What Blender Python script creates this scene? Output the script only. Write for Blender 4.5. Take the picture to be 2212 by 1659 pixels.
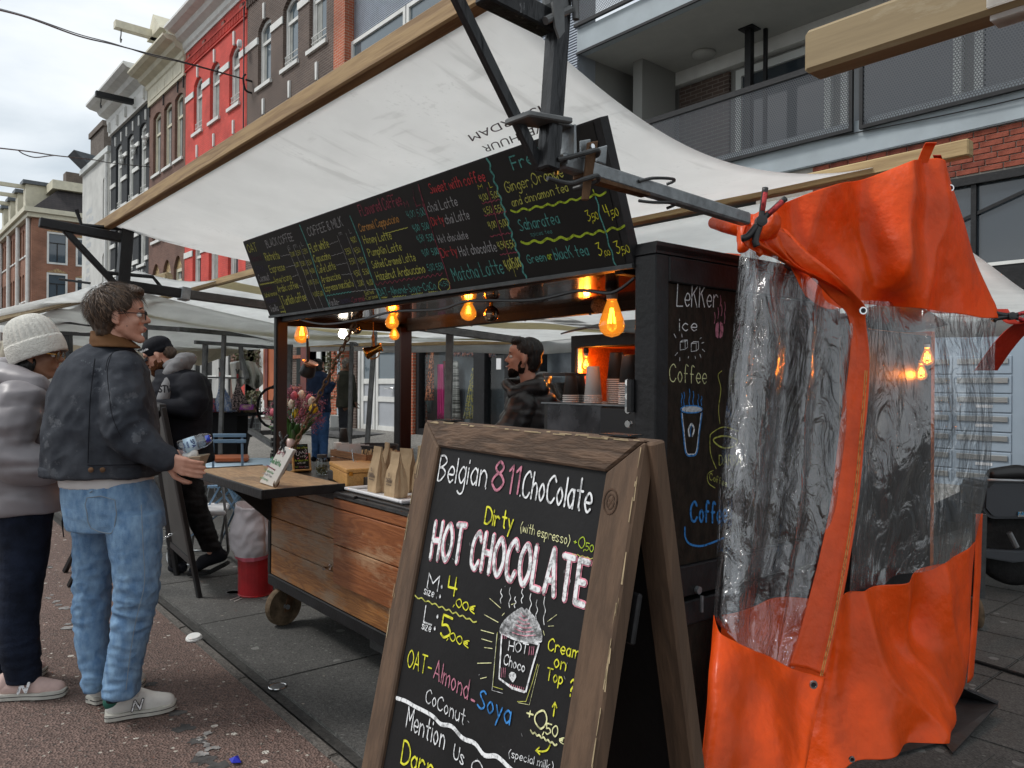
import bpy, bmesh, math, random
from mathutils import Vector, Matrix, noise
random.seed(7)
R=math.radians
S=bpy.context.scene
for o in list(bpy.data.objects): bpy.data.objects.remove(o)
# ---------------------------------------------------------------- camera
F=1661.0; CXP=1106.0; CYP=829.5; EYE=1.45
yaw=R(40.65); pit=R(.086); rol=R(.4)
fw=Vector((-math.cos(yaw),math.sin(yaw),0)); Rh=Vector((math.sin(yaw),math.cos(yaw),0)); UP=Vector((0,0,1))
fw=fw*math.cos(pit)+UP*math.sin(pit); U2=Rh.cross(fw)
cax=Rh*math.cos(rol)+U2*math.sin(rol); cay=Rh*-math.sin(rol)+U2*math.cos(rol)
CAM=Vector((0,0,EYE))
cd=bpy.data.cameras.new('camera'); cam=bpy.data.objects.new('camera',cd); S.collection.objects.link(cam)
m=Matrix((cax,cay,-fw)).transposed().to_4x4(); m.translation=CAM; cam.matrix_world=m
cd.sensor_width=36; cd.sensor_fit='HORIZONTAL'; cd.lens=36*F/2212; cd.clip_start=.05; cd.clip_end=600
S.camera=cam
# ---------------------------------------------------------------- world, sun, exposure
W=bpy.data.worlds.new('World'); S.world=W; W.use_nodes=True
nt=W.node_tree; N=nt.nodes; L=nt.links; N.clear()
out=N.new('ShaderNodeOutputWorld'); bg=N.new('ShaderNodeBackground'); bg.inputs[1].default_value=.1
sky=N.new('ShaderNodeTexSky'); sky.sky_type='NISHITA'; sky.sun_disc=False; sky.sun_elevation=R(52); sky.sun_rotation=R(215)
tc=N.new('ShaderNodeTexCoord'); mp=N.new('ShaderNodeMapping'); mp.inputs['Scale'].default_value=(1.3,1.3,4.2); mp.inputs['Location'].default_value=(3.1,1.4,.3)
n1=N.new('ShaderNodeTexNoise'); n1.inputs['Scale'].default_value=1.5; n1.inputs['Detail'].default_value=7; n1.inputs['Roughness'].default_value=.52; n1.inputs['Distortion'].default_value=.35
cr=N.new('ShaderNodeValToRGB'); e=cr.color_ramp.elements
e[0].position=.36; e[0].color=(4.6,5.15,5.6,1); e[1].position=.62; e[1].color=(8.0,8.15,8.1,1)
x=cr.color_ramp.elements.new(.5); x.color=(6.6,7.0,7.3,1)
mx=N.new('ShaderNodeMixRGB'); mx.inputs[0].default_value=.93
L.new(tc.outputs['Generated'],mp.inputs[0]); L.new(mp.outputs[0],n1.inputs[0]); L.new(n1.outputs[0],cr.inputs[0])
L.new(sky.outputs[0],mx.inputs[1]); L.new(cr.outputs[0],mx.inputs[2]); L.new(mx.outputs[0],bg.inputs[0]); L.new(bg.outputs[0],out.inputs[0])
sd=bpy.data.lights.new('sun','SUN'); sd.energy=1.5; sd.angle=R(14); sd.color=(1,.97,.93)
so=bpy.data.objects.new('sun',sd); S.collection.objects.link(so)
az=R(215); el=R(52)
sv=Vector((math.sin(az)*math.cos(el),math.cos(az)*math.cos(el),math.sin(el)))
so.rotation_euler=sv.to_track_quat('Z','Y').to_euler()
S.view_settings.view_transform='Standard'; S.view_settings.look='None'; S.view_settings.gamma=1; S.view_settings.use_curve_mapping=False
S.view_settings.exposure=0.50
try:
    S.cycles.max_bounces=8; S.cycles.transparent_max_bounces=16; S.cycles.caustics_refractive=False; S.cycles.caustics_reflective=False
except Exception: pass
# ---------------------------------------------------------------- photo rays -> world points at a known depth / plane
def ray(x,y): return fw+cax*((x-CXP)/F)-cay*((y-CYP)/F)
def PD(x,y,d): return CAM+ray(x,y)*d
def PZ(x,y,z):
    r=ray(x,y); return CAM+r*((z-EYE)/r.z)
def PY(x,y,v):
    r=ray(x,y); return CAM+r*(v/r.y)
def PX(x,y,v):
    r=ray(x,y); return CAM+r*(v/r.x)
def PP(x,y,o,n):
    r=ray(x,y); return CAM+r*((o-CAM).dot(n)/r.dot(n))
def depth(p): return (p-CAM).dot(fw)
# ---------------------------------------------------------------- scene helpers
def link(o): S.collection.objects.link(o); return o
def T(name,label,cat,loc=(0,0,0),group=None):
    o=link(bpy.data.objects.new(name,None)); o.location=Vector(loc); o.empty_display_size=.1
    o['label']=label; o['category']=cat
    if group: o['group']=group
    o['_l']=list(loc); return o
class MB:
    def __init__(s): s.v=[]; s.f=[]
    def add(s,vs,fs):
        b=len(s.v); s.v+=[Vector(v) for v in vs]; s.f+=[tuple(b+i for i in f) for f in fs]; return s
    def box(s,c,d,M=None):
        c=Vector(c); x,y,z=[k/2 for k in d]
        vs=[Vector((a*x,b*y,e*z)) for a in(-1,1) for b in(-1,1) for e in(-1,1)]
        if M is not None: vs=[M@v for v in vs]
        return s.add([v+c for v in vs],[(0,1,3,2),(4,6,7,5),(0,4,5,1),(2,3,7,6),(0,2,6,4),(1,5,7,3)])
    def bb(s,a,b): 
        a=Vector(a);b=Vector(b); return s.box((a+b)/2,[abs(b[i]-a[i]) for i in range(3)])
    def beam(s,p,q,w,h,up=UP):
        p=Vector(p);q=Vector(q); d=(q-p); l=d.length; d.normalize()
        y=up.cross(d)
        if y.length<1e-4: y=Vector((1,0,0)).cross(d)
        y.normalize(); z=d.cross(y)
        M=Matrix((d,y,z)).transposed(); return s.box((p+q)/2,(l,w,h),M)
    def tube(s,pts,r,n=8,cap=True):
        pts=[Vector(p) for p in pts]; k=len(pts); rs=r if isinstance(r,(list,tuple)) else [r]*k
        b=len(s.v); prev=None
        for i,p in enumerate(pts):
            d=(pts[min(i+1,k-1)]-pts[max(i-1,0)])
            if d.length<1e-9: d=Vector((0,0,1))
            d.normalize()
            a=prev if prev is not None else (Vector((0,0,1)) if abs(d.z)<.9 else Vector((1,0,0)))
            a=(a-d*a.dot(d)); 
            if a.length<1e-6: a=d.orthogonal()
            a.normalize(); prev=a; c=d.cross(a)
            for j in range(n):
                t=2*math.pi*j/n; s.v.append(p+(a*math.cos(t)+c*math.sin(t))*rs[i])
        for i in range(k-1):
            for j in range(n):
                j2=(j+1)%n; s.f.append((b+i*n+j,b+i*n+j2,b+(i+1)*n+j2,b+(i+1)*n+j))
        if cap: s.f.append(tuple(b+n-1-j for j in range(n))); s.f.append(tuple(b+(k-1)*n+j for j in range(n)))
        return s
    def lathe(s,prof,o,ax=UP,n=20,ref=None):
        o=Vector(o); ax=Vector(ax).normalized(); a=ax.orthogonal().normalized() if ref is None else ref; c=ax.cross(a); b=len(s.v); k=len(prof)
        for r,h in prof:
            for j in range(n):
                t=2*math.pi*j/n; s.v.append(o+ax*h+(a*math.cos(t)+c*math.sin(t))*max(r,1e-5))
        for i in range(k-1):
            for j in range(n):
                j2=(j+1)%n; s.f.append((b+i*n+j,b+i*n+j2,b+(i+1)*n+j2,b+(i+1)*n+j))
        if prof[0][0]>1e-4: s.f.append(tuple(b+n-1-j for j in range(n)))
        if prof[-1][0]>1e-4: s.f.append(tuple(b+(k-1)*n+j for j in range(n)))
        return s
    def quad(s,a,b,c,d): return s.add([a,b,c,d],[(0,1,2,3)])
    def prism(s,poly,d):
        n=len(poly); d=Vector(d); p=[Vector(v) for v in poly]
        return s.add(p+[v+d for v in p],[tuple(range(n))[::-1],tuple(range(n,2*n))]+[(i,(i+1)%n,n+(i+1)%n,n+i) for i in range(n)])
    def grid(s,fn,nu,nv):
        b=len(s.v)
        for i in range(nu+1):
            for j in range(nv+1): s.v.append(Vector(fn(i/nu,j/nv)))
        for i in range(nu):
            for j in range(nv): k=b+i*(nv+1)+j; s.f.append((k,k+nv+1,k+nv+2,k+1))
        return s
    def build(s,name,mat,parent=None,label=None,smooth=False,bevel=0,solid=0,kind=None,subd=0,auto=False):
        me=bpy.data.meshes.new(name)
        off=Vector((0,0,0)); r=parent
        while r is not None and r.parent is not None: r=r.parent
        if r is not None: off=Vector(r.location)
        me.from_pydata([v-off for v in s.v],[],s.f); me.materials.append(M[mat] if isinstance(mat,str) else mat)
        o=link(bpy.data.objects.new(name,me)); 
        if parent is not None: o.parent=parent
        if bevel or auto:
            bm=bmesh.new(); bm.from_mesh(me); bmesh.ops.recalc_face_normals(bm,faces=bm.faces)
            if bevel:
                ed=[e for e in bm.edges if len(e.link_faces)==2 and e.calc_face_angle(0)>.5]
                bmesh.ops.bevel(bm,geom=ed,offset=bevel,segments=1 if bevel<.006 else 2,affect='EDGES',clamp_overlap=True)
            bm.to_mesh(me); bm.free()
        if smooth: me.polygons.foreach_set('use_smooth',[True]*len(me.polygons))
        if solid: md=o.modifiers.new('solid','SOLIDIFY'); md.thickness=solid; md.offset=0
        if subd: md=o.modifiers.new('sub','SUBSURF'); md.levels=subd; md.render_levels=subd
        if label: o['label']=label
        if kind: o['kind']=kind
        return o
def top(o,label,cat,group=None):
    o['label']=label; o['category']=cat
    if group: o['group']=group
    return o
def copy_tree(o,delta,label=None,rot=None):
    c=o.copy(); link(c); c.location=Vector(o.location)+Vector(delta)
    if rot is not None: c.rotation_euler=rot
    if label: c['label']=label
    def rec(src,dst):
        for ch in list(src.children):
            d=ch.copy(); link(d); d.parent=dst; rec(ch,d)
    rec(o,c); return c
# ---------------------------------------------------------------- materials
M={}
def mat(name,col,rough=.7,metal=0,nscale=0,namt=.15,col2=None,bump=0,bscale=None,spec=.5,stretch=(1,1,1),emit=None,estr=0,trans=0,detail=4,coat=0,sheen=0,contrast=(.35,.65),wear=None,rvar=0):
    m=bpy.data.materials.new(name); m.use_nodes=True; nt=m.node_tree; N=nt.nodes; L=nt.links
    b=N['Principled BSDF']; b.inputs['Base Color'].default_value=(*col,1); b.inputs['Roughness'].default_value=rough; b.inputs['Metallic'].default_value=metal
    b.inputs['Specular IOR Level'].default_value=spec if rough<.7 or spec!=.5 else .18
    if coat: b.inputs['Coat Weight'].default_value=coat
    if sheen: b.inputs['Sheen Weight'].default_value=sheen
    if trans: b.inputs['Transmission Weight'].default_value=trans
    if emit: b.inputs['Emission Color'].default_value=(*emit,1); b.inputs['Emission Strength'].default_value=estr
    if nscale or bump:
        tc=N.new('ShaderNodeTexCoord'); mp=N.new('ShaderNodeMapping'); mp.inputs['Scale'].default_value=stretch; L.new(tc.outputs['Object'],mp.inputs[0])
        n=N.new('ShaderNodeTexNoise'); n.inputs['Scale'].default_value=nscale or 10; n.inputs['Detail'].default_value=detail; n.inputs['Roughness'].default_value=.6; L.new(mp.outputs[0],n.inputs[0])
        if nscale:
            c2=col2 or tuple(c*(1-namt*2) for c in col); cr=N.new('ShaderNodeValToRGB'); e=cr.color_ramp.elements
            e[0].position=contrast[0]; e[0].color=(*c2,1); e[1].position=contrast[1]; e[1].color=(*col,1); L.new(n.outputs[0],cr.inputs[0])
            last=cr.outputs[0]
            if wear:
                n3=N.new('ShaderNodeTexNoise'); n3.inputs['Scale'].default_value=wear[1]; n3.inputs['Detail'].default_value=8; n3.inputs['Roughness'].default_value=.7; L.new(mp.outputs[0],n3.inputs[0])
                c3=N.new('ShaderNodeValToRGB'); q=c3.color_ramp.elements; q[0].position=wear[2]; q[0].color=(0,0,0,1); q[1].position=wear[2]+.04; q[1].color=(1,1,1,1); L.new(n3.outputs[0],c3.inputs[0])
                mxx=N.new('ShaderNodeMixRGB'); L.new(c3.outputs[0],mxx.inputs[0]); L.new(last,mxx.inputs[1]); mxx.inputs[2].default_value=(*wear[0],1); last=mxx.outputs[0]
            L.new(last,b.inputs['Base Color'])
            if rvar:
                mr=N.new('ShaderNodeMapRange'); L.new(n.outputs[0],mr.inputs[0]); mr.inputs[3].default_value=max(.02,rough-rvar); mr.inputs[4].default_value=min(1,rough+rvar); L.new(mr.outputs[0],b.inputs['Roughness'])
        if bump:
            n2=N.new('ShaderNodeTexNoise'); n2.inputs['Scale'].default_value=bscale or nscale*2; n2.inputs['Detail'].default_value=5; L.new(mp.outputs[0],n2.inputs[0])
            bp=N.new('ShaderNodeBump'); bp.inputs['Strength'].default_value=bump; bp.inputs['Distance'].default_value=.02; L.new(n2.outputs[0],bp.inputs['Height']); L.new(bp.outputs[0],b.inputs['Normal'])
    M[name]=m; return m
def brickmat(name,c1,c2,mortar,bw=.22,bh=.065,ms=.008,rough=.85,var=.0,axis='XZ',bump=.5):
    m=bpy.data.materials.new(name); m.use_nodes=True; nt=m.node_tree; N=nt.nodes; L=nt.links; b=N['Principled BSDF']; b.inputs['Roughness'].default_value=rough
    g=N.new('ShaderNodeNewGeometry'); sp=N.new('ShaderNodeSeparateXYZ'); cb=N.new('ShaderNodeCombineXYZ'); L.new(g.outputs['Position'],sp.inputs[0])
    ad=N.new('ShaderNodeMath'); ad.operation='ADD'; L.new(sp.outputs['X'],ad.inputs[0]); L.new(sp.outputs['Y'],ad.inputs[1])
    L.new(ad.outputs[0],cb.inputs['X']); L.new(sp.outputs['Z'],cb.inputs['Y'])
    br=N.new('ShaderNodeTexBrick'); br.inputs['Scale'].default_value=1; br.inputs['Brick Width'].default_value=bw; br.inputs['Row Height'].default_value=bh; br.inputs['Mortar Size'].default_value=ms
    br.inputs['Color1'].default_value=(*c1,1); br.inputs['Color2'].default_value=(*c2,1); br.inputs['Mortar'].default_value=(*mortar,1); L.new(cb.outputs[0],br.inputs[0])
    n=N.new('ShaderNodeTexNoise'); n.inputs['Scale'].default_value=1.3; n.inputs['Detail'].default_value=8; L.new(g.outputs['Position'],n.inputs[0])
    mr=N.new('ShaderNodeMapRange'); mr.inputs[1].default_value=.3; mr.inputs[2].default_value=.7; mr.inputs[3].default_value=.72; mr.inputs[4].default_value=1.15; L.new(n.outputs[0],mr.inputs[0])
    mu=N.new('ShaderNodeMixRGB'); mu.blend_type='MULTIPLY'; mu.inputs[0].default_value=1; L.new(br.outputs[0],mu.inputs[1]); L.new(mr.outputs[0],mu.inputs[2]); L.new(mu.outputs[0],b.inputs['Base Color'])
    bp=N.new('ShaderNodeBump'); bp.inputs['Strength'].default_value=bump; bp.inputs['Distance'].default_value=.01; bp.invert=True; L.new(br.outputs['Fac'],bp.inputs['Height']); L.new(bp.outputs[0],b.inputs['Normal'])
    M[name]=m; return m
def cloth(name,col,trans=.45,nscale=2,dirt=.12,scr=0,stretch=(1,1,1),glossy=0,bump=.25):
    m=bpy.data.materials.new(name); m.use_nodes=True; nt=m.node_tree; N=nt.nodes; L=nt.links; b=N['Principled BSDF']; o=N['Material Output']
    tc=N.new('ShaderNodeTexCoord'); mp=N.new('ShaderNodeMapping'); mp.inputs['Scale'].default_value=stretch; L.new(tc.outputs['Object'],mp.inputs[0])
    n=N.new('ShaderNodeTexNoise'); n.inputs['Scale'].default_value=nscale; n.inputs['Detail'].default_value=9; n.inputs['Roughness'].default_value=.62; L.new(mp.outputs[0],n.inputs[0])
    cr=N.new('ShaderNodeValToRGB'); e=cr.color_ramp.elements; e[0].position=.3; e[0].color=(*[c*(1-dirt) for c in col],1); e[1].position=.62; e[1].color=(*col,1); L.new(n.outputs[0],cr.inputs[0]); last=cr.outputs[0]
    if scr:
        for k,(sc,st) in enumerate((((9,1.2,3),.985),((2,11,4),.985),((26,26,26),.80))):
            m2=N.new('ShaderNodeMapping'); m2.inputs['Scale'].default_value=sc; m2.inputs['Rotation'].default_value=(0,0,.6+k); L.new(tc.outputs['Object'],m2.inputs[0])
            n2=N.new('ShaderNodeTexNoise'); n2.inputs['Scale'].default_value=2.2; n2.inputs['Detail'].default_value=6; L.new(m2.outputs[0],n2.inputs[0])
            n4=N.new('ShaderNodeTexNoise'); n4.inputs['Scale'].default_value=1.1+k; n4.inputs['Detail'].default_value=3; L.new(tc.outputs['Object'],n4.inputs[0])
            ml=N.new('ShaderNodeMath'); ml.operation='MULTIPLY'; L.new(n2.outputs[0],ml.inputs[0]); L.new(n4.outputs[0],ml.inputs[1])
            r2=N.new('ShaderNodeValToRGB'); q=r2.color_ramp.elements; q[0].position=.36; q[0].color=(0,0,0,1); q[1].position=.42; q[1].color=(scr,scr,scr,1); L.new(ml.outputs[0],r2.inputs[0])
            mm=N.new('ShaderNodeMixRGB'); L.new(r2.outputs[0],mm.inputs[0]); L.new(last,mm.inputs[1]); mm.inputs[2].default_value=(.22,.22,.20,1); last=mm.outputs[0]
    L.new(last,b.inputs['Base Color']); b.inputs['Specular IOR Level'].default_value=.15 if not glossy else .3; b.inputs['Roughness'].default_value=.5 if glossy else .8
    if glossy: b.inputs['Coat Weight'].default_value=glossy; b.inputs['Coat Roughness'].default_value=.22
    tr=N.new('ShaderNodeBsdfTranslucent'); L.new(last,tr.inputs[0]); ms=N.new('ShaderNodeMixShader'); ms.inputs[0].default_value=trans
    L.new(b.outputs[0],ms.inputs[1]); L.new(tr.outputs[0],ms.inputs[2]); L.new(ms.outputs[0],o.inputs[0])
    n3=N.new('ShaderNodeTexNoise'); n3.inputs['Scale'].default_value=14; n3.inputs['Detail'].default_value=4; L.new(mp.outputs[0],n3.inputs[0])
    bp=N.new('ShaderNodeBump'); bp.inputs['Strength'].default_value=bump; bp.inputs['Distance'].default_value=.015; L.new(n3.outputs[0],bp.inputs['Height']); L.new(bp.outputs[0],b.inputs['Normal'])
    M[name]=m; return m
def glassmat(name,tint=(.9,.95,.95),alpha=.75,rough=.03,refl=.5,grime=0):
    m=bpy.data.materials.new(name); m.use_nodes=True; nt=m.node_tree; N=nt.nodes; L=nt.links; o=N['Material Output']; N.remove(N['Principled BSDF'])
    t=N.new('ShaderNodeBsdfTransparent'); t.inputs[0].default_value=(*tint,1); g=N.new('ShaderNodeBsdfGlossy'); g.inputs['Roughness'].default_value=rough; g.inputs[0].default_value=(1,1,1,1)
    lw=N.new('ShaderNodeLayerWeight'); fr=N.new('ShaderNodeMath'); fr.operation='POWER'; fr.inputs[1].default_value=4; L.new(lw.outputs['Facing'],fr.inputs[0]); mr=N.new('ShaderNodeMapRange'); mr.inputs[3].default_value=refl*.045; mr.inputs[4].default_value=.9; L.new(fr.outputs[0],mr.inputs[0])
    ms=N.new('ShaderNodeMixShader'); L.new(mr.outputs[0],ms.inputs[0]); L.new(t.outputs[0],ms.inputs[1]); L.new(g.outputs[0],ms.inputs[2]); L.new(ms.outputs[0],o.inputs[0])
    M[name]=m; return m
def woodmat(name,c1,c2,axis='X',scale=6,rough=.6,bump=.25,dist=.5,ring=18,wearamt=0,wearcol=(.6,.55,.45)):
    m=bpy.data.materials.new(name); m.use_nodes=True; nt=m.node_tree; N=nt.nodes; L=nt.links; b=N['Principled BSDF']; b.inputs['Roughness'].default_value=rough
    tc=N.new('ShaderNodeTexCoord'); mp=N.new('ShaderNodeMapping'); s=[scale,scale,scale]; s['XYZ'.index(axis)]=scale*.07; mp.inputs['Scale'].default_value=s; L.new(tc.outputs['Object'],mp.inputs[0])
    n=N.new('ShaderNodeTexNoise'); n.inputs['Scale'].default_value=3; n.inputs['Detail'].default_value=6; n.inputs['Distortion'].default_value=dist; L.new(mp.outputs[0],n.inputs[0])
    ml=N.new('ShaderNodeMath'); ml.operation='MULTIPLY'; ml.inputs[1].default_value=ring; L.new(n.outputs[0],ml.inputs[0]); fr=N.new('ShaderNodeMath'); fr.operation='PINGPONG'; fr.inputs[1].default_value=1; L.new(ml.outputs[0],fr.inputs[0])
    n2=N.new('ShaderNodeTexNoise'); n2.inputs['Scale'].default_value=22; n2.inputs['Detail'].default_value=5; L.new(mp.outputs[0],n2.inputs[0])
    av=N.new('ShaderNodeMixRGB'); av.inputs[0].default_value=.45; L.new(fr.outputs[0],av.inputs[1]); L.new(n2.outputs[0],av.inputs[2])
    cr=N.new('ShaderNodeValToRGB'); e=cr.color_ramp.elements; e[0].position=.2; e[0].color=(*c2,1); e[1].position=.75; e[1].color=(*c1,1); L.new(av.outputs[0],cr.inputs[0]); last=cr.outputs[0]
    if wearamt:
        n3=N.new('ShaderNodeTexNoise'); n3.inputs['Scale'].default_value=1.6; n3.inputs['Detail'].default_value=9; n3.inputs['Roughness'].default_value=.72
        m3=N.new('ShaderNodeMapping'); q=[4,4,4]; q['XYZ'.index(axis)]=1.2; m3.inputs['Scale'].default_value=q; L.new(tc.outputs['Object'],m3.inputs[0]); L.new(m3.outputs[0],n3.inputs[0])
        c3=N.new('ShaderNodeValToRGB'); w=c3.color_ramp.elements; w[0].position=.55-wearamt*.2; w[0].color=(0,0,0,1); w[1].position=.68-wearamt*.2; w[1].color=(.85,.85,.85,1); L.new(n3.outputs[0],c3.inputs[0])
        mm=N.new('ShaderNodeMixRGB'); L.new(c3.outputs[0],mm.inputs[0]); L.new(last,mm.inputs[1]); mm.inputs[2].default_value=(*wearcol,1); last=mm.outputs[0]
    L.new(last,b.inputs['Base Color'])
    bp=N.new('ShaderNodeBump'); bp.inputs['Strength'].default_value=bump; bp.inputs['Distance'].default_value=.006; L.new(av.outputs[0],bp.inputs['Height']); L.new(bp.outputs[0],b.inputs['Normal'])
    M[name]=m; return m
mat('black_steel',(.014,.014,.0155),.5,.0,nscale=14,namt=.3,bump=.12,bscale=50,wear=((.07,.065,.06),22,.68),rvar=.12,spec=.35)
mat('scratched_steel',(.02,.021,.023),.34,.25,nscale=8,namt=.2,bump=.35,bscale=30,stretch=(1,1,.35),wear=((.28,.28,.29),16,.64),rvar=.15)
mat('galvanised',(.30,.32,.33),.42,.55,nscale=22,namt=.2,bump=.12,bscale=60,rvar=.12)
mat('grey_steel',(.17,.175,.175),.5,.35,nscale=12,namt=.2,bump=.1,bscale=30)
mat('dark_steel',(.07,.072,.072),.5,.3,nscale=12,namt=.25,bump=.15,bscale=30)
mat('rust',(.16,.09,.05),.75,.3,nscale=18,namt=.25,bump=.4)
mat('chrome',(.75,.75,.75),.14,1)
mat('brass',(.62,.30,.06),.18,1,nscale=9,namt=.15)
mat('gold_ball',(.50,.42,.33),.06,1)
mat('black_plastic',(.015,.015,.016),.38)
mat('black_rubber',(.018,.018,.018),.75,nscale=30,namt=.2,bump=.2)
mat('blackboard',(.0115,.011,.0115),.62,nscale=3,namt=.25,spec=.25,bump=.05,bscale=60)
mat('menu_black',(.012,.0105,.0095),.55,nscale=3,namt=.2,spec=.25)
mat('board_brown',(.028,.019,.013),.7,nscale=40,namt=.3,stretch=(1,1,.5),bump=.15,bscale=120)
mat('ceiling_gloss',(.035,.026,.022),.16,nscale=3,namt=.2,coat=.6)
mat('white_paint',(.74,.74,.71),.55,nscale=3,namt=.08)
mat('cream_paint',(.66,.62,.48),.6,nscale=3,namt=.08)
mat('pale_frame',(.60,.62,.60),.5)
mat('orange_red',(.72,.085,.012),.42,nscale=3,namt=.12)
mat('white_plastic',(.72,.72,.73),.35)
for n_,c_ in dict(ink_white=(.78,.79,.80),ink_grey=(.36,.36,.37),ink_yellow=(.72,.70,.05),ink_yel2=(.50,.50,.11),ink_teal=(.10,.33,.30),ink_red=(.50,.06,.065),ink_pink=(.52,.20,.27),ink_hot=(.80,.30,.38),ink_blue=(.05,.24,.60),ink_cream=(.75,.74,.40),ink_green=(.08,.28,.12),ink_lime=(.42,.55,.04),ink_darkpink=(.28,.06,.09),ink_orange=(.55,.28,.08),ink_violet=(.06,.05,.09),ink_black=(.03,.03,.035),ink_maroon=(.085,.03,.045),ink_navy=(.03,.06,.22),ink_purple=(.25,.04,.30)).items(): mat(n_,c_,.7,nscale=90,namt=.3,contrast=(.38,.52))
# ---------------------------------------------------------------- hand lettering (single stroke alphabet)
G={'A':"003A60 1353",'B':"000A ~0A3A583605 ~0535532000",'C':"~684A18051140 62".replace(' ',''),'D':"000A ~0A3A67633000",'E':"5A0A0050 0545",'F':"5A0A00 0545",'G':"~684A1805114063 6335",'H':"000A 606A 0565",'I':"000A",'J':"~4A423011",'K':"000A 5A05 2650",'L':"0A0050",'M':"000A346A60",'N':"000A606A",'O':"~3A07033063673A",'P':"000A ~0A3A683505",'Q':"~3A07033063673A 4260",'R':"000A ~0A3A683505 2560",'S':"~593A182644523001",'T':"0A6A 3A30",'U':"~0A04113051646A",'V':"0A306A",'W':"0A2047608A",'X':"006A 0A60",'Y':"0A356A 3530",'Z':"0A6A0060",
'a':"~4526032042 4640",'b':"0A00 ~0426432001",'c':"~4526032041",'d':"~4426032042 4A40",'e':"~03434526032041",'f':"~492A1710 0535",'g':"~4526032042 ~464b2d0c",'h':"0A00 ~04264440",'i':"0600 0908",'j':"~262c0d 2928",'k':"0A00 4602 1340",'l':"0A00",'m':"0600 ~04263430 ~34566460",'n':"0600 ~04264440",'o':"~2603204326",'p':"060d ~0426432001",'q':"~4426032042 464d",'r':"0600 ~042645",'s':"~45260523412001",'t':"2A2130 0646",'u':"~06022042 4640",'v':"062046",'w':"0610355066",'x':"0046 0640",'y':"0621 461d",'z':"06460040",
'0':"~3A07033053573A",'1':"082A20",'2':"~082A5700 0050",'3':"0A5A26 ~2645532001",'4':"0A0454 4A40",'5':"5A0A05 ~0536532001",'6':"~4A1703205324",'7':"0A5A20",'8':"~3A1836583A ~3603306336",'9':"~5826084A5610",
',':"110b",'.':"1011",'-':"0444",'+':"0545 2723",'&':"~50083A48032052",'(':"~2A06032b",')':"~0A26230b",':':"1211 1615",'?':"~083A572423 2120",'/':"004A",'€':"~5938051250 0444 0646",'!':"1A13 1110","'":"0A08"}
ASC='0123456789A'; DESC={'a':-1,'b':-2,'c':-3,'d':-4}
GL={}
for ch,st in G.items():
    ss=[]
    for w in st.split():
        sm=w[0]=='~'; w=w.lstrip('~'); ss.append((sm,[(int(w[i]),ASC.index(w[i+1]) if w[i+1] in ASC else DESC[w[i+1]]) for i in range(0,len(w)-1,2)]))
    GL[ch]=ss
def crom(p,n=5):
    r=[]; k=len(p); cl=p[0]==p[-1]
    for i in range(k-1):
        a=p[i-1] if i else (p[-2] if cl else p[0]); b=p[i]; c=p[i+1]; d=p[i+2] if i+2<k else (p[1] if cl else p[-1])
        for j in range(n):
            t=j/n; r.append(tuple(.5*((2*b[q])+(-a[q]+c[q])*t+(2*a[q]-5*b[q]+4*c[q]-d[q])*t*t+(-a[q]+3*b[q]-3*c[q]+d[q])*t**3) for q in range(len(b))))
    r.append(p[-1]); return r
class Ink:
    """flat painted strokes lying on a plane (o,n)"""
    def __init__(s,n,lift=.0012): s.mb=MB(); s.n=Vector(n).normalized(); s.k=0; s.lift=lift
    def stroke(s,pts,w,taper=False):
        pts=[Vector(p) for p in pts]
        q=[pts[0]]
        for p in pts[1:]:
            if (p-q[-1]).length>w*.12: q.append(p)
        if len(q)<2: q=[pts[0],pts[0]+s.n.orthogonal()*w*.3]
        s.k=(s.k+1)%7; off=s.n*(s.lift+s.k*.00012); k=len(q); b=len(s.mb.v)
        L_=[];R_=[]
        for i,p in enumerate(q):
            d=(q[min(i+1,k-1)]-q[max(i-1,0)]).normalized(); x=d.cross(s.n)*w*.5
            L_.append(p+x);R_.append(p-x)
        d0=(q[1]-q[0]).normalized(); d1=(q[-1]-q[-2]).normalized()
        capa=[q[0]-d0*w*.5*math.cos(t)-d0.cross(s.n)*w*.5*math.sin(t) for t in (-.9,0,.9)]
        capb=[q[-1]+d1*w*.5*math.cos(t)+d1.cross(s.n)*w*.5*math.sin(t) for t in (.9,0,-.9)]
        vs=[v+off for v in L_+R_+capa+capb]; fs=[(i,i+1,k+i+1,k+i) for i in range(k-1)]
        fs.append((0,k,2*k,2*k+1,2*k+2)); fs.append((k-1,2*k+3,2*k+4,2*k+5,2*k-1))
        s.mb.add(vs,fs)
    def text(s,t,P0,U,V,w,jit=.25,gap=2.0,slant=0):
        """P0 baseline start, U vector spanning whole string, V vector of cap height"""
        adv=[]; x=0
        for c in t:
            if c==' ': adv.append(x); x+=3.2; continue
            g=GL.get(c,GL['o']); adv.append(x); x+=max(p[0] for _,q in g for p in q)+gap
        tot=max(x-gap,1); U=U/tot; V=V/10
        for c,x0 in zip(t,adv):
            if c==' ': continue
            jx,jy=random.uniform(-jit,jit),random.uniform(-jit,jit); sc=1+random.uniform(-.05,.05)
            for sm,p in GL.get(c,GL['o']):
                p=[(a+random.uniform(-jit,jit)*.4,b+random.uniform(-jit,jit)*.4) for a,b in p] if not(p[0]==p[-1]) else p
                pp=crom(p,5) if sm else crom([p[0]]+p[1:],2) if len(p)==2 else p
                if not sm and len(p)>2:
                    for i in range(len(p)-1): s.stroke([P0+U*(x0+a+jx+slant*b)+V*(b*sc+jy) for a,b in crom([p[i],p[i+1]],2)],w)
                else: s.stroke([P0+U*(x0+a+jx+slant*b)+V*(b*sc+jy) for a,b in pp],w)
    def build(s,name,m,parent,label=None):
        if not s.mb.f: return None
        return s.mb.build(name,m,parent,label)
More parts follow.
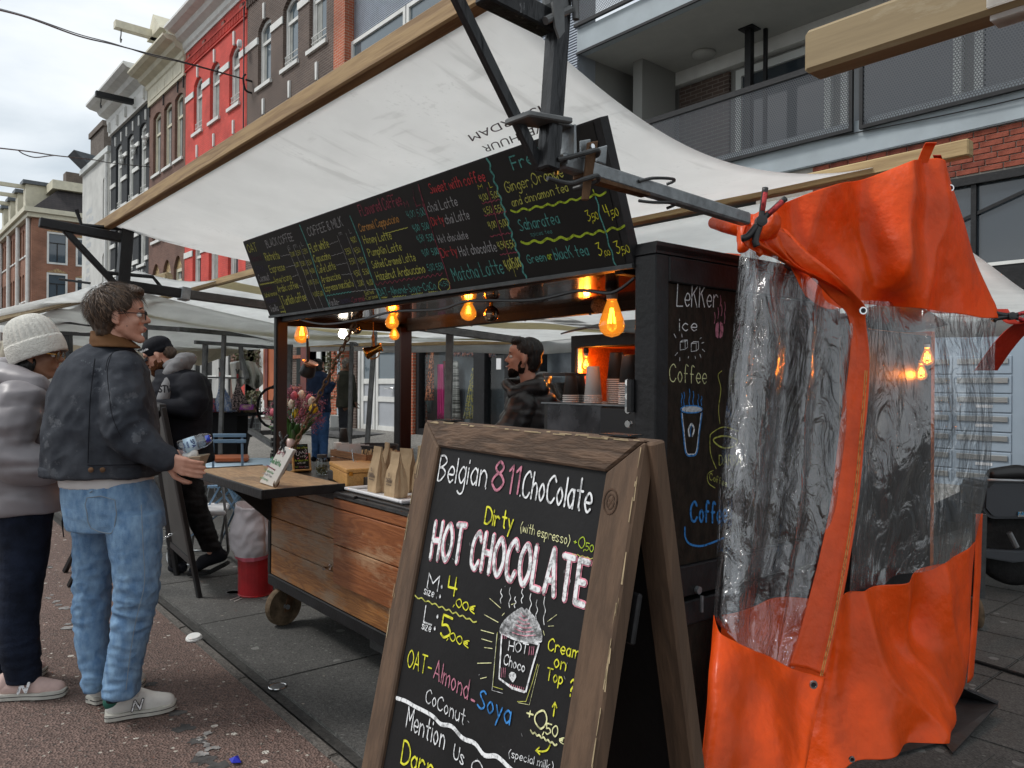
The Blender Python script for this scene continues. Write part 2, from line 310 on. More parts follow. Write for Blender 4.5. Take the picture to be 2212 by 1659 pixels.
class Board:
    """writing surface: place lettering by the photo pixels where it stands on the plane"""
    def __init__(s,o,n,parent,name='lettering',frame=(0,0,1),lift=.0012):
        s.o=Vector(o); s.n=Vector(n).normalized(); s.parent=parent; s.ink={}; s.fr=frame; s.lift=lift; s.name=name
    def p(s,x,y):
        fx,fy,k=s.fr; return PP((fx+x*k)/1.82278,(fy+y*k)/1.82278,s.o,s.n)
    def I(s,c):
        if c not in s.ink: s.ink[c]=Ink(s.n,s.lift)
        return s.ink[c]
    def flush(s,c):
        i=s.ink.pop(c,None)
        if i: i.build(s.name,c,s.parent)
    def text(s,t,a,b,h,c,w=.1,lean=None,**k):
        """a,b = baseline start/end px; h = px cap height, lean = (dx,dy) px vector of the up direction"""
        A=s.p(*a);B=s.p(*b); l=lean or (0,-1); n=math.hypot(*l); q=s.p(a[0]+l[0]/n*h,a[1]+l[1]/n*h); V=q-A
        s.I(c).text(t,A,B-A,V,V.length*w,**k); s.flush(c)
    def line(s,pts,c,w,smooth=True):
        q=crom(pts,4) if smooth and len(pts)>2 else pts
        P=[s.p(*v) for v in q]; ww=(s.p(pts[0][0]+w,pts[0][1])-s.p(*pts[0])).length
        s.I(c).stroke(P,ww); s.flush(c)
    def wavy(s,a,b,amp,n,c,w):
        pts=[]
        for i in range(2*n+1):
            t=i/(2*n); pts.append((a[0]+(b[0]-a[0])*t,a[1]+(b[1]-a[1])*t+amp*(1 if i%2 else -1)*random.uniform(.7,1.2)))
        s.line(pts,c,w)
    def done(s):
        for c,i in s.ink.items(): i.build(s.name,c,s.parent)
def voxel(shapes,vox,smooth=6,disp=None):
    """union of closed shapes -> one skin; returns MB"""
    me=bpy.data.meshes.new('tmp'); mb=MB()
    for q in shapes: mb.add(q.v,q.f)
    me.from_pydata(mb.v,[],mb.f); o=bpy.data.objects.new('tmp',me); link(o)
    bm=bmesh.new(); bm.from_mesh(me); bmesh.ops.recalc_face_normals(bm,faces=bm.faces); bm.to_mesh(me); bm.free()
    r=o.modifiers.new('r','REMESH'); r.mode='VOXEL'; r.voxel_size=vox; r.adaptivity=0
    s=o.modifiers.new('s','SMOOTH'); s.factor=.5; s.iterations=smooth
    dg=bpy.context.evaluated_depsgraph_get(); dg.update(); ev=o.evaluated_get(dg); m2=ev.to_mesh()
    out=MB(); out.v=[v.co.copy() for v in m2.vertices]; out.f=[tuple(p.vertices) for p in m2.polygons]
    if disp:
        ns=[v.normal.copy() for v in m2.vertices]
        out.v=[v+n*disp(v,n) for v,n in zip(out.v,ns)]
    ev.to_mesh_clear(); bpy.data.objects.remove(o); bpy.data.meshes.remove(me); return out
def cap(a,b,ra,rb,n=12):
    """closed tapered capsule"""
    a=Vector(a);b=Vector(b); d=(b-a); l=d.length
    if l<1e-6: d=Vector((0,0,1)); l=1e-6
    d=d/l; pr=[]
    for i in range(5): t=math.pi/2*(1-i/4); pr.append((ra*math.cos(t),-ra*math.sin(t)))
    for i in range(5): t=math.pi/2*i/4; pr.append((rb*math.cos(t),l+rb*math.sin(t)))
    return MB().lathe(pr,a,d,n)
def limb(pts,rs,n=12): return [cap(pts[i],pts[i+1],rs[i],rs[i+1],n) for i in range(len(pts)-1)]
def ell(c,r,Mx=None,n=16):
    m=MB(); pr=[(math.sin(math.pi*i/10),-math.cos(math.pi*i/10)) for i in range(11)]; m.lathe(pr,(0,0,0),(0,0,1),n,ref=Vector((1,0,0)))
    v=[Vector((p.x*r[0],p.y*r[1],p.z*r[2])) for p in m.v]
    if Mx is not None: v=[Mx@p for p in v]
    m.v=[p+Vector(c) for p in v]; return m
def loft(rings,n=24,pw=2.3):
    """rings: (center, vecA halfaxis, vecB halfaxis); closed"""
    m=MB()
    for c,a,b in rings:
        for j in range(n):
            t=2*math.pi*j/n; ct,st=math.cos(t),math.sin(t); k=(abs(ct)**pw+abs(st)**pw)**(-1/pw)
            m.v.append(Vector(c)+Vector(a)*ct*k+Vector(b)*st*k)
    for i in range(len(rings)-1):
        for j in range(n): j2=(j+1)%n; m.f.append((i*n+j,i*n+j2,(i+1)*n+j2,(i+1)*n+j))
    m.f.append(tuple(range(n))[::-1]); e=(len(rings)-1)*n; m.f.append(tuple(e+j for j in range(n))); return m
def crv(pts,n=6):
    return [Vector(p) for p in crom([tuple(p) for p in pts],n)]
# ================================================================ ground, road, pavement
def groundmat(name,c1,c2,scale,specks=None,bump=.5,rough=.9,big=.6):
    m=bpy.data.materials.new(name); m.use_nodes=True; nt=m.node_tree; N=nt.nodes; L=nt.links; b=N['Principled BSDF']; b.inputs['Roughness'].default_value=rough
    g=N.new('ShaderNodeNewGeometry')
    v=N.new('ShaderNodeTexVoronoi'); v.inputs['Scale'].default_value=scale; L.new(g.outputs['Position'],v.inputs[0])
    n=N.new('ShaderNodeTexNoise'); n.inputs['Scale'].default_value=big; n.inputs['Detail'].default_value=10; n.inputs['Roughness'].default_value=.65; L.new(g.outputs['Position'],n.inputs[0])
    n2=N.new('ShaderNodeTexNoise'); n2.inputs['Scale'].default_value=scale*.9; n2.inputs['Detail'].default_value=4; L.new(g.outputs['Position'],n2.inputs[0])
    mxx=N.new('ShaderNodeMixRGB'); L.new(n2.outputs[0],mxx.inputs[0]); mxx.inputs[1].default_value=(*c1,1); mxx.inputs[2].default_value=(*c2,1)
    sp=N.new('ShaderNodeSeparateXYZ'); L.new(v.outputs['Color'],sp.inputs[0])
    mr=N.new('ShaderNodeMapRange'); mr.inputs[3].default_value=.6; mr.inputs[4].default_value=1.35; L.new(sp.outputs[0],mr.inputs[0])
    m1=N.new('ShaderNodeMixRGB'); m1.blend_type='MULTIPLY'; m1.inputs[0].default_value=1; L.new(mxx.outputs[0],m1.inputs[1]); L.new(mr.outputs[0],m1.inputs[2])
    mr2=N.new('ShaderNodeMapRange'); mr2.inputs[1].default_value=.3; mr2.inputs[2].default_value=.7; mr2.inputs[3].default_value=.7; mr2.inputs[4].default_value=1.25; L.new(n.outputs[0],mr2.inputs[0])
    m2=N.new('ShaderNodeMixRGB'); m2.blend_type='MULTIPLY'; m2.inputs[0].default_value=1; L.new(m1.outputs[0],m2.inputs[1]); L.new(mr2.outputs[0],m2.inputs[2]); last=m2.outputs[0]
    if specks:
        for k,(sc,col,th) in enumerate(specks):
            v2=N.new('ShaderNodeTexVoronoi'); v2.inputs['Scale'].default_value=sc; L.new(g.outputs['Position'],v2.inputs[0])
            s2=N.new('ShaderNodeSeparateXYZ'); L.new(v2.outputs['Color'],s2.inputs[0])
            gt=N.new('ShaderNodeMath'); gt.operation='GREATER_THAN'; gt.inputs[1].default_value=th; L.new(s2.outputs[1],gt.inputs[0])
            lt=N.new('ShaderNodeMath'); lt.operation='LESS_THAN'; lt.inputs[1].default_value=.42; L.new(v2.outputs['Distance'],lt.inputs[0])
            ml=N.new('ShaderNodeMath'); ml.operation='MULTIPLY'; L.new(gt.outputs[0],ml.inputs[0]); L.new(lt.outputs[0],ml.inputs[1])
            m3=N.new('ShaderNodeMixRGB'); L.new(ml.outputs[0],m3.inputs[0]); L.new(last,m3.inputs[1]); m3.inputs[2].default_value=(*col,1); last=m3.outputs[0]
    L.new(last,b.inputs['Base Color'])
    bp=N.new('ShaderNodeBump'); bp.inputs['Strength'].default_value=bump; bp.inputs['Distance'].default_value=.01; L.new(v.outputs['Distance'],bp.inputs['Height']); L.new(bp.outputs[0],b.inputs['Normal'])
    M[name]=m; return m
groundmat('red_asphalt',(.115,.072,.060),(.17,.115,.095),95,[(52,(.40,.36,.31),.972),(28,(.50,.47,.42),.985),(70,(.07,.055,.05),.90)],bump=.9)
groundmat('slab_grey',(.062,.061,.058),(.088,.086,.080),140,[(16,(.16,.16,.15),.975),(60,(.14,.14,.13),.94)],bump=.25,big=.9)
groundmat('paver_grey',(.075,.073,.068),(.11,.106,.098),150,[(18,(.19,.19,.18),.97)],bump=.25,big=1.2)
groundmat('far_ground',(.17,.165,.15),(.22,.21,.19),40,None,bump=.1,big=.4)
groundmat('joint_dark',(.028,.027,.025),(.04,.038,.034),60,None,bump=.2)
groundmat('kerbstone',(.085,.075,.065),(.12,.11,.10),90,None,bump=.3)
a=Vector((-9.623,1.633,0)); b=Vector((-2.618,1.411,0)); kd=(b-a).normalized()
KA=a-kd*60; KB=b+kd*16; kn=Vector((-kd.y,kd.x,0))           # kn points to the buildings
g=MB().quad((-220,-160,-.03),(120,-160,-.03),(120,160,-.03),(-220,160,-.03)).build('ground','joint_dark',kind='structure')
rd=MB().quad(KA-kn*9+Vector((0,0,-.006)),KB-kn*9+Vector((0,0,-.006)),KB+Vector((0,0,-.006)),KA+Vector((0,0,-.006))).build('road','red_asphalt',kind='structure')
MB().quad(KA-kn*15+Vector((0,0,.0)),KB-kn*15,KB-kn*9.02,KA-kn*9.02).build('far_pavement','slab_grey',kind='structure')
pv=MB().quad(KA+kn*.06+Vector((0,0,-.010)),KB+kn*.06+Vector((0,0,-.010)),KB+kn*5.2+Vector((0,0,-.010)),KA+kn*5.2+Vector((0,0,-.010))).build('pavement','joint_dark',kind='structure')
def slab_mesh(l,w,h=.03,bv=.006):
    m=MB().box((0,0,-h/2),(l,w,h)); o=m.build('paving_slab','slab_grey',bevel=bv); me=o.data; bpy.data.objects.remove(o); return me
SM=[slab_mesh(1.095,.985),slab_mesh(.395,.395)]
def paver(name,me,p,par,rz,tilt=.002):
    o=link(bpy.data.objects.new(name,me)); o.parent=par; o.location=p; o.rotation_euler=(random.uniform(-tilt,tilt),random.uniform(-tilt,tilt),rz); return o
rz=math.atan2(kd.y,kd.x)
for i in range(-5,5):
    for j in range(4):
        base=a+kd*((-4.715+9.623)+i*1.10+.55+(.0 if j%2==0 else .30))+kn*(.10+.5+j*1.0)
        if j>=2 and base.x>-2.2: continue
        paver('paving_slab',SM[0],base+Vector((0,0,random.uniform(-.0015,.0015))),pv,rz)
me2=SM[1]; me2.materials.clear(); me2.materials.append(M['paver_grey'])
cnt=0
for i in range(11):
    for j in range(12):
        p=Vector((-2.5+i*.40+(.2 if j%2 else 0)*0+.15,2.55+j*.40,-.001+random.uniform(-.0015,.0015)))
        px=(p-CAM).dot(cax)/depth(p)*F+CXP if depth(p)>.3 else 9999
        if px<1700 or px>2900: continue
        paver('paving_tile',me2,p,pv,0,.004)
def GZ(y): return max(0,min(.42,(y-4.2)*.0875))
MB().quad((-60,4.2,-.0125),(-3,4.2,-.0125),(-3,9.05,.42),(-60,9.05,.42)).build('pavement_by_houses','far_ground',kind='structure')
MB().quad((-3,4.9,-.0105),(5,4.9,-.0105),(5,9.3,.0),(-3,9.3,.0)).build('pavement_strip','slab_grey',kind='structure')
# kerb: a row of flush stones between the red road and the slabs
kb=MB()
for i in range(-4,9):
    q=a+kd*(4.9+i*1.0); kb.box(q+kd*.5+kn*.022+Vector((0,0,-.03)),(.99,.045,.064),Matrix.Rotation(rz,3,'Z'))
kb.build('kerb','kerbstone',kind='structure',bevel=.006)
# stains on the road (old paint and grey patches with a shape of their own)
mat('old_paint',(.31,.30,.29),.9,nscale=20,namt=.3); mat('grey_patch',(.085,.082,.08),.95,nscale=20,namt=.2)
def patch(px,py,r,m_,n=14,st=1.0,z=.0):
    c=PZ(px,py,z-.003+random.uniform(0,.0015)); mb=MB(); vs=[]
    for j in range(n):
        t=2*math.pi*j/n; k=r*random.uniform(.45,1.15); vs.append(c+Vector((math.cos(t)*k*st,math.sin(t)*k,0)))
    return mb.add(vs,[tuple(range(n))])
mb=MB()
for (x,y,r) in [(110,1288,.03),(125,1303,.035),(140,1318,.05),(150,1350,.06),(102,1222,.03),(452,1580,.03),(455,1612,.035),(440,1625,.028),(470,1618,.02),(436,1598,.018)]:
    for k in range(4): mb2=patch(x+random.uniform(-9,9),y+random.uniform(-6,6),r*random.uniform(.35,.8),'old_paint',n=11); mb.add(mb2.v,mb2.f)
mb.build('worn_paint','old_paint',kind='stuff')
mb=MB()
for (x,y,r) in [(325,1478,.05),(380,1540,.06),(400,1572,.06),(425,1600,.05),(445,1640,.07),(470,1655,.06),(100,1225,.07),(235,1370,.06)]: mb2=patch(x,y,r*.8,'grey_patch',z=-.002); mb.add(mb2.v,mb2.f)
mb.build('tar_patch','grey_patch',kind='stuff')
# scattered pebbles and crumbs on the red road
mat('pebble',(.33,.29,.25),.8,nscale=3,namt=.2)
mb=MB()
for k in range(700):
    x=random.uniform(-20,760); y=random.uniform(1180,1659); p=PZ(x,y,-.004)
    if (p-a).dot(kn)>-.03: continue
    r=random.choice([.003,.004,.005,.009]); vs=[p+Vector((random.uniform(-r,r),random.uniform(-r,r),0)) for _ in range(4)]
    c=sum(vs,Vector())/4; vs=sorted(vs,key=lambda v:math.atan2(v.y-c.y,v.x-c.x)); mb.add(vs+[c+Vector((0,0,r*.6))],[(0,1,4),(1,2,4),(2,3,4),(3,0,4)])
mb.build('grit','pebble',kind='stuff')
# ================================================================ far-side houses (plane y = 9)
brickmat('brick_red',(.70,.085,.065),(.62,.075,.058),(.60,.085,.065),ms=.012,bump=.9)
brickmat('brick_dark',(.085,.055,.045),(.115,.075,.058),(.20,.17,.145),bump=.5)
brickmat('brick_brown',(.15,.072,.052),(.19,.095,.068),(.16,.11,.09))
brickmat('brick_black',(.022,.026,.030),(.03,.034,.038),(.018,.02,.024))
brickmat('brick_orange',(.26,.105,.060),(.33,.14,.085),(.28,.19,.14))
brickmat('brick_warm',(.45,.105,.045),(.40,.09,.04),(.42,.30,.22))
brickmat('brick_chimney',(.10,.075,.06),(.14,.11,.09),(.17,.15,.13))
brickmat('tiles_dark',(.050,.042,.042),(.035,.030,.032),(.015,.014,.015),bw=.22,bh=.16,ms=.014)
brickmat('brick_white',(.52,.52,.47),(.47,.47,.43),(.40,.40,.37),bump=.8)
mat('stucco_white',(.62,.62,.59),.8,nscale=1.2,namt=.1,bump=.1); mat('mural_grey',(.50,.52,.53),.8); mat('slate',(.10,.115,.13),.5,nscale=5,namt=.2)
mat('stone_grey',(.13,.13,.13),.95,nscale=20,namt=.25,bump=.4); mat('mosaic',(.50,.36,.16),.5,nscale=14,namt=.4,col2=(.18,.09,.05))
mat('wood_grey',(.16,.14,.12),.8,nscale=8,namt=.2); mat('curtain',(.34,.35,.33),.8,nscale=3,namt=.15)
for nm,c,r_ in (('pane',(.035,.045,.055),.04),('pane_bright',(.10,.13,.15),.05),('pane_blue',(.035,.06,.085),.05)): mat(nm,c,r_,spec=.9)
YF=9.0
def xz(px,py,y=YF): p=PY(px,py,y); return p.x,p.z
def arch_pts(xa,xb,zb,ah,n=8):
    c=[]; 
    for i in range(n+1):
        t=i/n; x=xa+(xb-xa)*t; c.append((x,zb-ah*(2*t-1)**2))
    return c
def wall(parent,mat_,x0,x1,z0,z1,ops,y=YF,dep_=.14,name='wall'):
    xs=sorted({x0,x1,*[v for o in ops for v in o[:2]]}); zs=sorted({z0,z1,*[v for o in ops for v in o[2:4]]}); mb=MB()
    for i in range(len(xs)-1):
        for j in range(len(zs)-1):
            cx_,cz=(xs[i]+xs[i+1])/2,(zs[j]+zs[j+1])/2
            if any(o[0]<cx_<o[1] and o[2]<cz<o[3] for o in ops): continue
            mb.quad((xs[i],y,zs[j]),(xs[i+1],y,zs[j]),(xs[i+1],y,zs[j+1]),(xs[i],y,zs[j+1]))
    for xa,xb,za,zb,ah in [o[:5] for o in ops]:
        A=arch_pts(xa,xb,zb,ah)
        if ah>0:
            for k in range(8): mb.quad((A[k][0],y,A[k][1]),(A[k+1][0],y,A[k+1][1]),(A[k+1][0],y,zb),(A[k][0],y,zb))
        for k in range(8): mb.quad((A[k][0],y,A[k][1]),(A[k][0],y+dep_,A[k][1]),(A[k+1][0],y+dep_,A[k+1][1]),(A[k+1][0],y,A[k+1][1]))
        zt=zb-ah
        mb.quad((xa,y,za),(xa,y+dep_,za),(xa,y+dep_,zt),(xa,y,zt)); mb.quad((xb,y,za),(xb,y,zt),(xb,y+dep_,zt),(xb,y+dep_,za)); mb.quad((xa,y,za),(xb,y,za),(xb,y+dep_,za),(xa,y+dep_,za))
    mb.quad((x0,y,z0),(x0,y+.5,z0),(x0,y+.5,z1),(x0,y,z1)); mb.quad((x1,y,z0),(x1,y,z1),(x1,y+.5,z1),(x1,y+.5,z0)); mb.quad((x0,y,z1),(x1,y,z1),(x1,y+.5,z1),(x0,y+.5,z1))
    return mb.build(name,mat_,parent)
def window(parent,xa,xb,za,zb,ah,fm='white_paint',gm='pane',trans=.33,y=YF,fr=.09,sill='white_paint',rail=False,mull=False,curt=0,out=.10):
    y0=y+out; A=arch_pts(xa,xb,zb,ah); mb=MB(); d=.09
    mb.bb((xa,y0,za),(xa+fr,y0+d,zb-ah)); mb.bb((xb-fr,y0,za),(xb,y0+d,zb-ah)); mb.bb((xa+fr,y0,za),(xb-fr,y0+d,za+fr*.8))
    for k in range(8):
        (x1,z1),(x2,z2)=A[k],A[k+1]; mb.prism([(x1,y0+.002,z1-fr*1.3),(x2,y0+.002,z2-fr*1.3),(x2,y0+.002,z2),(x1,y0+.002,z1)],(0,d-.005,0))
    zt=zb-(zb-za)*trans
    if trans>0: mb.bb((xa+fr,y0+.012,zt-.05),(xb-fr,y0+d-.01,zt+.04)); mb.bb((xa+fr,y0+.03,za+fr*.8),(xa+fr+.05,y0+.07,zt-.05)); mb.bb((xb-fr-.05,y0+.03,za+fr*.8),(xb-fr,y0+.07,zt-.05))
    if mull: xm=(xa+xb)/2; mb.bb((xm-.03,y0+.02,za+fr*.8),(xm+.03,y0+.06,zt-.05))
    w=mb.build('window',fm,parent)
    p=MB(); p.quad((xa+fr*.5,y0+.06,za),(xb-fr*.5,y0+.06,za),(xb-fr*.5,y0+.06,zb-ah*.6),(xa+fr*.5,y0+.06,zb-ah*.6)); p.build('pane',gm,w)
    if curt:
        c=MB(); x2=xa+(xb-xa)*curt
        c.grid(lambda u,v:(xa+fr+(x2-xa-fr)*u,y0+.0565-.003*math.sin(u*20),za+fr+(zb-ah-za-fr*2)*v),10,1).build('curtain','curtain',w)
    if sill: MB().bb((xa-.08,y-.07,za-.11),(xb+.08,y+.12,za-.003)).build('sill',sill,w)
    if rail:
        r=MB(); 
        for h in (.18,.34): r.tube([(xa+.03,y+.05,za+h),(xb-.03,y+.05,za+h)],.014,6)
        for k in range(3): r.tube([(xa+.08+k*(xb-xa-.16)/2,y+.05,za),(xa+.08+k*(xb-xa-.16)/2,y+.05,za+.34)],.01,5)
        r.build('rail','white_paint',w)
    return w
def keystone(parent,x,z,h=.55,w=.10,col='white_paint',y=YF): MB().prism([(x-w*.4,y-.05,z),(x+w*.4,y-.05,z),(x+w*.6,y-.05,z+h),(x-w*.6,y-.05,z+h)],(0,.06,0)).build('keystone',col,parent)
def band(parent,x0,x1,z0,z1,col='white_paint',y=YF,o=.035,name='stone_band'): MB().bb((x0,y-o,z0),(x1,y+.02,z1)).build(name,col,parent)
def cornice(parent,x0,x1,z0,z1,out_,col,y=YF,name='cornice'):
    h=z1-z0; prof=[(0,0),(-.05,0),(-.06,h*.12),(-.12,h*.2),(-.14,h*.42),(-out_*.45,h*.55),(-out_*.55,h*.72),(-out_*.85,h*.78),(-out_,h*.9),(-out_,h),(.3,h),(.3,0)]
    MB().prism([(x0,y+p,z0+q) for p,q in prof],(x1-x0,0,0)).build(name,col,parent,auto=True)
def roofbody(parent,x0,x1,z,zr,m_='tiles_dark',y=YF,dp=9): MB().prism([(x0,y+.3,z),(x0,y+dp*.4,zr),(x0,y+dp,z)],(x1-x0,0,0)).build('roof',m_,parent)
def body(parent,x0,x1,z1,m_,y=YF,dp=9): MB().bb((x0,y+.5,.2),(x1,y+dp,z1)).build('house_body',m_,parent)
def dentils(parent,x0,x1,z,h,step,m_,y=YF):
    mb=MB(); x=x0
    while x<x1: mb.bb((x,y-.05,z),(x+step*.45,y+.02,z+h)); x+=step
    mb.build('brick_dentils',m_,parent,kind='stuff')
def hoist(parent,x,z,col='black_steel',l=1.3,y=YF,s=.16):
    h=MB().bb((x-s/2,y-l,z),(x+s/2,y+.05,z+s)).build('hoist_beam',col,parent)
    k=[(x,y-l+.2,z),(x,y-l+.2,z-.16),(x-.08,y-l+.2,z-.24),(x-.1,y-l+.2,z-.33),(x,y-l+.2,z-.42),(x+.1,y-l+.2,z-.34)]
    MB().tube(crv(k,4),.02,6).build('hook','black_steel',h)
# --- red painted house
RX0,RX1=-28.5,-22.88
t=T('red_house','bright red painted brick house with white window frames and tall white cornice','house',(RX0,YF,0))
cols=[[xz(418,300)[0],xz(436,300)[0]],[xz(453,270)[0],xz(473.5,270)[0]],[xz(494.6,240)[0],xz(517,240)[0]]]
rows=[(10.12,12.02,.22),(7.33,9.25,.22),(4.55,6.45,.22),(1.7,3.7,.1)]
ops=[(c[0],c[1],r[0],r[1],r[2]) for r in rows for c in cols]
wall(t,'brick_red',RX0,RX1,.2,13.35,ops)
for c in cols:
    for i,r in enumerate(rows): window(t,c[0],c[1],r[0],r[1],r[2],curt=random.choice([.35,.5,.2]),rail=(i==0 and c is not cols[1])); keystone(t,(c[0]+c[1])/2,r[1]-.02,.42)
edges=[RX0]+[v for c in cols for v in c]+[RX1]
for zb in (11.42,8.65,5.87):
    for i in range(0,8,2): band(t,edges[i],edges[i+1],zb,zb+.2)
cornice(t,RX0-.05,RX1+.05,13.2,14.0,.75,'white_paint')
dentils(t,RX0,RX1,12.62,.22,.13,'brick_red'); band(t,RX0,RX1,12.86,12.92,'brick_red',o=.06,name='brick_ledge'); band(t,RX0,RX1,12.53,12.58,'brick_red',o=.05,name='brick_ledge')
for i,x in enumerate([RX0+.35,RX0+1.9,RX0+3.7,RX1-.4]):
    MB().box((x,YF-.02,12.95+.0),(.28,.06,.26)).build('stone_ornament','stone_pink' if 'stone_pink' in M else mat('stone_pink',(.45,.20,.17),.8,nscale=8).name,t,bevel=.03)
body(t,RX0,RX1,13.2,'brick_dark')
MB().tube([(-22.98,YF-.06,13),(-22.98,YF-.06,6.0)],.02,6).build('cable','black_plastic',t)
# --- dark brown house
t=T('brown_house','dark brown brick house with white window bands right of the red house','house',(-22.88,YF,0))
BX0,BX1=-22.86,xz(729,60)[0]
cols=[[xz(557,150)[0],xz(585,150)[0]],[xz(611,110)[0],xz(643.5,110)[0]],[xz(668,80)[0],xz(705,80)[0]]]
rows=[(10.12,12.02,.22),(7.33,9.25,.22),(4.55,6.45,.22)]
ops=[(c[0],c[1],r[0],r[1],r[2]) for r in rows for c in cols]
wall(t,'brick_dark',BX0,BX1,.2,13.7,ops)
for c in cols:
    for i,r in enumerate(rows): window(t,c[0],c[1],r[0],r[1],r[2],gm='pane_bright',curt=random.choice([.3,.45]),rail=(i==0 and c is not cols[0])); keystone(t,(c[0]+c[1])/2,r[1]-.02,.45)
edges=[BX0]+[v for c in cols for v in c]+[BX1]
for zb in (11.42,8.65,5.87):
    for i in range(0,6,2): band(t,edges[i],edges[i+1],zb,zb+.2)
cornice(t,BX0,BX1,13.5,14.3,.6,'white_paint'); dentils(t,BX0,BX1,12.75,.22,.13,'brick_dark'); band(t,BX0,BX1,12.98,13.04,'brick_dark',o=.06,name='brick_ledge')
body(t,BX0,BX1,13.4,'brick_dark')
MB().lathe([(.09,0),(.12,.03),(.12,.12),(.05,.15)],(BX0+.1,YF-.2,11.6),(-.3,-1,0),14).build('alarm_light','white_plastic',t)
MB().bb((BX1,YF-.02,.2),(xz(741,60)[0],YF+.4,14)).build('stone_pier','stone_grey',t)
mb=MB()
for k in range(60): z=8+k*.1; mb.bb((BX1-.12,YF-.03,z),(BX1-.01,YF+.01,z+.05))
mb.build('brick_toothing','brick_dark',t,kind='stuff')
# --- brown house with cream cornice
CX0,CX1=xz(323,300)[0],RX0-.02
t=T('cream_cornice_house','narrow brown brick house with cream cornice left of the red house','house',(CX0,YF,0))
cols=[[xz(331,300)[0],xz(347,300)[0]],[xz(354,280)[0],xz(371,280)[0]],[xz(377.5,260)[0],xz(395,260)[0]]]
rows=[(9.62,12.02,.12),(7.0,8.72,.42),(4.35,6.1,.42)]
ops=[(c[0],c[1],r[0],r[1],r[2]) for r in rows for c in cols]
wall(t,'brick_brown',CX0,CX1,.2,12.5,ops)
for c in cols:
    for i,r in enumerate(rows):
        w=window(t,c[0],c[1],r[0],r[1] if i==0 else r[1]-.45,r[2] if i==0 else 0,fm='cream_paint',curt=.4)
        if i: 
            A=arch_pts(c[0],c[1],r[1],r[2]); MB().prism([(c[0],YF+.1,r[1]-.45),(c[1],YF+.1,r[1]-.45)]+[(x,YF+.1,z) for x,z in A[::-1]],(0,.04,0)).build('mosaic_tympanum','mosaic',t)
band(t,CX0,CX1,12.45,13.1,'cream_paint',o=.08,name='frieze')
for i in range(4):
    x=CX0+.35+i*(CX1-CX0-.5)/4; MB().bb((x,YF-.10,12.6),(x+.95,YF-.07,12.95)).build('frieze_panel','cream_paint',t,bevel=.012)
cornice(t,CX0-.15,CX1+.02,13.0,13.75,.8,'cream_paint'); body(t,CX0,CX1,12.9,'brick_brown')
for x in (CX0+.1,CX0+1.9,CX0+3.6,CX1-.15): MB().tube([(x,YF-.04,12.05),(x,YF-.04,12.45)],.025,6).build('wall_anchor','black_steel',t)
# dormer with hoist beam
dx0,dx1=xz(352,150,10.2)[0],xz(371,150,10.2)[0]
d=MB().bb((dx0,9.9,13.6),(dx1+.25,12.5,16.2)).build('dormer','cream_paint',t)
window(t,dx0+.35,dx1-.1,14.0,15.7,0,fm='cream_paint',y=9.78,sill=None,out=.0)
MB().prism([(dx0-.25,9.6,16.2),(dx1+.4,9.6,16.2),((dx0+dx1)/2,9.6,17.1)],(0,3,0)).build('gable','cream_paint',t)
MB().bb((dx1+.25,10.0,13.6),(dx1+1.3,12.5,16.0)).build('slate_side','slate',t)
MB().prism([(dx0+.1,8.2,16.2),(dx0+.45,8.2,16.2),(dx0+.45,8.2,16.5),(dx0+.1,8.2,16.5)],(0,1.8,0)).build('hoist_beam','cream_paint',t)
MB().tube(crv([(dx0+.28,8.45,16.2),(dx0+.28,8.45,16.0),(dx0+.18,8.45,15.85),(dx0+.25,8.45,15.68),(dx0+.38,8.45,15.78)],4),.025,6).build('hook','grey_steel',t)
# --- black house with white bands
KX0,KX1=xz(240,330)[0],CX0-.02
t=T('black_house','black painted house with white stone bands and grey cornice','house',(KX0,YF,0))
cols=[[xz(250.5,330)[0],xz(263,330)[0]],[xz(275,320)[0],xz(288,320)[0]],[xz(301,310)[0],xz(315.5,310)[0]]]
rows=[(9.2,12.1,.1),(6.3,8.3,.0),(3.5,5.4,.0)]
ops=[(c[0],c[1],r[0],r[1],r[2]) for r in rows for c in cols]
wall(t,'brick_black',KX0,KX1,.2,13.0,ops)
for c in cols:
    for i,r in enumerate(rows):
        window(t,c[0],c[1],r[0],r[1],r[2],gm='pane_bright',curt=.5,rail=i==0,fr=.13)
        for q in (-.35,-.12,.12,.35): 
            if i: keystone(t,(c[0]+c[1])/2+q*1.4,r[1]+.15+(.25-abs(q)*.6),.34,.09)
            elif abs(q)>.2: keystone(t,(c[0]+c[1])/2+q*1.4,r[1]+.02,.4,.1)
edges=[KX0]+[v for c in cols for v in c]+[KX1]
for zb in (11.3,10.3,9.12,7.55,6.4,4.7,3.6):
    for i in range(0,8,2): band(t,edges[i],edges[i+1],zb,zb+.17,o=.05)
for i in range(2,8,2):
    x=(edges[i]+edges[i+1])/2; MB().lathe([(.04,0),(.09,.12),(.08,.2),(.14,.28),(.14,.36)],(x,YF-.10,11.0 if i<7 else 9.3),UP,8).build('stone_bracket','white_paint',t)
band(t,KX0,KX1,12.75,13.35,'white_paint',o=.12,name='frieze'); cornice(t,KX0-.3,KX1,13.2,14.1,1.0,'white_paint')
for i in range(5):
    x=KX0+.2+i*(KX1-KX0-.5)/4; MB().bb((x,YF-.22,12.85),(x+.16,YF-.05,13.3)).build('console','white_paint',t,bevel=.03)
hoist(t,xz(276,215,8.6)[0],13.0,l=1.6,s=.22); body(t,KX0,KX1,13.0,'brick_black')
MB().bb((KX1-.9,YF+.9,13.9),(KX1-.0,YF+3,14.7)).build('dormer','wood_grey',t)
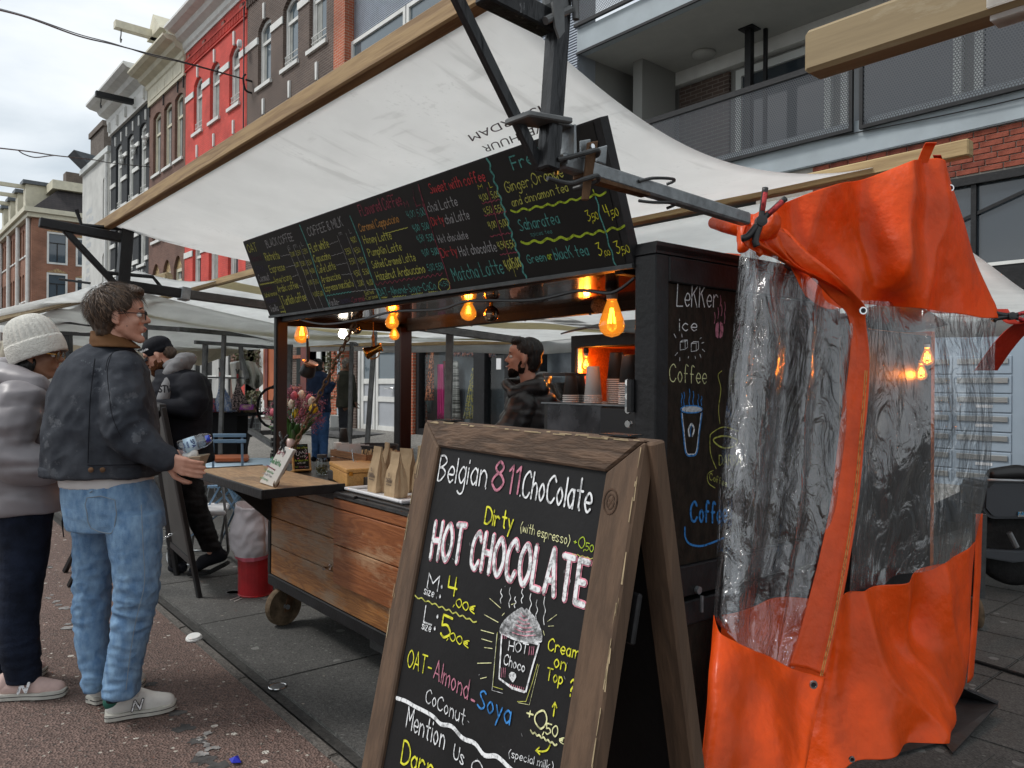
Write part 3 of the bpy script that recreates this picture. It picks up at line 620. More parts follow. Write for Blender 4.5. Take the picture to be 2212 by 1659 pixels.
# --- white house with mural and chimney
WX0,WX1=xz(178,450)[0],KX0-.02
t=T('white_house','white plastered house front with a faded mural beside the black house','house',(WX0,YF,0))
c=[xz(222,400)[0],xz(231,400)[0]]; rows=[(8.9,11.2,.2),(5.0,7.6,.2)]
wall(t,'stucco_white',WX0,WX1,.2,12.1,[(c[0],c[1],*r) for r in rows])
for r in rows: window(t,c[0],c[1],*r,fm='white_paint',gm='pane_bright',curt=.9,sill=None)
band(t,WX0,WX1,12.1,12.35,'pale_frame',o=.15,name='gutter'); body(t,WX0,WX1,12.1,'stucco_white')
MB().tube([(WX1-.25,YF-.12,12.0),(WX1-.25,YF-.12,.3)],.09,8).build('drainpipe','white_paint',t)
mb=MB()
rr=random.Random(3)
for k in range(16):
    z=3.6+k*.42; w_=rr.uniform(.6,1.7); x=WX0+.8+rr.uniform(0,.4)
    n=rr.randint(4,7)
    for j in range(n): mb.bb((x+j*w_/n,YF-.006,z),(x+j*w_/n+w_/n*.7,YF+.002,z+rr.uniform(.16,.3)))
mb.build('mural','mural_grey',t,kind='stuff')

cx0,cx1=xz(200,300,10.5)[0],xz(229,300,10.5)[0]
MB().bb((cx0,10.4,11.5),(cx1,11.6,15.5)).build('chimney','brick_chimney',t); MB().bb((cx0-.08,10.3,15.5),(cx1+.08,11.7,15.8)).build('chimney_cap','brick_chimney',t)
for i in range(4): MB().lathe([(.14,0),(.12,.6)],(cx0+.35+i*.42,11,15.8),UP,8).build('chimney_pot','brick_orange',t)
MB().prism([(WX0+.0,8.3,13.0),(WX0+.0,9.2,12.9),(WX0+.0,12,12.4),(WX0+.0,9,12.36)],(1.5,0,0)).build('dormer_hood','slate',t)
# --- corner house at the end
HX=xz(69,450)[0]
t=T('corner_house','orange brick corner house with dark mansard roof and cream cornices','house',(HX,YF,0))
body0=MB(); 
# side face (x = HX plane, facing +x) drawn by rotating the wall builder
def sidewall(x,y0,y1,z0,z1,ops,mat_,par):
    ys=sorted({y0,y1,*[v for o in ops for v in o[:2]]}); zs=sorted({z0,z1,*[v for o in ops for v in o[2:4]]}); mb=MB()
    for i in range(len(ys)-1):
        for j in range(len(zs)-1):
            a_,b_=(ys[i]+ys[i+1])/2,(zs[j]+zs[j+1])/2
            if any(o[0]<a_<o[1] and o[2]<b_<o[3] for o in ops): continue
            mb.quad((x,ys[i],zs[j]),(x,ys[i+1],zs[j]),(x,ys[i+1],zs[j+1]),(x,ys[i],zs[j+1]))
    for o in ops:
        ya,yb,za,zb=o[:4]; q=.15
        mb.quad((x,ya,za),(x-q,ya,za),(x-q,ya,zb),(x,ya,zb)); mb.quad((x,yb,za),(x-q,yb,za),(x-q,yb,zb),(x,yb,zb)); mb.quad((x,ya,zb),(x-q,ya,zb),(x-q,yb,zb),(x,yb,zb)); mb.quad((x,ya,za),(x-q,ya,za),(x-q,yb,za),(x,yb,za))
    mb.build('wall',mat_,par)
def yz(px,py,x): p=PX(px,py,x); return p.y,p.z
wy=[yz(101.5,500,HX)[0],yz(146.5,500,HX)[0]]; wz=[(yz(120,571,HX)[1],yz(120,502,HX)[1]),(yz(120,658,HX)[1],yz(120,590,HX)[1]),(yz(120,745,HX)[1],yz(120,680,HX)[1])]
w2=[yz(164,500,HX)[0],yz(164,500,HX)[0]+1.3]
ops=[(wy[0],wy[1],a_,b_) for a_,b_ in wz]+[(w2[0],w2[1],a_,b_-.2) for a_,b_ in wz]
ztop=yz(75,462,HX)[1]
sidewall(HX+.006,YF,YF+11,.2,ztop,ops,'brick_orange',t)
for ya,yb,za,zb in ops:
    mb=MB(); f=.12
    mb.bb((HX-.08,ya,za),(HX+.03,ya+f,zb)); mb.bb((HX-.08,yb-f,za),(HX+.03,yb,zb)); mb.bb((HX-.078,ya+f,za),(HX+.028,yb-f,za+f)); mb.bb((HX-.078,ya+f,zb-f),(HX+.028,yb-f,zb))
    w=mb.build('window','white_paint',t)
    mb=MB(); zm=za+(zb-za)*.66; ym=(ya+yb)/2; mb.bb((HX-.07,ya+f,zm-.03),(HX-.02,yb-f,zm+.03)); mb.bb((HX-.068,ym-.03,za+f),(HX-.022,ym+.03,zm-.03)); mb.build('sash','black_steel',w)
    MB().quad((HX-.06,ya,za),(HX-.06,yb,za),(HX-.06,yb,zb),(HX-.06,ya,zb)).build('pane','pane_blue',w)
    MB().prism([(HX+.0,ya-.05,zb+.02),(HX+.0,(ya+yb)/2,zb+.32),(HX+.0,yb+.05,zb+.02)],(.02,0,0)).build('relieving_arch','mosaic',t)
# street face going away to the left
cols=[];x=HX-.6
fr_ops=[]
for g_ in range(4):
    for k in range(3): fr_ops+= [(HX-1.7-g_*4.2-k*1.15-.75,HX-1.7-g_*4.2-k*1.15,zz,zz+1.9,.12) for zz in (10.1,7.0,4.0)]
wall(t,'brick_orange',HX-18,HX,.2,ztop,fr_ops)
for o in fr_ops: window(t,*o,fm='white_paint',trans=.4,fr=.12)
for k in range(5): MB().tube([(HX-.4-k*4.2,YF-.15,ztop),(HX-.4-k*4.2,YF-.15,.3)],.13,8).build('drainpipe','white_paint',t)
z=ztop
MB().prism([(HX-18,YF-.5,z+.05),(HX+.5,YF-.5,z+.05),(HX+.5,YF+11,z+.05),(HX-18,YF+11,z+.05)],(0,0,.32)).build('cornice','cream_paint',t)
MB().prism([(HX-18,YF-.3,z-.25),(HX+.3,YF-.3,z-.25),(HX+.3,YF+11,z-.25),(HX-18,YF+11,z-.25)],(0,0,.29)).build('frieze','cream_paint',t)
zr=yz(93,398,HX)[1]
mb=MB(); A=[(HX-18,YF,z+.37),(HX+.1,YF,z+.37),(HX+.1,YF+11,z+.37),(HX-18,YF+11,z+.37)]; B=[(HX-18,YF+1.7,zr),(HX-1.1,YF+1.7,zr),(HX-1.1,YF+9.5,zr),(HX-18,YF+9.5,zr)]
mb.add(A+B,[(0,1,5,4),(1,2,6,5),(2,3,7,6),(4,5,6,7)]); mb.build('mansard_roof','tiles_dark',t)
MB().prism([(HX-18,YF+1.3,zr),(HX-.7,YF+1.3,zr),(HX-.7,YF+9.8,zr),(HX-18,YF+9.8,zr)],(0,0,.6)).build('roof_cornice','cream_paint',t)
MB().bb((HX-2.2,YF+2.2,zr+.6),(HX-1.2,YF+3.6,zr+1.4)).build('chimney','brick_chimney',t)
for k in range(4):
    x=HX-3.4-k*3.4; MB().bb((x-.7,YF+.1,z+.4),(x+.3,YF+2,z+2.6)).build('dormer','cream_paint',t); MB().bb((x-.9,YF-.1,z+2.6),(x+.5,YF+2,z+2.85)).build('dormer_cap','slate',t)
    MB().bb((x-.4,YF-1.6,z+2.35),(x-.15,YF+.1,z+2.6)).build('hoist_beam','cream_paint',t)
MB().bb((HX-.2,YF+6,z+.3),(HX+.25,YF+7.2,zr+.2)).build('party_parapet','cream_paint',t)
# ================================================================ modern house with brick pier and ribbed panels
mat('ribbed_metal',(.42,.46,.52),.35,.5,nscale=3,namt=.08)
t=T('panel_building','modern building front with ribbed grey metal panels and narrow orange brick pier','building',(-17,YF,0))
px0,px1=xz(741,60)[0],xz(765,60)[0]; ex=xz(1250,60)[0]
MB().bb((px0+.003,YF-.25,.2),(px1,YF+.4,15)).build('brick_pier','brick_warm',t)
zA=xz(850,70)[1]
lv=[(8.15,9.55),(10.9,12.4)]
pan=MB(); 
for z0,z1 in ((9.62,10.82),(6.0,8.0),(12.5,13.6)):
    z=z0
    while z<z1: pan.bb((px1+.05,YF-.03,z),(ex,YF+.02,z+.022)); z+=.045
pan.build('rib','ribbed_metal',t,kind='stuff'); MB().bb((px1,YF,3.3),(ex,YF+.4,15)).build('backing_panel','ribbed_metal',t)
for z0,z1 in lv:
    x=px1
    while x<ex-2:
        mb=MB(); f=.09; a_,b_=x,x+2.35
        mb.bb((a_,YF-.08,z0),(a_+f,YF-.001,z1)); mb.bb((b_-f,YF-.08,z0),(b_,YF-.001,z1)); mb.bb((a_+f,YF-.078,z0),(b_-f,YF-.001,z0+f)); mb.bb((a_+f,YF-.078,z1-f),(b_-f,YF-.001,z1))
        w=mb.build('window','white_paint',t); MB().quad((a_+f,YF-.03,z0+f),(b_-f,YF-.03,z0+f),(b_-f,YF-.03,z1-f),(a_+f,YF-.03,z1-f)).build('pane','pane_bright',w); x+=2.4
# ================================================================ brick flats with loggias on the right
t=T('loggia_building','modern flats with recessed loggias, white soffit and red brick wall','building',(-3,YF,0))
mat('fascia',(.36,.41,.44),.6,nscale=1.5,namt=.1,bump=.05,wear=((.2,.21,.2),9,.70)); mat('soffit',(.40,.40,.375),.9,nscale=4,namt=.04); mat('loggia_wall',(.25,.25,.235),.9); mat('brick_loose',(.30,.085,.055),.85,nscale=9,namt=.2,bump=.4,bscale=60); mat('brick_loose2',(.23,.065,.045),.85,nscale=9,namt=.25,bump=.4,bscale=60); mat('mortar',(.36,.33,.29),.95,nscale=20,namt=.1)
lx0=ex; lx1=6
zf=PY(2050,300,YF).z                                            # underside of lower fascia
zf0=PY(1900,325,YF).z; zlow=zf0-.02
ztopf=PY(1834,297+12,YF).z
zs=PY(1301,93,YF-.02).z                                         # underside of upper slab
MB().bb((lx0,YF-.05,zlow),(lx1,YF+.3,zlow+.42)).build('slab_edge','fascia',t,bevel=.012)
MB().bb((lx0,YF-.05,zs),(lx1,YF+.15,zs+.38)).build('slab_edge','fascia',t,bevel=.012)
MB().bb((lx0,YF-.06,zs-.03),(lx1,YF-.03,zs+.01)).build('drip_edge','black_steel',t)
MB().bb((lx0,YF+.15,zs+.004),(lx1,YF+2.2,zs+.38)).build('soffit','soffit',t)
MB().bb((lx0,YF+.3,zlow),(lx1,YF+2.2,zlow+.42)).build('loggia_floor','loggia_wall',t)
yw=YF+1.95
MB().bb((lx0,yw,zlow+.42),(lx1,yw+.2,zs+.004)).build('loggia_wall','loggia_wall',t)
xw=PY(1472,211,yw).x; MB().bb((xw-.2,YF+.9,zlow+.43),(xw-.005,yw-.165,zs+.003)).build('side_wall','loggia_wall',t); MB().bb((lx0-.3,yw+.002,zlow+.3),(lx0+.01,yw+.22,zs+.3)).build('return_wall','loggia_wall',t); MB().bb((lx0-.3,YF+.02,zlow+.3),(lx0-.002,yw+.1,zs+.3)).build('return_wall','loggia_wall',t)
MB().bb((PY(1472,211,yw).x,yw-.06,zlow+.42),(PY(1472,211,yw).x+1.0,yw,zs-.25)).build('brick_panel','brick_dark',t)
MB().bb((lx0,yw-.16,zs-.22),(lx1,yw-.001,zs)).build('ceiling_moulding','white_paint',t)
for k in range(5):
    x=PY(1472,211,yw).x+1.15+k*1.75; mb=MB(); 
    mb.bb((x,yw-.1,zlow+.42),(x+.1,yw-.003,zs-.3)); mb.bb((x+1.5,yw-.1,zlow+.42),(x+1.6,yw-.003,zs-.3)); mb.bb((x+.1,yw-.1,zs-.42),(x+1.5,yw-.003,zs-.3)); w=mb.build('window','pale_frame',t)
    MB().bb((x+.1,yw-.05,zlow+.42),(x+1.5,yw-.02,zs-.42)).build('pane','pane',w)
lamp=PZ(1520,53*1.0,zs-.001) if False else PZ(1520,114,zs)
lm=MB().lathe([(.19,0),(.19,-.035),(.16,-.075),(0,-.08)],lamp,UP,24).build('ceiling_lamp','soffit',t,smooth=True)
for px in (1615,1650):
    c=PZ(px+4,62,zs); s_=.10 if px<1640 else .05
    MB().bb((c.x-s_/2,c.y-s_/2+.0,zlow+.42),(c.x+s_/2,c.y+s_/2,zs)).build('column','black_steel',t)
    if px<1640: MB().bb((c.x-.12,c.y-.12,zs-.02),(c.x+.12,c.y+.12,zs-.001)).build('column_plate','black_steel',t)
a_=PZ(1475,0,zs-.003); b_=PZ(1605,63,zs-.003); MB().beam((-2.0,YF+.2,zs-.002),(-2.0,yw-.2,zs-.002),.02,.006).build('soffit_joint','black_steel',t)
# perforated railing panels
pm=bpy.data.materials.new('perforated'); pm.use_nodes=True; nt=pm.node_tree; N=nt.nodes; L=nt.links; b_=N['Principled BSDF']; b_.inputs['Base Color'].default_value=(.055,.06,.07,1); b_.inputs['Roughness'].default_value=.45
g_=N.new('ShaderNodeNewGeometry'); sp=N.new('ShaderNodeSeparateXYZ'); L.new(g_.outputs['Position'],sp.inputs[0])
def mth(op,a,b=None,v=None):
    n=N.new('ShaderNodeMath'); n.operation=op; L.new(a,n.inputs[0])
    if b is not None: L.new(b,n.inputs[1])
    if v is not None: n.inputs[1].default_value=v
    return n.outputs[0]
PITCH=.030
def dots(ox,oz):
    u=mth('ADD',mth('MULTIPLY',sp.outputs['X'],v=1/PITCH),v=ox); w=mth('ADD',mth('MULTIPLY',sp.outputs['Z'],v=1/(PITCH*1.732)),v=oz)
    fu=mth('SUBTRACT',mth('FRACT',u),v=.5); fw_=mth('MULTIPLY',mth('SUBTRACT',mth('FRACT',w),v=.5),v=1.732)
    return mth('LESS_THAN',mth('ADD',mth('MULTIPLY',fu,fu),mth('MULTIPLY',fw_,fw_)),v=.115)
h=mth('MAXIMUM',dots(100,100),dots(100.5,100.5)); tr=N.new('ShaderNodeBsdfTransparent'); ms=N.new('ShaderNodeMixShader'); L.new(h,ms.inputs[0]); L.new(b_.outputs[0],ms.inputs[1]); L.new(tr.outputs[0],ms.inputs[2]); L.new(ms.outputs[0],N['Material Output'].inputs[0]); M['perforated']=pm
yr=YF-.10
rb=PY(1700,319,yr).z; rt=PY(1700,166,yr).z
xs_=[PY(1842,250,yr).x, PY(1857,250,yr).x]
for (x0,x1) in ((lx0,xs_[0]),(xs_[1],xs_[1]+3.6),(xs_[1]+3.7,xs_[1]+7)):
    r_=MB(); r_.bb((x0,yr-.02,rt-.04),(x1,yr+.03,rt)); r_.bb((x0,yr-.02,rb),(x1,yr+.03,rb+.04)); r_.bb((x0,yr-.018,rb+.04),(x0+.04,yr+.028,rt-.04)); r_.bb((x1-.04,yr-.018,rb+.04),(x1,yr+.028,rt-.04)); r_=r_.build('railing_frame','black_steel',t)
    MB().quad((x0+.04,yr,rb+.04),(x1-.04,yr,rb+.04),(x1-.04,yr,rt-.04),(x0+.04,yr,rt-.04)).build('perforated_panel','perforated',r_)
MB().bb((lx0,yr+.02,rt+.005),(lx1,yr+.08,rt+.05)).build('handrail','black_steel',t)
# upper storey railing
rb2=zs+.40; r_=MB(); r_.bb((lx0,yr-.02,rb2),(lx1,yr+.03,rb2+.05)); r_.bb((lx0,yr-.02,rb2+1.1),(lx1,yr+.03,rb2+1.15)); r_=r_.build('railing_frame','black_steel',t)
MB().quad((lx0,yr,rb2+.05),(lx1,yr,rb2+.05),(lx1,yr,rb2+1.1),(lx0,yr,rb2+1.1)).build('perforated_panel','perforated',r_)
MB().bb((lx0,YF+1.9,zs+.38),(lx1,YF+2.1,14)).build('upper_wall','loggia_wall',t); MB().bb((lx0,YF+.0,11.4),(lx1,YF+2.2,11.8)).build('slab_edge','fascia',t)
MB().tube(crv([(lx0+4,YF-.08,zlow+.30),(-2.4,YF-.09,zlow+.20),(-.5,YF-.09,zlow+.36),(1.5,YF-.09,zlow+.46)],6),.008,5).build('cable','black_plastic',t)
# brick wall below: mortar sheet with single bricks
zwin=PY(2130,376,YF).z; bx0=PY(1880,340,YF).x; bx1=PY(2240,300,YF).x+.1
MB().bb((bx0-1.5,YF+.012,zwin),(lx1,YF+.3,zlow)).build('mortar_bed','mortar',t)
BW,BH=.214,.054
bm1=MB().box((0,0,0),(BW,.06,BH)).build('brick','brick_loose',bevel=.003).data; bm2=bm1.copy(); bm2.materials.clear(); bm2.materials.append(M['brick_loose2'])
for o in list(S.objects):
    if o.name.startswith('brick') and o.data is bm1: bpy.data.objects.remove(o)
r_=0; z=zlow-.008-BH/2; nb=0
while z-BH/2>zwin:
    x=bx0-.6+(.112 if r_%2 else 0)+(.056 if r_%4>1 else 0)
    while x<bx1 and nb<296:
        o=link(bpy.data.objects.new('brick',random.choice([bm1,bm1,bm2]))); o.parent=t; o.location=Vector((x,YF+.025+random.uniform(-.002,.002),z))-t.location; x+=BW+.011; nb+=1
    z-=BH+.010; r_+=1
# street window with dark frame, then black lintel band and mailboxes
wz0=PY(2160,574,YF).z
w=MB(); w.bb((bx0-1,YF-.05,zwin-.09),(lx1,YF+.1,zwin-.003)); w.bb((bx0-1,YF-.05,wz0-.07),(lx1,YF+.1,wz0)); 
w=w.build('window_frame','black_steel',t)
MB().quad((bx0-1,YF+.03,wz0),(lx1,YF+.03,wz0),(lx1,YF+.03,zwin-.09),(bx0-1,YF+.03,zwin-.09)).build('pane','pane',w); MB().bb((bx0-1,YF-.06,wz0),(lx1,YF-.01,wz0+.035)).build('glazing_bead','white_paint',w)
xm=PY(2098,500,YF).x; MB().bb((xm,YF-.02,wz0),(xm+.05,YF+.02,zwin-.09)).build('mullion','black_steel',w)
MB().beam((xm-.6,YF+.0,wz0+.35),(xm+.9,YF+.0,zwin-.1),.012,.035).build('tape_strip','black_steel',w)
z1=PY(2180,628,YF).z; MB().bb((bx0-3,YF-.08,z1),(lx1,YF+.1,wz0-.073)).build('black_lintel','black_steel',t,bevel=.01)
z2=PY(2180,652,YF).z; MB().bb((bx0-3,YF-.04,z2),(lx1,YF+.1,z1-.003)).build('white_rail','white_paint',t)
MB().bb((bx0-9,YF+.25,-.1),(lx1,YF+.5,z2)).build('entrance_wall','slate',t)
mat('mailbox_blue',(.33,.40,.47),.45,.2,nscale=3,namt=.05); mat('letter_flap',(.42,.43,.42),.3,.7)
mx1=PY(2193,900,YF).x; mx0=mx1-1.15; mb0=MB().bb((mx0-.04,YF+.0,.35),(mx1+.1,YF+.24,z2-.02)).build('mailbox_bank','mailbox_blue',t)
MB().bb((mx1+.1,YF-.02,.3),(mx1+.5,YF+.24,z2-.02)).build('door_jamb','slate',t)
pit_=PY(2160,890,YF).z-PY(2160,932,YF).z; z=PY(2160,768,YF).z
k=0
while z>.5:
    for cxx in (0,1):
        x0=mx0+cxx*.56+.03; q=MB().bb((x0,YF-.012,z-pit_*.93),(x0+.53,YF-.001,z)).build('mailbox','mailbox_blue',mb0,bevel=.004)
        MB().bb((x0+.02,YF-.028,z-pit_*.42),(x0+.50,YF-.013,z-pit_*.14)).build('letter_flap','letter_flap',mb0,bevel=.003)
        if k%3!=1: MB().bb((x0+.2,YF-.016,z-pit_*.7),(x0+.36,YF-.0125,z-pit_*.55)).build('name_card','white_plastic',mb0)
    z-=pit_; k+=1
# ================================================================ ground-floor fronts seen through the stalls (plane y = 9)
mat('orange_wood',(.40,.10,.025),.45,nscale=6,namt=.2,stretch=(1,1,.2)); mat('dark_red_wood',(.16,.03,.02),.5,nscale=6,namt=.2); mat('door_grey',(.42,.44,.47),.5,nscale=4,namt=.05,bump=.05,bscale=80); mat('shop_dark',(.05,.05,.048),.8,nscale=3,namt=.3); mat('blue_front',(.02,.05,.14),.45); mat('green_awning',(.02,.20,.13),.7); mat('sign_green',(.02,.09,.04),.4)
mat('pipe_blue',(.34,.40,.45),.5); mat('ivy',(.06,.085,.035),.7,nscale=9,namt=.3,col2=(.12,.09,.06)); mat('shop_white',(.50,.50,.48),.8,nscale=3,namt=.08); mat('shop_mid',(.20,.19,.18),.8,nscale=2,namt=.3)
def R_(px0,py0,px1,py1,y,y2=None,name='panel',m='white_paint',par=None,bevel=0,label=None):
    """upright slab whose front face fills the px rectangle at plane y"""
    a=PY(px0,(py0+py1)/2,y); b=PY(px1,(py0+py1)/2,y); xm=(px0+px1)/2; z1=PY(xm,py0,y).z; z0=PY(xm,py1,y).z
    return MB().bb((a.x,y,z0),(b.x,y2 if y2 else y+.1,z1)).build(name,m,par,bevel=bevel,label=label)
t=T('shop_front','row of shop fronts under the ribbed panels, white garage door and fabric shop window','shop front',(-14,YF,0.3))
g0=.38
def X_(px,y=YF): return PY(px,830,y).x
MB().bb((X_(452),YF+.9,g0),(X_(1500),YF+1.0,3.3)).build('back_wall','shop_mid',t)
MB().bb((X_(715),YF-.05,g0),(X_(773),YF+.3,3.4)).build('brick_wall','brick_dark',t); MB().tube([(X_(752),YF-.15,g0),(X_(752),YF-.15,3.4)],.13,10).build('drainpipe','pipe_blue',t)
# white garage double door
y=YF+.05
dx=[X_(773),X_(792),X_(809),X_(853),X_(862),X_(882)]
zt=PY(820,731,YF).z; zw1=PY(820,762,YF).z; zw0=PY(820,818,YF).z; zm=PY(820,868,YF).z
d=MB(); d.bb((dx[0],y-.06,g0),(dx[0]+.1,y+.1,zt)); d.bb((dx[5]-.1,y-.06,g0),(dx[5],y+.1,zt)); d.bb((dx[0]+.1,y-.06,zt-.12),(dx[5]-.1,y+.1,zt)); d=d.build('door_frame','white_paint',t,bevel=.01)
for a_,b_ in ((dx[0]+.1,dx[2]),(dx[2],dx[5]-.1)):
    e_=MB(); e_.bb((a_+.02,y,g0+.02),(b_-.02,y+.05,zt-.14)); e_=e_.build('door_leaf','door_grey',t)
    f=MB(); f.bb((a_+.02,y-.03,g0+.02),(a_+.12,y-.001,zt-.14)); f.bb((b_-.12,y-.03,g0+.02),(b_-.02,y-.001,zt-.14)); 
    for z in (g0+.02,zm,zw0-.12,zw1): f.bb((a_+.12,y-.03,z),(b_-.12,y-.001,z+.12))
    f.build('door_rail','white_paint',e_,bevel=.006); MB().bb((a_+.12,y-.006,zw0),(b_-.12,y-.002,zw1)).build('pane','pane_bright',e_)
    MB().bb((a_+.12,y-.006,zw1+.12),(b_-.12,y-.002,zt-.2)).build('transom_pane','pane',e_)
hp=PY(846,839,y-.05); MB().tube([hp,hp+Vector((0,-.08,0)),hp+Vector((-.16,-.08,0))],.016,6).build('handle','chrome',t); MB().bb((hp.x-.02,y-.045,hp.z-.14),(hp.x+.03,y-.032,hp.z+.06)).build('handle_plate','chrome',t)
p=[PZ(662*.0+769,938,g0) for _ in (0,)]; MB().bb((dx[0]-.2,YF-1.3,.33),(dx[4],YF-.02,.39)).build('doorstep','stone_grey',t)
MB().bb((X_(877),YF-.12,g0-.1),(X_(902),YF+.25,3.4)).build('brick_pier','brick_warm',t)
MB().tube([(X_(886),YF-.2,g0-.1),(X_(886),YF-.2,3.4)],.10,10).build('drainpipe','pipe_blue',t)
# fabric shop window
w=MB()
for a_,b_ in ((903,910),(1027,1052),(1094,1106),(1160,1172)): w.bb((X_(a_),YF-.06,g0),(X_(b_),YF+.12,3.4))
w.bb((X_(903),YF-.058,g0-.02),(X_(1300),YF+.118,g0+.16)); w.bb((X_(903),YF-.058,PY(960,733,YF).z),(X_(1300),YF+.118,3.4)); w=w.build('shop_window_frame','black_steel',t,bevel=.01)
for a_,b_ in ((910,1027),(1052,1094),(1106,1160)): MB().quad((X_(a_),YF+.02,g0+.16),(X_(b_),YF+.02,g0+.16),(X_(b_),YF+.02,3.3),(X_(a_),YF+.02,3.3)).build('pane',glassmat('shop_glass',refl=.5) if 'shop_glass' not in M else 'shop_glass',w)
MB().bb((X_(911),YF+.75,g0),(X_(1027),YF+.8,3.3)).build('display_back','shop_white',t)
R_(1072,774,1082,798,YF-.07,YF-.062,'notice','white_plastic',t)
mat('fab_pink',(.50,.015,.16),.7,nscale=8,namt=.2,stretch=(6,6,.6)); mat('fab_red',(.28,.02,.03),.8,nscale=8,namt=.2,stretch=(6,6,.6)); mat('fab_floral',(.45,.38,.12),.8,nscale=30,namt=.4,col2=(.12,.14,.18),contrast=(.45,.55)); mat('fab_orange',(.55,.22,.12),.8,nscale=26,namt=.4,col2=(.10,.06,.05),contrast=(.45,.55)); mat('fab_stripe',(.30,.28,.26),.8,nscale=5,namt=.4,col2=(.06,.055,.05),stretch=(.2,.2,9),contrast=(.45,.5)); mat('fab_grey',(.13,.13,.13),.8,nscale=20,namt=.4); mat('fab_rose',(.30,.16,.13),.8,nscale=22,namt=.4,col2=(.05,.07,.09),contrast=(.45,.55)); mat('fab_black',(.02,.025,.025),.8)
def drape(px0,px1,py0,py1,y,m_,label,q0=None,q1=None,waves=4,amp=.04,cat='cloth',grp='fabrics hanging in the shop window',name='hanging_fabric'):
    q0=px0 if q0 is None else q0; q1=px1 if q1 is None else q1
    A=PY(px0,py0,y);B=PY(px1,py0,y);C_=PY(q0,py1,y);D_=PY(q1,py1,y)
    o=MB().grid(lambda u,v:(A.lerp(B,u)).lerp(C_.lerp(D_,u),v)+Vector((0,amp*math.sin(u*waves*6.28+v*1.5)*(.4+.6*v),0)),waves*5,8).build(name,m_,None,smooth=True,solid=.004); return top(o,label,cat,grp)
y=YF+.24
drape(1000-68,943-5,735,865,y-.2,'fab_orange','long orange patterned scarf hanging at left of the shop window',917,934,2)
drape(918,935,865,893,y-.2,'fab_black','black pointed scarf end below the orange patterned scarf',925,930,2)
drape(944,958,787,905,y-.1,'fab_pink','magenta pink fabric hanging in the shop window',945,961,3)
drape(956,972,780,905,y,'fab_red','dark red fabric behind the pink one in the shop window',968,985,3)
drape(974,990,780,910,y-.1,'fab_stripe','grey striped fabric hanging in the shop window',974,992,2)
drape(990,1012,790,905,y+.1,'fab_red','wine red fabric bolt at the middle of the shop window',990,1012,3)
drape(1020,1027,795,905,y-.1,'fab_floral','yellow floral fabric flaring to the floor of the shop window',1000,1027,4)
drape(975,1027,734,770,y-.2,'fab_rose','rose patterned cloth hung across the top of the shop window',978,1027,5)
drape(1055,1073,734,772,y-.2,'fab_rose','rose patterned cloth behind the glass shop door',1057,1070,3)
drape(1060,1092,830,900,y+.1,'fab_grey','grey fabric leaning behind the glass shop door',1054,1092,3)
# left part: cream, red and orange frontage, ivy
R_(667,731,683,930,YF,YF+.3,'wall_panel','shop_white',t); R_(655,731,667,930,YF-.02,YF+.3,'brick_white_pier','brick_white',t)
R_(683,731,692,930,YF-.03,YF+.3,'door_frame','pale_frame',t); R_(692,731,703,930,YF,YF+.3,'dark_door','black_plastic',t); R_(703,731,716,930,YF-.03,YF+.3,'brick_white_pier','brick_white',t)
f=MB()
f.bb((X_(572),YF-.05,g0+.6),(X_(608),YF+.2,3.2)); f=f.build('orange_door','orange_wood',t); R_(571,736,577,880,YF-.08,YF-.052,'door_frame','dark_red_wood',t)
R_(649,731,661,930,YF-.1,YF+.2,'red_post','dark_red_wood',t); R_(640,731,649,930,YF-.05,YF+.2,'dark_post','fab_black',t)
w=R_(607,768,649,775,YF-.06,YF+.1,'orange_transom','orange_wood',t); R_(600,835,649,841,YF-.12,YF+.1,'orange_sill','orange_wood',t); R_(603,841,649,853,YF-.1,YF+.1,'red_sill','dark_red_wood',t); R_(600,853,649,930,YF-.05,YF+.2,'plinth','stucco_white',t)
R_(608,776,640,834,YF+.02,YF+.05,'pane','pane_bright',t); R_(608,735,640,767,YF+.02,YF+.05,'pane','pane_bright',t)
R_(498,736,511,930,YF-.05,YF+.3,'brick_pier','brick_red' if False else 'brick_brown',t); R_(513,736,530,780,YF,YF+.3,'window_pane','pane_bright',t); R_(530,736,552,900,YF,YF+.3,'brick_white_wall','brick_white',t); R_(553,736,560,900,YF-.03,YF+.3,'door_frame','dark_red_wood',t); R_(560,736,571,900,YF-.03,YF+.3,'door_frame','white_paint',t)
R_(404,706,498,745,YF-.1,YF+.3,'blue_fascia','blue_front',t); R_(404,745,498,900,YF-.02,YF+.3,'blue_shop','shop_dark',t)
for a_,b_ in ((408,420),(432,446),(458,472),(484,492)): R_(a_,740,b_,860,YF-.06,YF-.021,'pale_pillar','shop_white',t)
R_(250,690,404,900,YF-.02,YF+.3,'shop_wall','shop_mid',t)
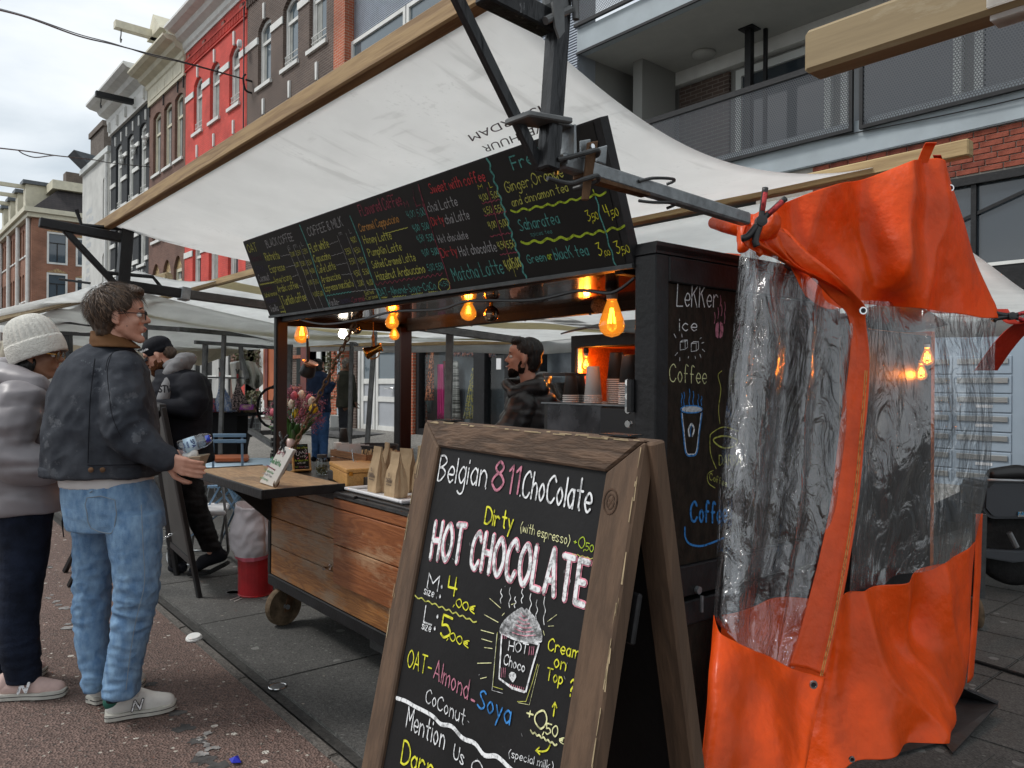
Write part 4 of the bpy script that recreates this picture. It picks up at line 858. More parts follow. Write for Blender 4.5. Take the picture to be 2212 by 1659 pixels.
# ivy and climbing plants: many small leaves
def ivy(name,label,x0,x1,y0_,y1_,y,n,r,m_='ivy',lean=0):
    mb=MB()
    for k in range(n):
        px=random.uniform(x0,x1)+6*math.sin(k*.7); py=random.uniform(y0_,y1_); c=PY(px,py,y-random.uniform(0,.28))
        a_=Vector((random.uniform(-1,1),random.uniform(-1,1),random.uniform(-1,1))).normalized(); b_=a_.orthogonal().normalized(); c2=a_.cross(b_); s_=r*random.uniform(.5,1.3)
        mb.add([c-b_*s_,c+c2*s_*.6,c+b_*s_,c-c2*s_*.6],[(0,1,2,3)])
    o=mb.build('foliage',m_); p=T(name,label,'plant',PY((x0+x1)/2,y1_,y-.1)); o.parent=p
    o.data.transform(Matrix.Translation(-p.location)); st=MB()
    for k in range(4): 
        x=x0+(x1-x0)*(k+.5)/4; st.tube([PY(x,y1_,y-.1),PY(x+4,(y0_+y1_)/2,y-.12),PY(x-2,y0_,y-.1)],.012,5)
    st.build('stem','wood_grey',p); return p
ivy('climbing_plant','dry climbing plant against the white pier beside the garage door',706,728,760,925,YF,520,.055)
ivy('climbing_plant','dark ivy hanging on the brick beside the grey downpipe',712,742,735,800,YF-.05,260,.05)
ivy('climbing_plant','green garland around the white brick window on the left',505,535,745,782,YF,240,.05); ivy('climbing_plant','green garland beside the white door frame',548,558,745,800,YF,140,.05)
p=PY(722,925,YF-.6); MB_=MB().lathe([(.16,0),(.24,.1),(.26,.36),(.22,.36),(.2,.30),(0,.30)],(p.x,p.y,GZ(p.y)),UP,12).build('planter','shop_white'); top(MB_,'low pale stone planter with the climbing plant by the garage','planter')
# green awning and round beer sign over the blue shop
t2=T('green_awning','small green awning beyond the stalls behind the bearded man','awning',PY(330,700,YF-1))
A=[PY(303,703,YF-1.4),PY(318,694,YF-.2),PY(362,690,YF-.2),PY(352,703,YF-1.4)]
MB().quad(PY(300,704,YF-1.5),PY(358,702,YF-1.5),PY(362,683,YF-.1),PY(318,680,YF-.1)).build('awning_cloth','green_awning',t2,solid=.02); MB().tube([PY(300,705,YF-1.5),PY(358,703,YF-1.5)],.03,6).build('awning_bar','black_steel',t2)
t2=T('beer_sign','round green beer sign with a red star hanging beyond the scarf stall','sign',PY(376,707,7.6))
c=PY(376,708,7.6); ax=(CAM-c); ax.z=0; ax.normalize(); ex_=UP.cross(ax)
dsk=MB().lathe([(.30,0),(.30,.12),(0,.125)],c,ax,28,).build('disc','sign_green',t2); MB().lathe([(.30,.05),(.325,.05),(.325,.13),(.30,.13)],c,ax,28).build('rim','chrome',t2)
st=[]; 
for k in range(10): r_=.115 if k%2==0 else .045; an=math.pi/2+k*math.pi/5; st.append(c+ax*.135+ex_*(math.cos(an)*r_)+UP*(math.sin(an)*r_+.10))
MB().prism(st,ax*.01).build('star','ink_red',t2,label='red five-pointed star')
ik=Ink(ax,.0); ik.text('Heineken',c+ax*.13-ex_*.25-UP*.10,ex_*.5,UP*.13,.018,jit=.1); ik.build('lettering','ink_white',t2)
MB().tube([c+UP*.3,c+UP*.3+Vector((0,1.3,0))],.03,6).build('bracket','black_steel',t2)
# ================================================================ overhead cables
def cable(pts,r,label,m_='black_plastic',sag=0):
    P=[PD(*p) for p in pts]; o=MB().tube(crv(P,8),r,5).build('street_cable',m_); return top(o,label,'cable')
a_=PY(530,172,YF-.2)
cable([(-30,15,13),(60,38,15),(170,78,17.5),(245,96,19),(330,118,20.5),(400,135,21.5),(525,170,depth(a_))],.018,'cable strung across the sky to the red house wall')
cable([(-30,12,13.2),(60,36,15.2),(170,74,17.7),(245,94,19.2),(330,121,20.7),(400,137,21.7),(525,171,depth(a_))],.012,'second thin wire twisted beside the upper street cable')
cable([(-30,317,16),(60,327,18),(120,336,20),(200,345,24),(240,352,28),(330,361,31),(395,362,33)],.016,'lower cable crossing in front of the chimney')
cable([(40,325,18),(52,333,18.2),(76,340,18.5),(105,337,19.2),(120,336,20)],.014,'short looped wire hanging from the lower cable')
w_=MB().tube([a_,a_+Vector((0,.25,0))],.03,6).tube(crv([a_+Vector((0,0,.15)),a_+Vector((.1,-.1,0)),a_+Vector((0,0,-.3)),a_+Vector((0,.2,-.35))],4),.03,6).build('wall_hook','black_steel'); top(w_,'iron wall hook holding the cable between red and brown houses','hook')
# ================================================================ canopies
cloth('canvas_white',(.93,.93,.915),.72,3,.07,scr=.11); cloth('canvas_back',(.92,.93,.92),.72,2.5,.12,stretch=(1,2,1)); cloth('canvas_seam',(.74,.70,.54),.5,2.5,.1); cloth('canvas_cream',(.74,.70,.60),.5,2.5,.15); 
woodmat('beam_pine',(.36,.235,.105),(.22,.13,.055),'X',7,.65,.2,dist=.05,ring=8); woodmat('beam_old',(.42,.30,.14),(.30,.20,.09),'X',9,.6,.2,dist=.05,ring=7); woodmat('beam_grey',(.30,.225,.12),(.20,.145,.075),'X',10,.7,.06,dist=.03,ring=1.3,wearamt=.15,wearcol=(.45,.40,.28)); 
CS=1.115; fy=1.085*CS
t=T('market_canopy','large scuffed white canvas stretched over the coffee cart','canopy',(-3,2,2.3))
def can(u,v):
    x=-5.24+u*3.75; y=fy+.01+v*2.10
    z=2.425-.03*v-.17*4*v*(1-v)*(.75+.25*u) +.006*math.sin(x*9+y*3)*math.sin(v*3.14)+.010*math.sin(x*2.3+v*4)*math.sin(v*3.14)
    x+= (-.05*math.sin(v*3.14) if u>.9 else 0)
    return (x,y,z)
MB().grid(can,60,40).build('canvas','canvas_white',t,smooth=True,solid=.002)
fb=MB().beam((-5.56,fy-.01,2.435),(-.9,fy-.01,2.435),.05,.069).build('front_beam','beam_pine',t,bevel=.0058)
# firm's printing on the underside, reading upside down from here
n_=Vector((0,.0,-1)); o_=PP(1110,290,Vector((-2,1.9,2.17)),Vector((0,-.05,1)))
def onc(px,py): 
    z=2.3
    for _ in range(12):
        p=PZ(px,py,z); v=(p.y-fy-.01)/2.10; u=(p.x+5.24)/3.75; z=can(min(max(u,0),.99),min(max(v,0),1))[2]
    return PZ(px,py,z-.004)
mat('print_grey',(.10,.065,.08),.8)
BF={} 
cu=bpy.data.curves.new('c','FONT')
def canvas_text(s,pa,pb,ph):
    cu=bpy.data.curves.new('c','FONT'); cu.body=s; cu.offset=0; ob=bpy.data.objects.new('c',cu); link(ob); dg=bpy.context.evaluated_depsgraph_get(); me=ob.evaluated_get(dg).to_mesh(); vs=[v.co.copy() for v in me.vertices]; fs=[tuple(p.vertices) for p in me.polygons]
    ob.evaluated_get(dg).to_mesh_clear(); bpy.data.objects.remove(ob); x1=max(v.x for v in vs); A=onc(*pa); B=onc(*pb); H_=onc(*ph)
    U_=(B-A)/x1; V_=(H_-A)/.70; mb=MB()
    out_=[]
    for v in vs:
        p=A+U_*v.x+V_*v.y; w=(p.y-fy-.01)/2.10; u=(p.x+5.24)/3.75; p.z=can(min(max(u,0),.99),min(max(w,0),1))[2]-.006; out_.append(p)
    mb.add(out_,fs); return mb.build('printing','print_grey',t)
canvas_text('VERHUUR',(1172,267),(1040,316),(1047,334) if False else (1178,283))
canvas_text('AMSTERDAM',(1216,209),(1010,292),(1224,226))
MB().add([Vector(can(.2,.3))-Vector((0,0,.003))]+[Vector(can(.2,.3))+Vector((.012*math.cos(k),.009*math.sin(k),-.003)) for k in range(7)],[tuple(range(1,8))]).build('spot','rust',t)
rb_=top(MB().beam((-6.2,3.33,2.38),(-1.12,3.33,2.395),.056,.067).build('canopy_beam','beam_old',None,bevel=.0058),'wooden beam carrying the back edge of the canvas, orange strap over its end','beam')
# big canopy behind
t=T('market_canopy','wide white canopy of the stalls behind the coffee cart','canopy',(-7,5,2.2))
PL=PY(500,741,6.6); PR=PY(1160,737,6.6); PQ=PY(1480,745,6.6)
def back(u,v):
    x=-13.6+u*12.1+1.5*(v-.5)*math.sin(math.pi*u); y0=3.42 if x>-5.2 else 2.25; z0=2.36 if x>-5.2 else 2.28
    y=y0+(6.6-y0)*v; zf=PL.z+(PR.z-PL.z)*max(0,min(1,(x-PL.x)/(PR.x-PL.x)))
    return (x,y,z0+(zf-z0)*v-.16*4*v*(1-v)*.6+.018*math.sin(x*7+y*1.5)*math.sin(v*3.14)+.012*math.sin(x*2.1+y*5)*v)
cb=MB().grid(back,120,30).build('canvas','canvas_back',t,smooth=True,solid=.002); cb.data.materials.append(M['canvas_seam'])
for k,pl in enumerate(cb.data.polygons):
    i,j=divmod(k,30)
    if any(q<=i<q+4 for q in (52,76,98)): pl.material_index=1
MB().grid(lambda u,v:Vector(back(u,1))+Vector((0,.01+.02*math.sin(u*90),-.16*v)),80,2).build('valance','canvas_back',t,smooth=True,solid=.002)
MB().grid(lambda u,v:Vector(back(.0+u*.66,0)).lerp(Vector(back(.0+u*.66,0))+Vector((0,-.62,.02+.10*(1-u))),v)+Vector((0,0,-.04*math.sin(v*3.1))),60,8).build('front_flap','canvas_back',t,smooth=True,solid=.002)
MB().beam((-13.6,2.25,2.27),(-4.95,2.25,2.27),.045,.055).build('beam','beam_old',t,bevel=.008); 
MB().beam(PL+Vector((-3,-.05,.0)),PR+Vector((0,-.05,.0)),.05,.08).build('beam','beam_old',t,bevel=.008)
q=PY(1215,727,6.5); MB().beam(q+Vector((-.7,0,0)),q+Vector((.25,0,.02)),.09,.07).build('beam_end','beam_grey',t,bevel=.015)
# canopy further left with a white roll on its beam
t=T('market_canopy','canopy of the left stalls with rolled white canvas on a square beam','canopy',PD(200,650,8))
A=PD(-60,690,11);B=PD(318,607,6.95); MB().tube([A,B],.055,10).build('canvas_roll','canvas_back',t); MB().beam(A-Vector((0,0,.09)),PD(366,599,6.7),.07,.09).build('beam','beam_grey',t,bevel=.015)
MB().grid(lambda u,v:(A.lerp(B,u)-Vector((0,0,.1))).lerp((A.lerp(B,u))+Vector((0,4.2,-.25)),v)-Vector((0,0,.2*math.sin(v*3.14)+.02*math.sin(u*40))),50,14).build('canvas','canvas_back',t,smooth=True,solid=.002)
# grey cream backdrop canvases further off on the left
t=T('market_canopy','cream canvas stall roof beyond the woman in the white hat','canopy',PD(60,760,15))
A=PD(-40,740,15);B=PD(330,700,12); MB().grid(lambda u,v:(A.lerp(B,u)).lerp(PD(-40,870,16).lerp(PD(330,800,13),u),v)+Vector((0,.12*math.sin(u*19+v*3),.03*math.sin(v*9+u*5))),60,16).build('canvas','canvas_cream',t,smooth=True,solid=.002)
MB().beam(PD(60,735,13.5),PD(190,705,12.2),.10,.16).build('plank','beam_old',t)
t=T('market_canopy','peaked white and black canvas of the stall behind the black cap','canopy',PD(400,745,12))
MB().add([PD(300,755,12),PD(375,726,11.5),PD(488,745,11),PD(540,752,12),PD(430,790,13)],[(0,1,4),(1,2,4),(2,3,4)]).build('canvas','canvas_cream',t,solid=.004); MB().add([PD(372,712,11.4),PD(470,742,11),PD(376,728,11.4)],[(0,1,2)]).build('white_flap','canvas_back',t,solid=.004)
MB().tube([PD(300,757,12),PD(375,728,11.5),PD(488,747,11)],.02,6).build('edge','black_plastic',t)
# ================================================================ steel stall frames
def stick(name,label,parts,cat='stall frame',grp=None,m_='grey_steel'):
    t=T(name,label,cat,PD(*parts[0][0]),grp)
    for a_,b_,w,*r in parts: MB().beam(PD(*a_),PD(*b_),w,w).build(r[0] if r else 'bar',r[1] if len(r)>1 else m_,t,bevel=.004)
    return t
def foot(px,py,d): p=PD(px,py,d); return p
XT=-5.25
t=T('stall_trestle','black steel trestle at the far end of the coffee stall','stall frame',PX(275,515,XT))
def PXb(a,b,w,name,m_='black_steel',h=None): return MB().beam(PX(*a,XT),PX(*b,XT),w,h or w).build(name,m_,t,bevel=.004)
PXb((85,480),(272,516),.055,'arm'); PXb((140,497),(247,612),.035,'brace'); PXb((276,474),(263,640),.07,'post')
PXb((262,615),(392,634),.06,'rail'); PXb((388,633),(408,637),.085,'joint_sleeve','galvanised'); PXb((404,636),(1123,735),.058,'rail','dark_steel')
hk=PX(275,485,XT)
MB().tube([PX(262,466,XT)+Vector((0,-.25,.0)),PX(262,480,XT)+Vector((0,-.22,-.05)),hk+Vector((0,0,-.03)),hk+Vector((0,.16,-.03)),hk+Vector((0,.18,.08))],.013,6).build('hook','black_steel',t)
h2=PX(330,598,XT); MB().tube([h2+Vector((0,-.3,0)),h2,h2+Vector((0,.05,-.06))],.012,6).build('hook','black_steel',t)
for (a_,b_) in ((PX(275,474,XT),PX(280,462,XT)),): MB().beam(a_,b_,.02,.02).build('pin','black_steel',t)
# frames of the stalls behind
d1=9.0
stick('steel_stall','grey steel frame with tall post right of the bearded man',[((487,636,d1),(477,930,d1),.045,'post'),((384,711,8.2),(592,729,9.6),.05,'rail'),((590,729,9.6),(771,744,11),.05,'rail'),((483,690,d1),(482,720,d1),.07,'sleeve'),((476,928,d1),(476,1010,d1),.045,'post')])
stick('steel_stall','short steel posts and rail of the stall behind the hanging ladle',[((627,737,10.2),(621,975,10.2),.06,'post'),((421,739,9.5),(592,751,10.5),.045,'rail'),((520,748,10.2),(524,800,10.2),.05,'post'),((524,778,10.1),(534,820,10.0),.05,'strut'),((444,735,10.4),(440,880,10.4),.06,'post')])
stick('steel_stall','steel post in front of the white garage door',[((810,716,8.4),(792,975,8.4),.05,'post'),((757,735,9.5),(771,744,11),.05,'rail'),((760,735,9.5),(755,960,9.5),.045,'post')])
stick('steel_stall','steel post in front of the fabric shop window',[((972,714,6.6),(965,1040,6.6),.06,'post'),((900,707,6.2),(1124,736,6.95),.055,'rail')])
stick('steel_stall','thin dark frame of the stalls above the white hat',[((77,686,10),(195,700,9.3),.06,'rail','black_steel'),((105,718,10.5),(200,723,10),.05,'rail','black_steel'),((144,724,10.4),(145,780,10.4),.11,'post','black_plastic'),((0,668,11),(48,672,11),.04,'rail','black_steel'),((195,612,10),(128,603,10),.03,'rail','black_steel')])
stick('steel_stall','upright and rail behind the bearded man\'s cap',[((316,652,8.6),(313,770,8.6),.04,'post'),((307,706,8.2),(392,712,8.3),.05,'rail'),((278,700,8.5),(279,760,8.5),.05,'post','rust')])
stick('steel_stall','low steel cross rails of the stalls left of the cart',[((560,935,8.5),(600,933,8.6),.05,'rail','dark_steel'),((540,930,8),(600,968,7.6),.05,'brace'),((413,932,9),(445,935,9),.05,'rail','dark_steel')])
# ================================================================ coffee cart
an=R(2.15); KA_=Vector((math.cos(an),-math.sin(an),0)); KB_=Vector((math.sin(an),math.cos(an),0)); K0=Vector((-4.74,1.93,0))
KM=Matrix((KA_,KB_,UP)).transposed()
def K(u,v,z): return K0+KA_*u+KB_*v+Vector((0,0,z))
def kbox(mb,u0,v0,z0,u1,v1,z1): return mb.box(K((u0+u1)/2,(v0+v1)/2,(z0+z1)/2),(abs(u1-u0),abs(v1-v0),abs(z1-z0)),KM)
U0,U1=.24,3.29; VD=.92; ZC=.905; ZR=1.852
cart=T('coffee_cart','black framed coffee cart with worn orange wood front, menu board and lit roof','cart',K(1.7,.4,0))
woodmat('plank_orange',(.36,.155,.045),(.20,.075,.022),'X',7,.45,.25,wearamt=.42,wearcol=(.29,.21,.14)); woodmat('panel_red',(.30,.105,.036),(.20,.062,.02),'X',5,.35,.2,wearamt=.05,wearcol=(.45,.28,.16)); woodmat('shelf_wood',(.40,.26,.14),(.22,.13,.065),'X',8,.5,.3,wearamt=.12,wearcol=(.12,.08,.05)); woodmat('box_wood',(.62,.34,.11),(.48,.24,.07),'X',8,.45,.15); woodmat('crate_wood',(.33,.15,.06),(.20,.085,.035),'X',8,.6,.3); mat('counter_black',(.03,.026,.024),.35,nscale=6,namt=.3)
woodmat('frame_brown',(.125,.074,.045),(.055,.032,.019),'X',11,.8,.6,ring=9,dist=.08); woodmat('frame_brown_v',(.115,.068,.040),(.070,.041,.024),'Z',11,.8,.35,ring=5,dist=.1); mat('chipped',(.40,.31,.19),.8,nscale=30,namt=.2); mat('post_red',(.028,.009,.006),.35); mat('dark_red_box',(.10,.03,.018),.3,nscale=4,namt=.3,stretch=(1,1,.2))
f=MB(); zb=.235
kbox(f,U0,0,zb,U1,.05,zb+.065); kbox(f,U0,VD-.05,zb,U1,VD,zb+.065); kbox(f,U0,.05,zb,U0+.05,VD-.05,zb+.065); kbox(f,U1-.05,.05,zb,U1,VD-.05,zb+.065)
f.build('base_frame','black_steel',cart,bevel=.005)
kbox(MB(),U0+.055,.053,zb+.02,U1-.055,VD-.053,zb+.05).build('floor_panel','black_plastic',cart)
for u in (U0,):
    kbox(MB(),u,-.001,zb+.067,u+.035,.05,ZC-.03).build('corner_post','black_steel',cart,bevel=.003)
# planks left half: separate boards
pz=[zb+.068,zb+.245,zb+.415,zb+.58,ZC-.03]
for i in range(4):
    z0,z1=pz[i],pz[i+1]-.004
    kbox(MB(),U0+.037,.006+random.uniform(-.001,.001),z0,1.17 if i>0 else 3.2,.03,z1).build('plank','plank_orange',cart,bevel=.003)
pz2=[zb+.20,zb+.40,zb+.585,ZC-.032]
for i in range(3):
    kbox(MB(),1.175,-.018,pz2[i]+.002,3.18,.004,pz2[i+1]-.003).build('panel_board','panel_red',cart,bevel=.003)
MB().tube([K(1.10,.0,.50),K(1.10,-.04,.50),K(1.125,-.045,.50)],.008,6).lathe([(.016,0),(.016,.006)],K(1.10,.004,.50),-KB_,10).build('latch','chrome',cart)
kbox(MB(),U0+.02,.05,zb+.07,U0+.04,VD-.02,ZC-.03).build('end_panel','plank_orange',cart)
kbox(MB(),U0+.05,VD-.03,zb+.07,U1-.05,VD-.01,ZC-.03).build('rear_panel','crate_wood',cart)
kbox(MB(),U0,.002,ZC-.028,U1-.04,VD,ZC).build('counter_top','counter_black',cart,bevel=.004)
kbox(MB(),U0,-.006,ZC-.05,1.5,.0,ZC-.003).build('top_rail','black_steel',cart); kbox(MB(),1.18,-.024,ZC-.028,3.2,.0,ZC-.012).build('sliding_track','dark_steel',cart)
kbox(MB(),1.2,-.03,ZC-.012,1.42,-.008,ZC+.002).build('track_end','black_plastic',cart,bevel=.003)
# wheels
def castor(u,v,ang,r=.115):
    c=K(u,v,r); d=Vector((math.cos(ang),math.sin(ang),0)); s=Vector((-d.y,d.x,0)); w=MB().lathe([(r-.026,-.022),(r-.004,-.024),(r,-.014),(r,.014),(r-.004,.024),(r-.026,.022)],c,s,28).build('wheel','tyre_tan' if 'tyre_tan' in M else mat('tyre_tan',(.17,.12,.075),.8,nscale=14,namt=.3,bump=.3).name,cart,smooth=False)
    MB().lathe([(.0,-.018),(.035,-.02),(.04,-.012),(r-.02,-.008),(r-.02,.008),(.04,.012),(.035,.02),(0,.018)],c,s,24).build('rim','dark_steel',w); MB().lathe([(.014,-.05),(.014,.05)],c,s,10).build('axle','galvanised',w)
    fk=MB(); 
    for q in (-1,1): fk.prism([c+s*q*.034+Vector((0,0,-.03))-d*.02,c+s*q*.034+Vector((0,0,-.03))+d*.02,c+s*q*.034+Vector((0,0,r+.01))+d*.05+d*.03,c+s*q*.034+Vector((0,0,r+.01))-d*.03+d*.05],s*q*.005)
    fk.build('fork','rust',w,auto=True); MB().lathe([(.045,0),(.045,.012)],c+Vector((0,0,r+.006))+d*.05,UP,16).build('swivel_plate','rust',w)
castor(.34,.06,R(100)); castor(.40,.80,R(40)); castor(2.9,.08,R(10)); castor(2.9,.8,R(10))
kbox(MB(),1.35,.10,.13,2.9,.16,.225).build('axle_beam','dark_steel',cart)
# posts and roof
def post(u,v,z0,z1,w=.055,m_='black_steel',name='post'): kbox(MB(),u,v,z0,u+w,v+w,z1).build(name,m_,cart,bevel=.003)
kbox(MB(),.31,.0,ZC,.345,.07,ZR).build('post','black_steel',cart,bevel=.003); kbox(MB(),.347,.008,ZC,.352,.068,ZR).build('post_side','post_red',cart)
kbox(MB(),.30,VD-.09,ZC,.375,VD,ZR-.02).build('post','black_steel',cart,bevel=.003); kbox(MB(),.377,VD-.088,ZC,.383,VD-.01,ZR-.03).build('post_side','post_red',cart)
mb=MB(); rr_=random.Random(2)
for k in range(7): kbox(mb,.295-rr_.uniform(.005,.02),-.004,1.0+k*.035,.309,.03,1.0+k*.035+rr_.uniform(.012,.03))
mb.build('broken_edge','black_steel',cart,kind='stuff')
kbox(MB(),.26,.004,ZR+.002,U1,VD,ZR+.03).build('roof_panel','black_steel',cart); kbox(MB(),.40,.06,ZR-.008,3.12,VD-.05,ZR+.0).build('ceiling','ceiling_gloss',cart)
f=MB(); kbox(f,.26,.03,ZR-.035,3.2,.06,ZR+.0); kbox(f,.26,VD-.05,ZR-.05,3.2,VD,ZR+.0); kbox(f,.26,.02,ZR-.05,.30,VD-.05,ZR); kbox(f,3.10,.02,ZR-.05,3.14,VD-.05,ZR); f.build('roof_frame','black_steel',cart,bevel=.003)
for u in (.6,1.1,1.6,2.1,2.6,3.0): MB().lathe([(.006,0),(.006,-.006)],K(u,VD-.03,ZR-.05),UP,8).build('screw','galvanised',cart)
# tall cabinet at the right end with written side board
CB=1.0
kbox(MB(),3.205,.0,.02,U1,.06,1.845).build('cabinet_post','black_steel',cart,bevel=.004)
f=MB(); kbox(f,U1-.05,.062,1.765,U1,CB,1.845); kbox(f,U1-.05,CB,.0,U1,CB+.06,1.845); kbox(f,U1-.05,.062,.80,U1,CB,.895); kbox(f,U1-.05,.062,.71,U1,CB,.785); kbox(f,U1-.05,.062,.05,U1,CB,.13); f.build('cabinet_frame','black_steel',cart,bevel=.004)
kbox(MB(),U1-.03,.062,.897,U1-.014,CB,1.763).build('side_board','board_brown',cart); kbox(MB(),U1-.03,.062,.13,U1-.014,CB,.708).build('lower_board','board_brown',cart)
kbox(MB(),3.205,.062,.02,3.225,CB,1.85).build('cabinet_inner','dark_red_box',cart); kbox(MB(),3.2,.0,1.847,U1,CB+.06,1.87).build('cabinet_top','black_steel',cart)
for z in (1.42,1.25):
    h=MB(); kbox(h,3.165,.0,z-.05,3.2,.02,z+.05); h=h.build('hinge','galvanised',cart,bevel=.003); MB().tube([K(3.20,-.008,z-.05),K(3.20,-.008,z+.05)],.012,8).build('hinge_pin','black_steel',h)
mb=MB()
for k in range(9): mb.lathe([(.011,-.006),(.013,0),(.011,.006)],K(3.19,-.006,1.46-k*.042),KB_,8)
mb.build('zip_chain','chrome',cart,kind='stuff')
MB().tube([K(U1,.2,.80)+KA_*.02,K(U1,.2,.80)+KA_*.02+Vector((0,0,-.05))],.006,6).lathe([(.012,0),(.012,.012)],K(U1,.2,.815),KA_,10).build('hook_eye','galvanised',cart)
# writing on the side board
sb=Board(K(U1-.013,0,1.3),KA_,cart,'lettering',(2600,1050,.75301))
E_=lambda *a,**k: sb.text(*a,**k)
E_('LeKKer',(84,208),(296,214),112,'ink_white',.055,lean=(.04,-1)); E_('ice',(100,335),(186,336),66,'ink_white',.085); E_('Coffee',(45,602),(238,610),92,'ink_cream',.055)
for cx_,cy_ in ((120,412),(178,420)):
    for p_ in ([(-18,-18),(8,-20),(8,20),(-18,24),(-18,-18)],[(8,-20),(20,-28),(20,10),(8,20)],[(-18,-18),(-6,-27),(20,-28)]): sb.line([(cx_+a_,cy_+b_) for a_,b_ in p_],'ink_white',2.6,False)
for q in ([(70,352),(80,372)],[(110,350),(112,368)],[(205,378),(212,372)],[(215,400),(226,396)],[(218,432),(230,444)],[(205,458),(211,476)],[(180,468),(182,480)],[(88,450),(76,464)],[(100,476),(100,492)],[(146,470),(144,478)]): sb.line(q,'ink_white',2.5,False)
for x in (122,150,170,196,110,213): sb.line([(x,640+abs(x-150)*.6),(x+3,670+abs(x-150)*.3),(x-2,700),(x+1,725)],'ink_blue',3.5)
for k in range(16): a_=-48+k*6.4; sb.line([(160+a_,745-14*math.sqrt(max(0,1-(a_/56)**2))),(160+a_+5,745+14*math.sqrt(max(0,1-(a_/56)**2)))],'ink_white',4,False)
sb.line([(104,745),(125,730),(160,727),(198,731),(218,745),(198,760),(160,764),(122,760),(104,745)],'ink_blue',4.5)
sb.line([(108,765),(118,860),(131,972),(160,988),(190,970),(203,860),(216,765)],'ink_blue',6); sb.line([(113,768),(123,860),(135,968),(160,980),(186,966),(199,860),(211,768)],'ink_white',3.2)
sb.line([(150,885),(146,850),(160,822)],'ink_white',7); sb.line([(166,885),(175,850),(164,822)],'ink_white',7); sb.line([(157,888),(157,850),(166,820)],'ink_blue',3)
for dx_ in (-13,-7,7,13): sb.line([(307+dx_,288+abs(dx_)),(307+dx_*1.25,330),(305+dx_,374-abs(dx_))],'ink_hot' if False else 'ink_pink',9)
sb.line([(309,285),(305,330),(307,378)],'menu_black' if False else 'ink_black',3)
for x,y in ((282,240),(300,215),(312,150),(318,200),(335,185),(333,240)): sb.line([(x,y),(x+3,y+28),(x-1,y+56)],'ink_pink',3)
E_('Coffee',(158,1335),(345,1335),105,'ink_blue',.13); sb.line([(127,1362),(128,1410),(150,1448),(205,1461),(262,1446),(330,1418)],'ink_blue',7)
sb.line([(320,545),(300,570),(315,640),(303,740),(310,820)],'ink_yel2',2.5); sb.line([(405,860),(330,838),(268,870),(258,900),(262,980),(290,1055)],'ink_yel2',3); sb.line([(275,905),(330,885),(400,905),(380,940),(320,945),(275,905)],'ink_yel2',5); E_('DARRA',(305,1036),(420,1034),50,'ink_yel2',.09); E_('Coffee',(256,1112),(345,1150),36,'ink_yel2',.1); sb.line([(275,1065),(246,1085),(250,1130),(285,1158)],'ink_yel2',2.5)
sb.done()
# ---------------------------------------------------------------- hinged menu board
lean=.168; zt_=.435
BLc=K(.255,-.001,ZR+.002); BRc=K(3.205,-.001,ZR-.034); tv=Vector((0,0,zt_))-KB_*lean
TLc=BLc+tv; nn=(BRc-BLc).cross(tv).normalized(); TRc=PP(1296,253,BLc,nn)
if nn.y>0: nn=-nn
mbd=MB().prism([BLc,BRc,TRc,TLc],-nn*.035).build('menu_board','black_steel',cart,auto=True)
fc=MB().prism([BLc+nn*.002+tv*.01,BRc+nn*.002+tv*.01-KA_*.03,TRc+nn*.002-KA_*.03-tv*.012,TLc+nn*.002-tv*.012],-nn*.0015).build('writing_face','menu_black',mbd)
MB().beam(BLc+nn*.006,BRc+nn*.006,.012,.014).build('metal_edge','dark_steel',mbd)
# real place of each word is taken from the board plane itself
mB=Board(BLc+nn*.0021,nn,mbd,'lettering',(950,850,.36166)); L1=(-.345,-.94)
def m1(t,a,b,h,c='ink_yel2',w=.105): mB.fr=(950,850,.36166); mB.text(t,a,b,h*.97,c,w,lean=L1)
def pr(t,a,c='ink_yel2',h=50,dx=46): m1(t,a,(a[0]+dx,a[1]-dx*.22),h,c,.11)
m1('OAT',(88,400),(182,380),92); m1('BLACK COFFEE',(285,345),(575,265),85,'ink_grey'); m1('S',(518,372),(540,368),50,'ink_grey'); m1('m',(580,347),(612,340),55,'ink_grey'); m1('L',(662,327),(682,322),50,'ink_grey')
m1('Almond',(118,503),(230,480),78,'ink_maroon'); m1('Ristretto',(275,488),(425,462),90); m1('SOYA',(172,622),(258,604),72,'ink_violet'); m1('Espresso',(325,618),(485,588),82); m1('Coconut',(205,718),(315,695),82,'ink_grey'); m1('Americano',(372,738),(555,692),76); m1('Caramel',(240,822),(340,802),62,'ink_maroon'); m1('Arabic coffee',(410,833),(630,782),78); m1('Salted caramel',(262,888),(395,858),48); m1('Hazelnut',(288,950),(400,928),60,'ink_violet'); m1('TurKish coffee',(470,970),(715,918),95); m1('Vanilla',(330,1048),(410,1028),74,'ink_grey')
mB.fr=(950,850,.36166); mB.wavy((205,748),(355,722),5,9,'ink_yel2',4); mB.wavy((430,1045),(485,1040),4,3,'ink_yel2',4); mB.line([(410,860),(450,960),(485,1055)],'ink_yel2',4); m1('0,50',(428,1012),(470,1002),30)
for p_,t_ in (((545,442),'2,00'),((608,428),'2,50'),((682,412),'3,50'),((590,556),'2,00'),((655,546),'2,50'),((728,534),'3,50'),((692,640),'3,00'),((762,622),'4,00'),((735,750),'4,00'),((800,742),'5,00'),((795,878),'4,00'),((852,872),'5,00')): pr(t_,p_)
mB.fr=(950,850,.36166)
for a_,b_ in (((505,345),(775,1035)),((565,325),(840,1025)),((635,320),(900,1015)),((1045,215),(1265,800)),((1140,185),(1365,795))): mB.line([a_,((a_[0]*.6+b_[0]*.4)+5,a_[1]*.6+b_[1]*.4),((a_[0]*.3+b_[0]*.7)-4,a_[1]*.3+b_[1]*.7),b_],'ink_grey',3)
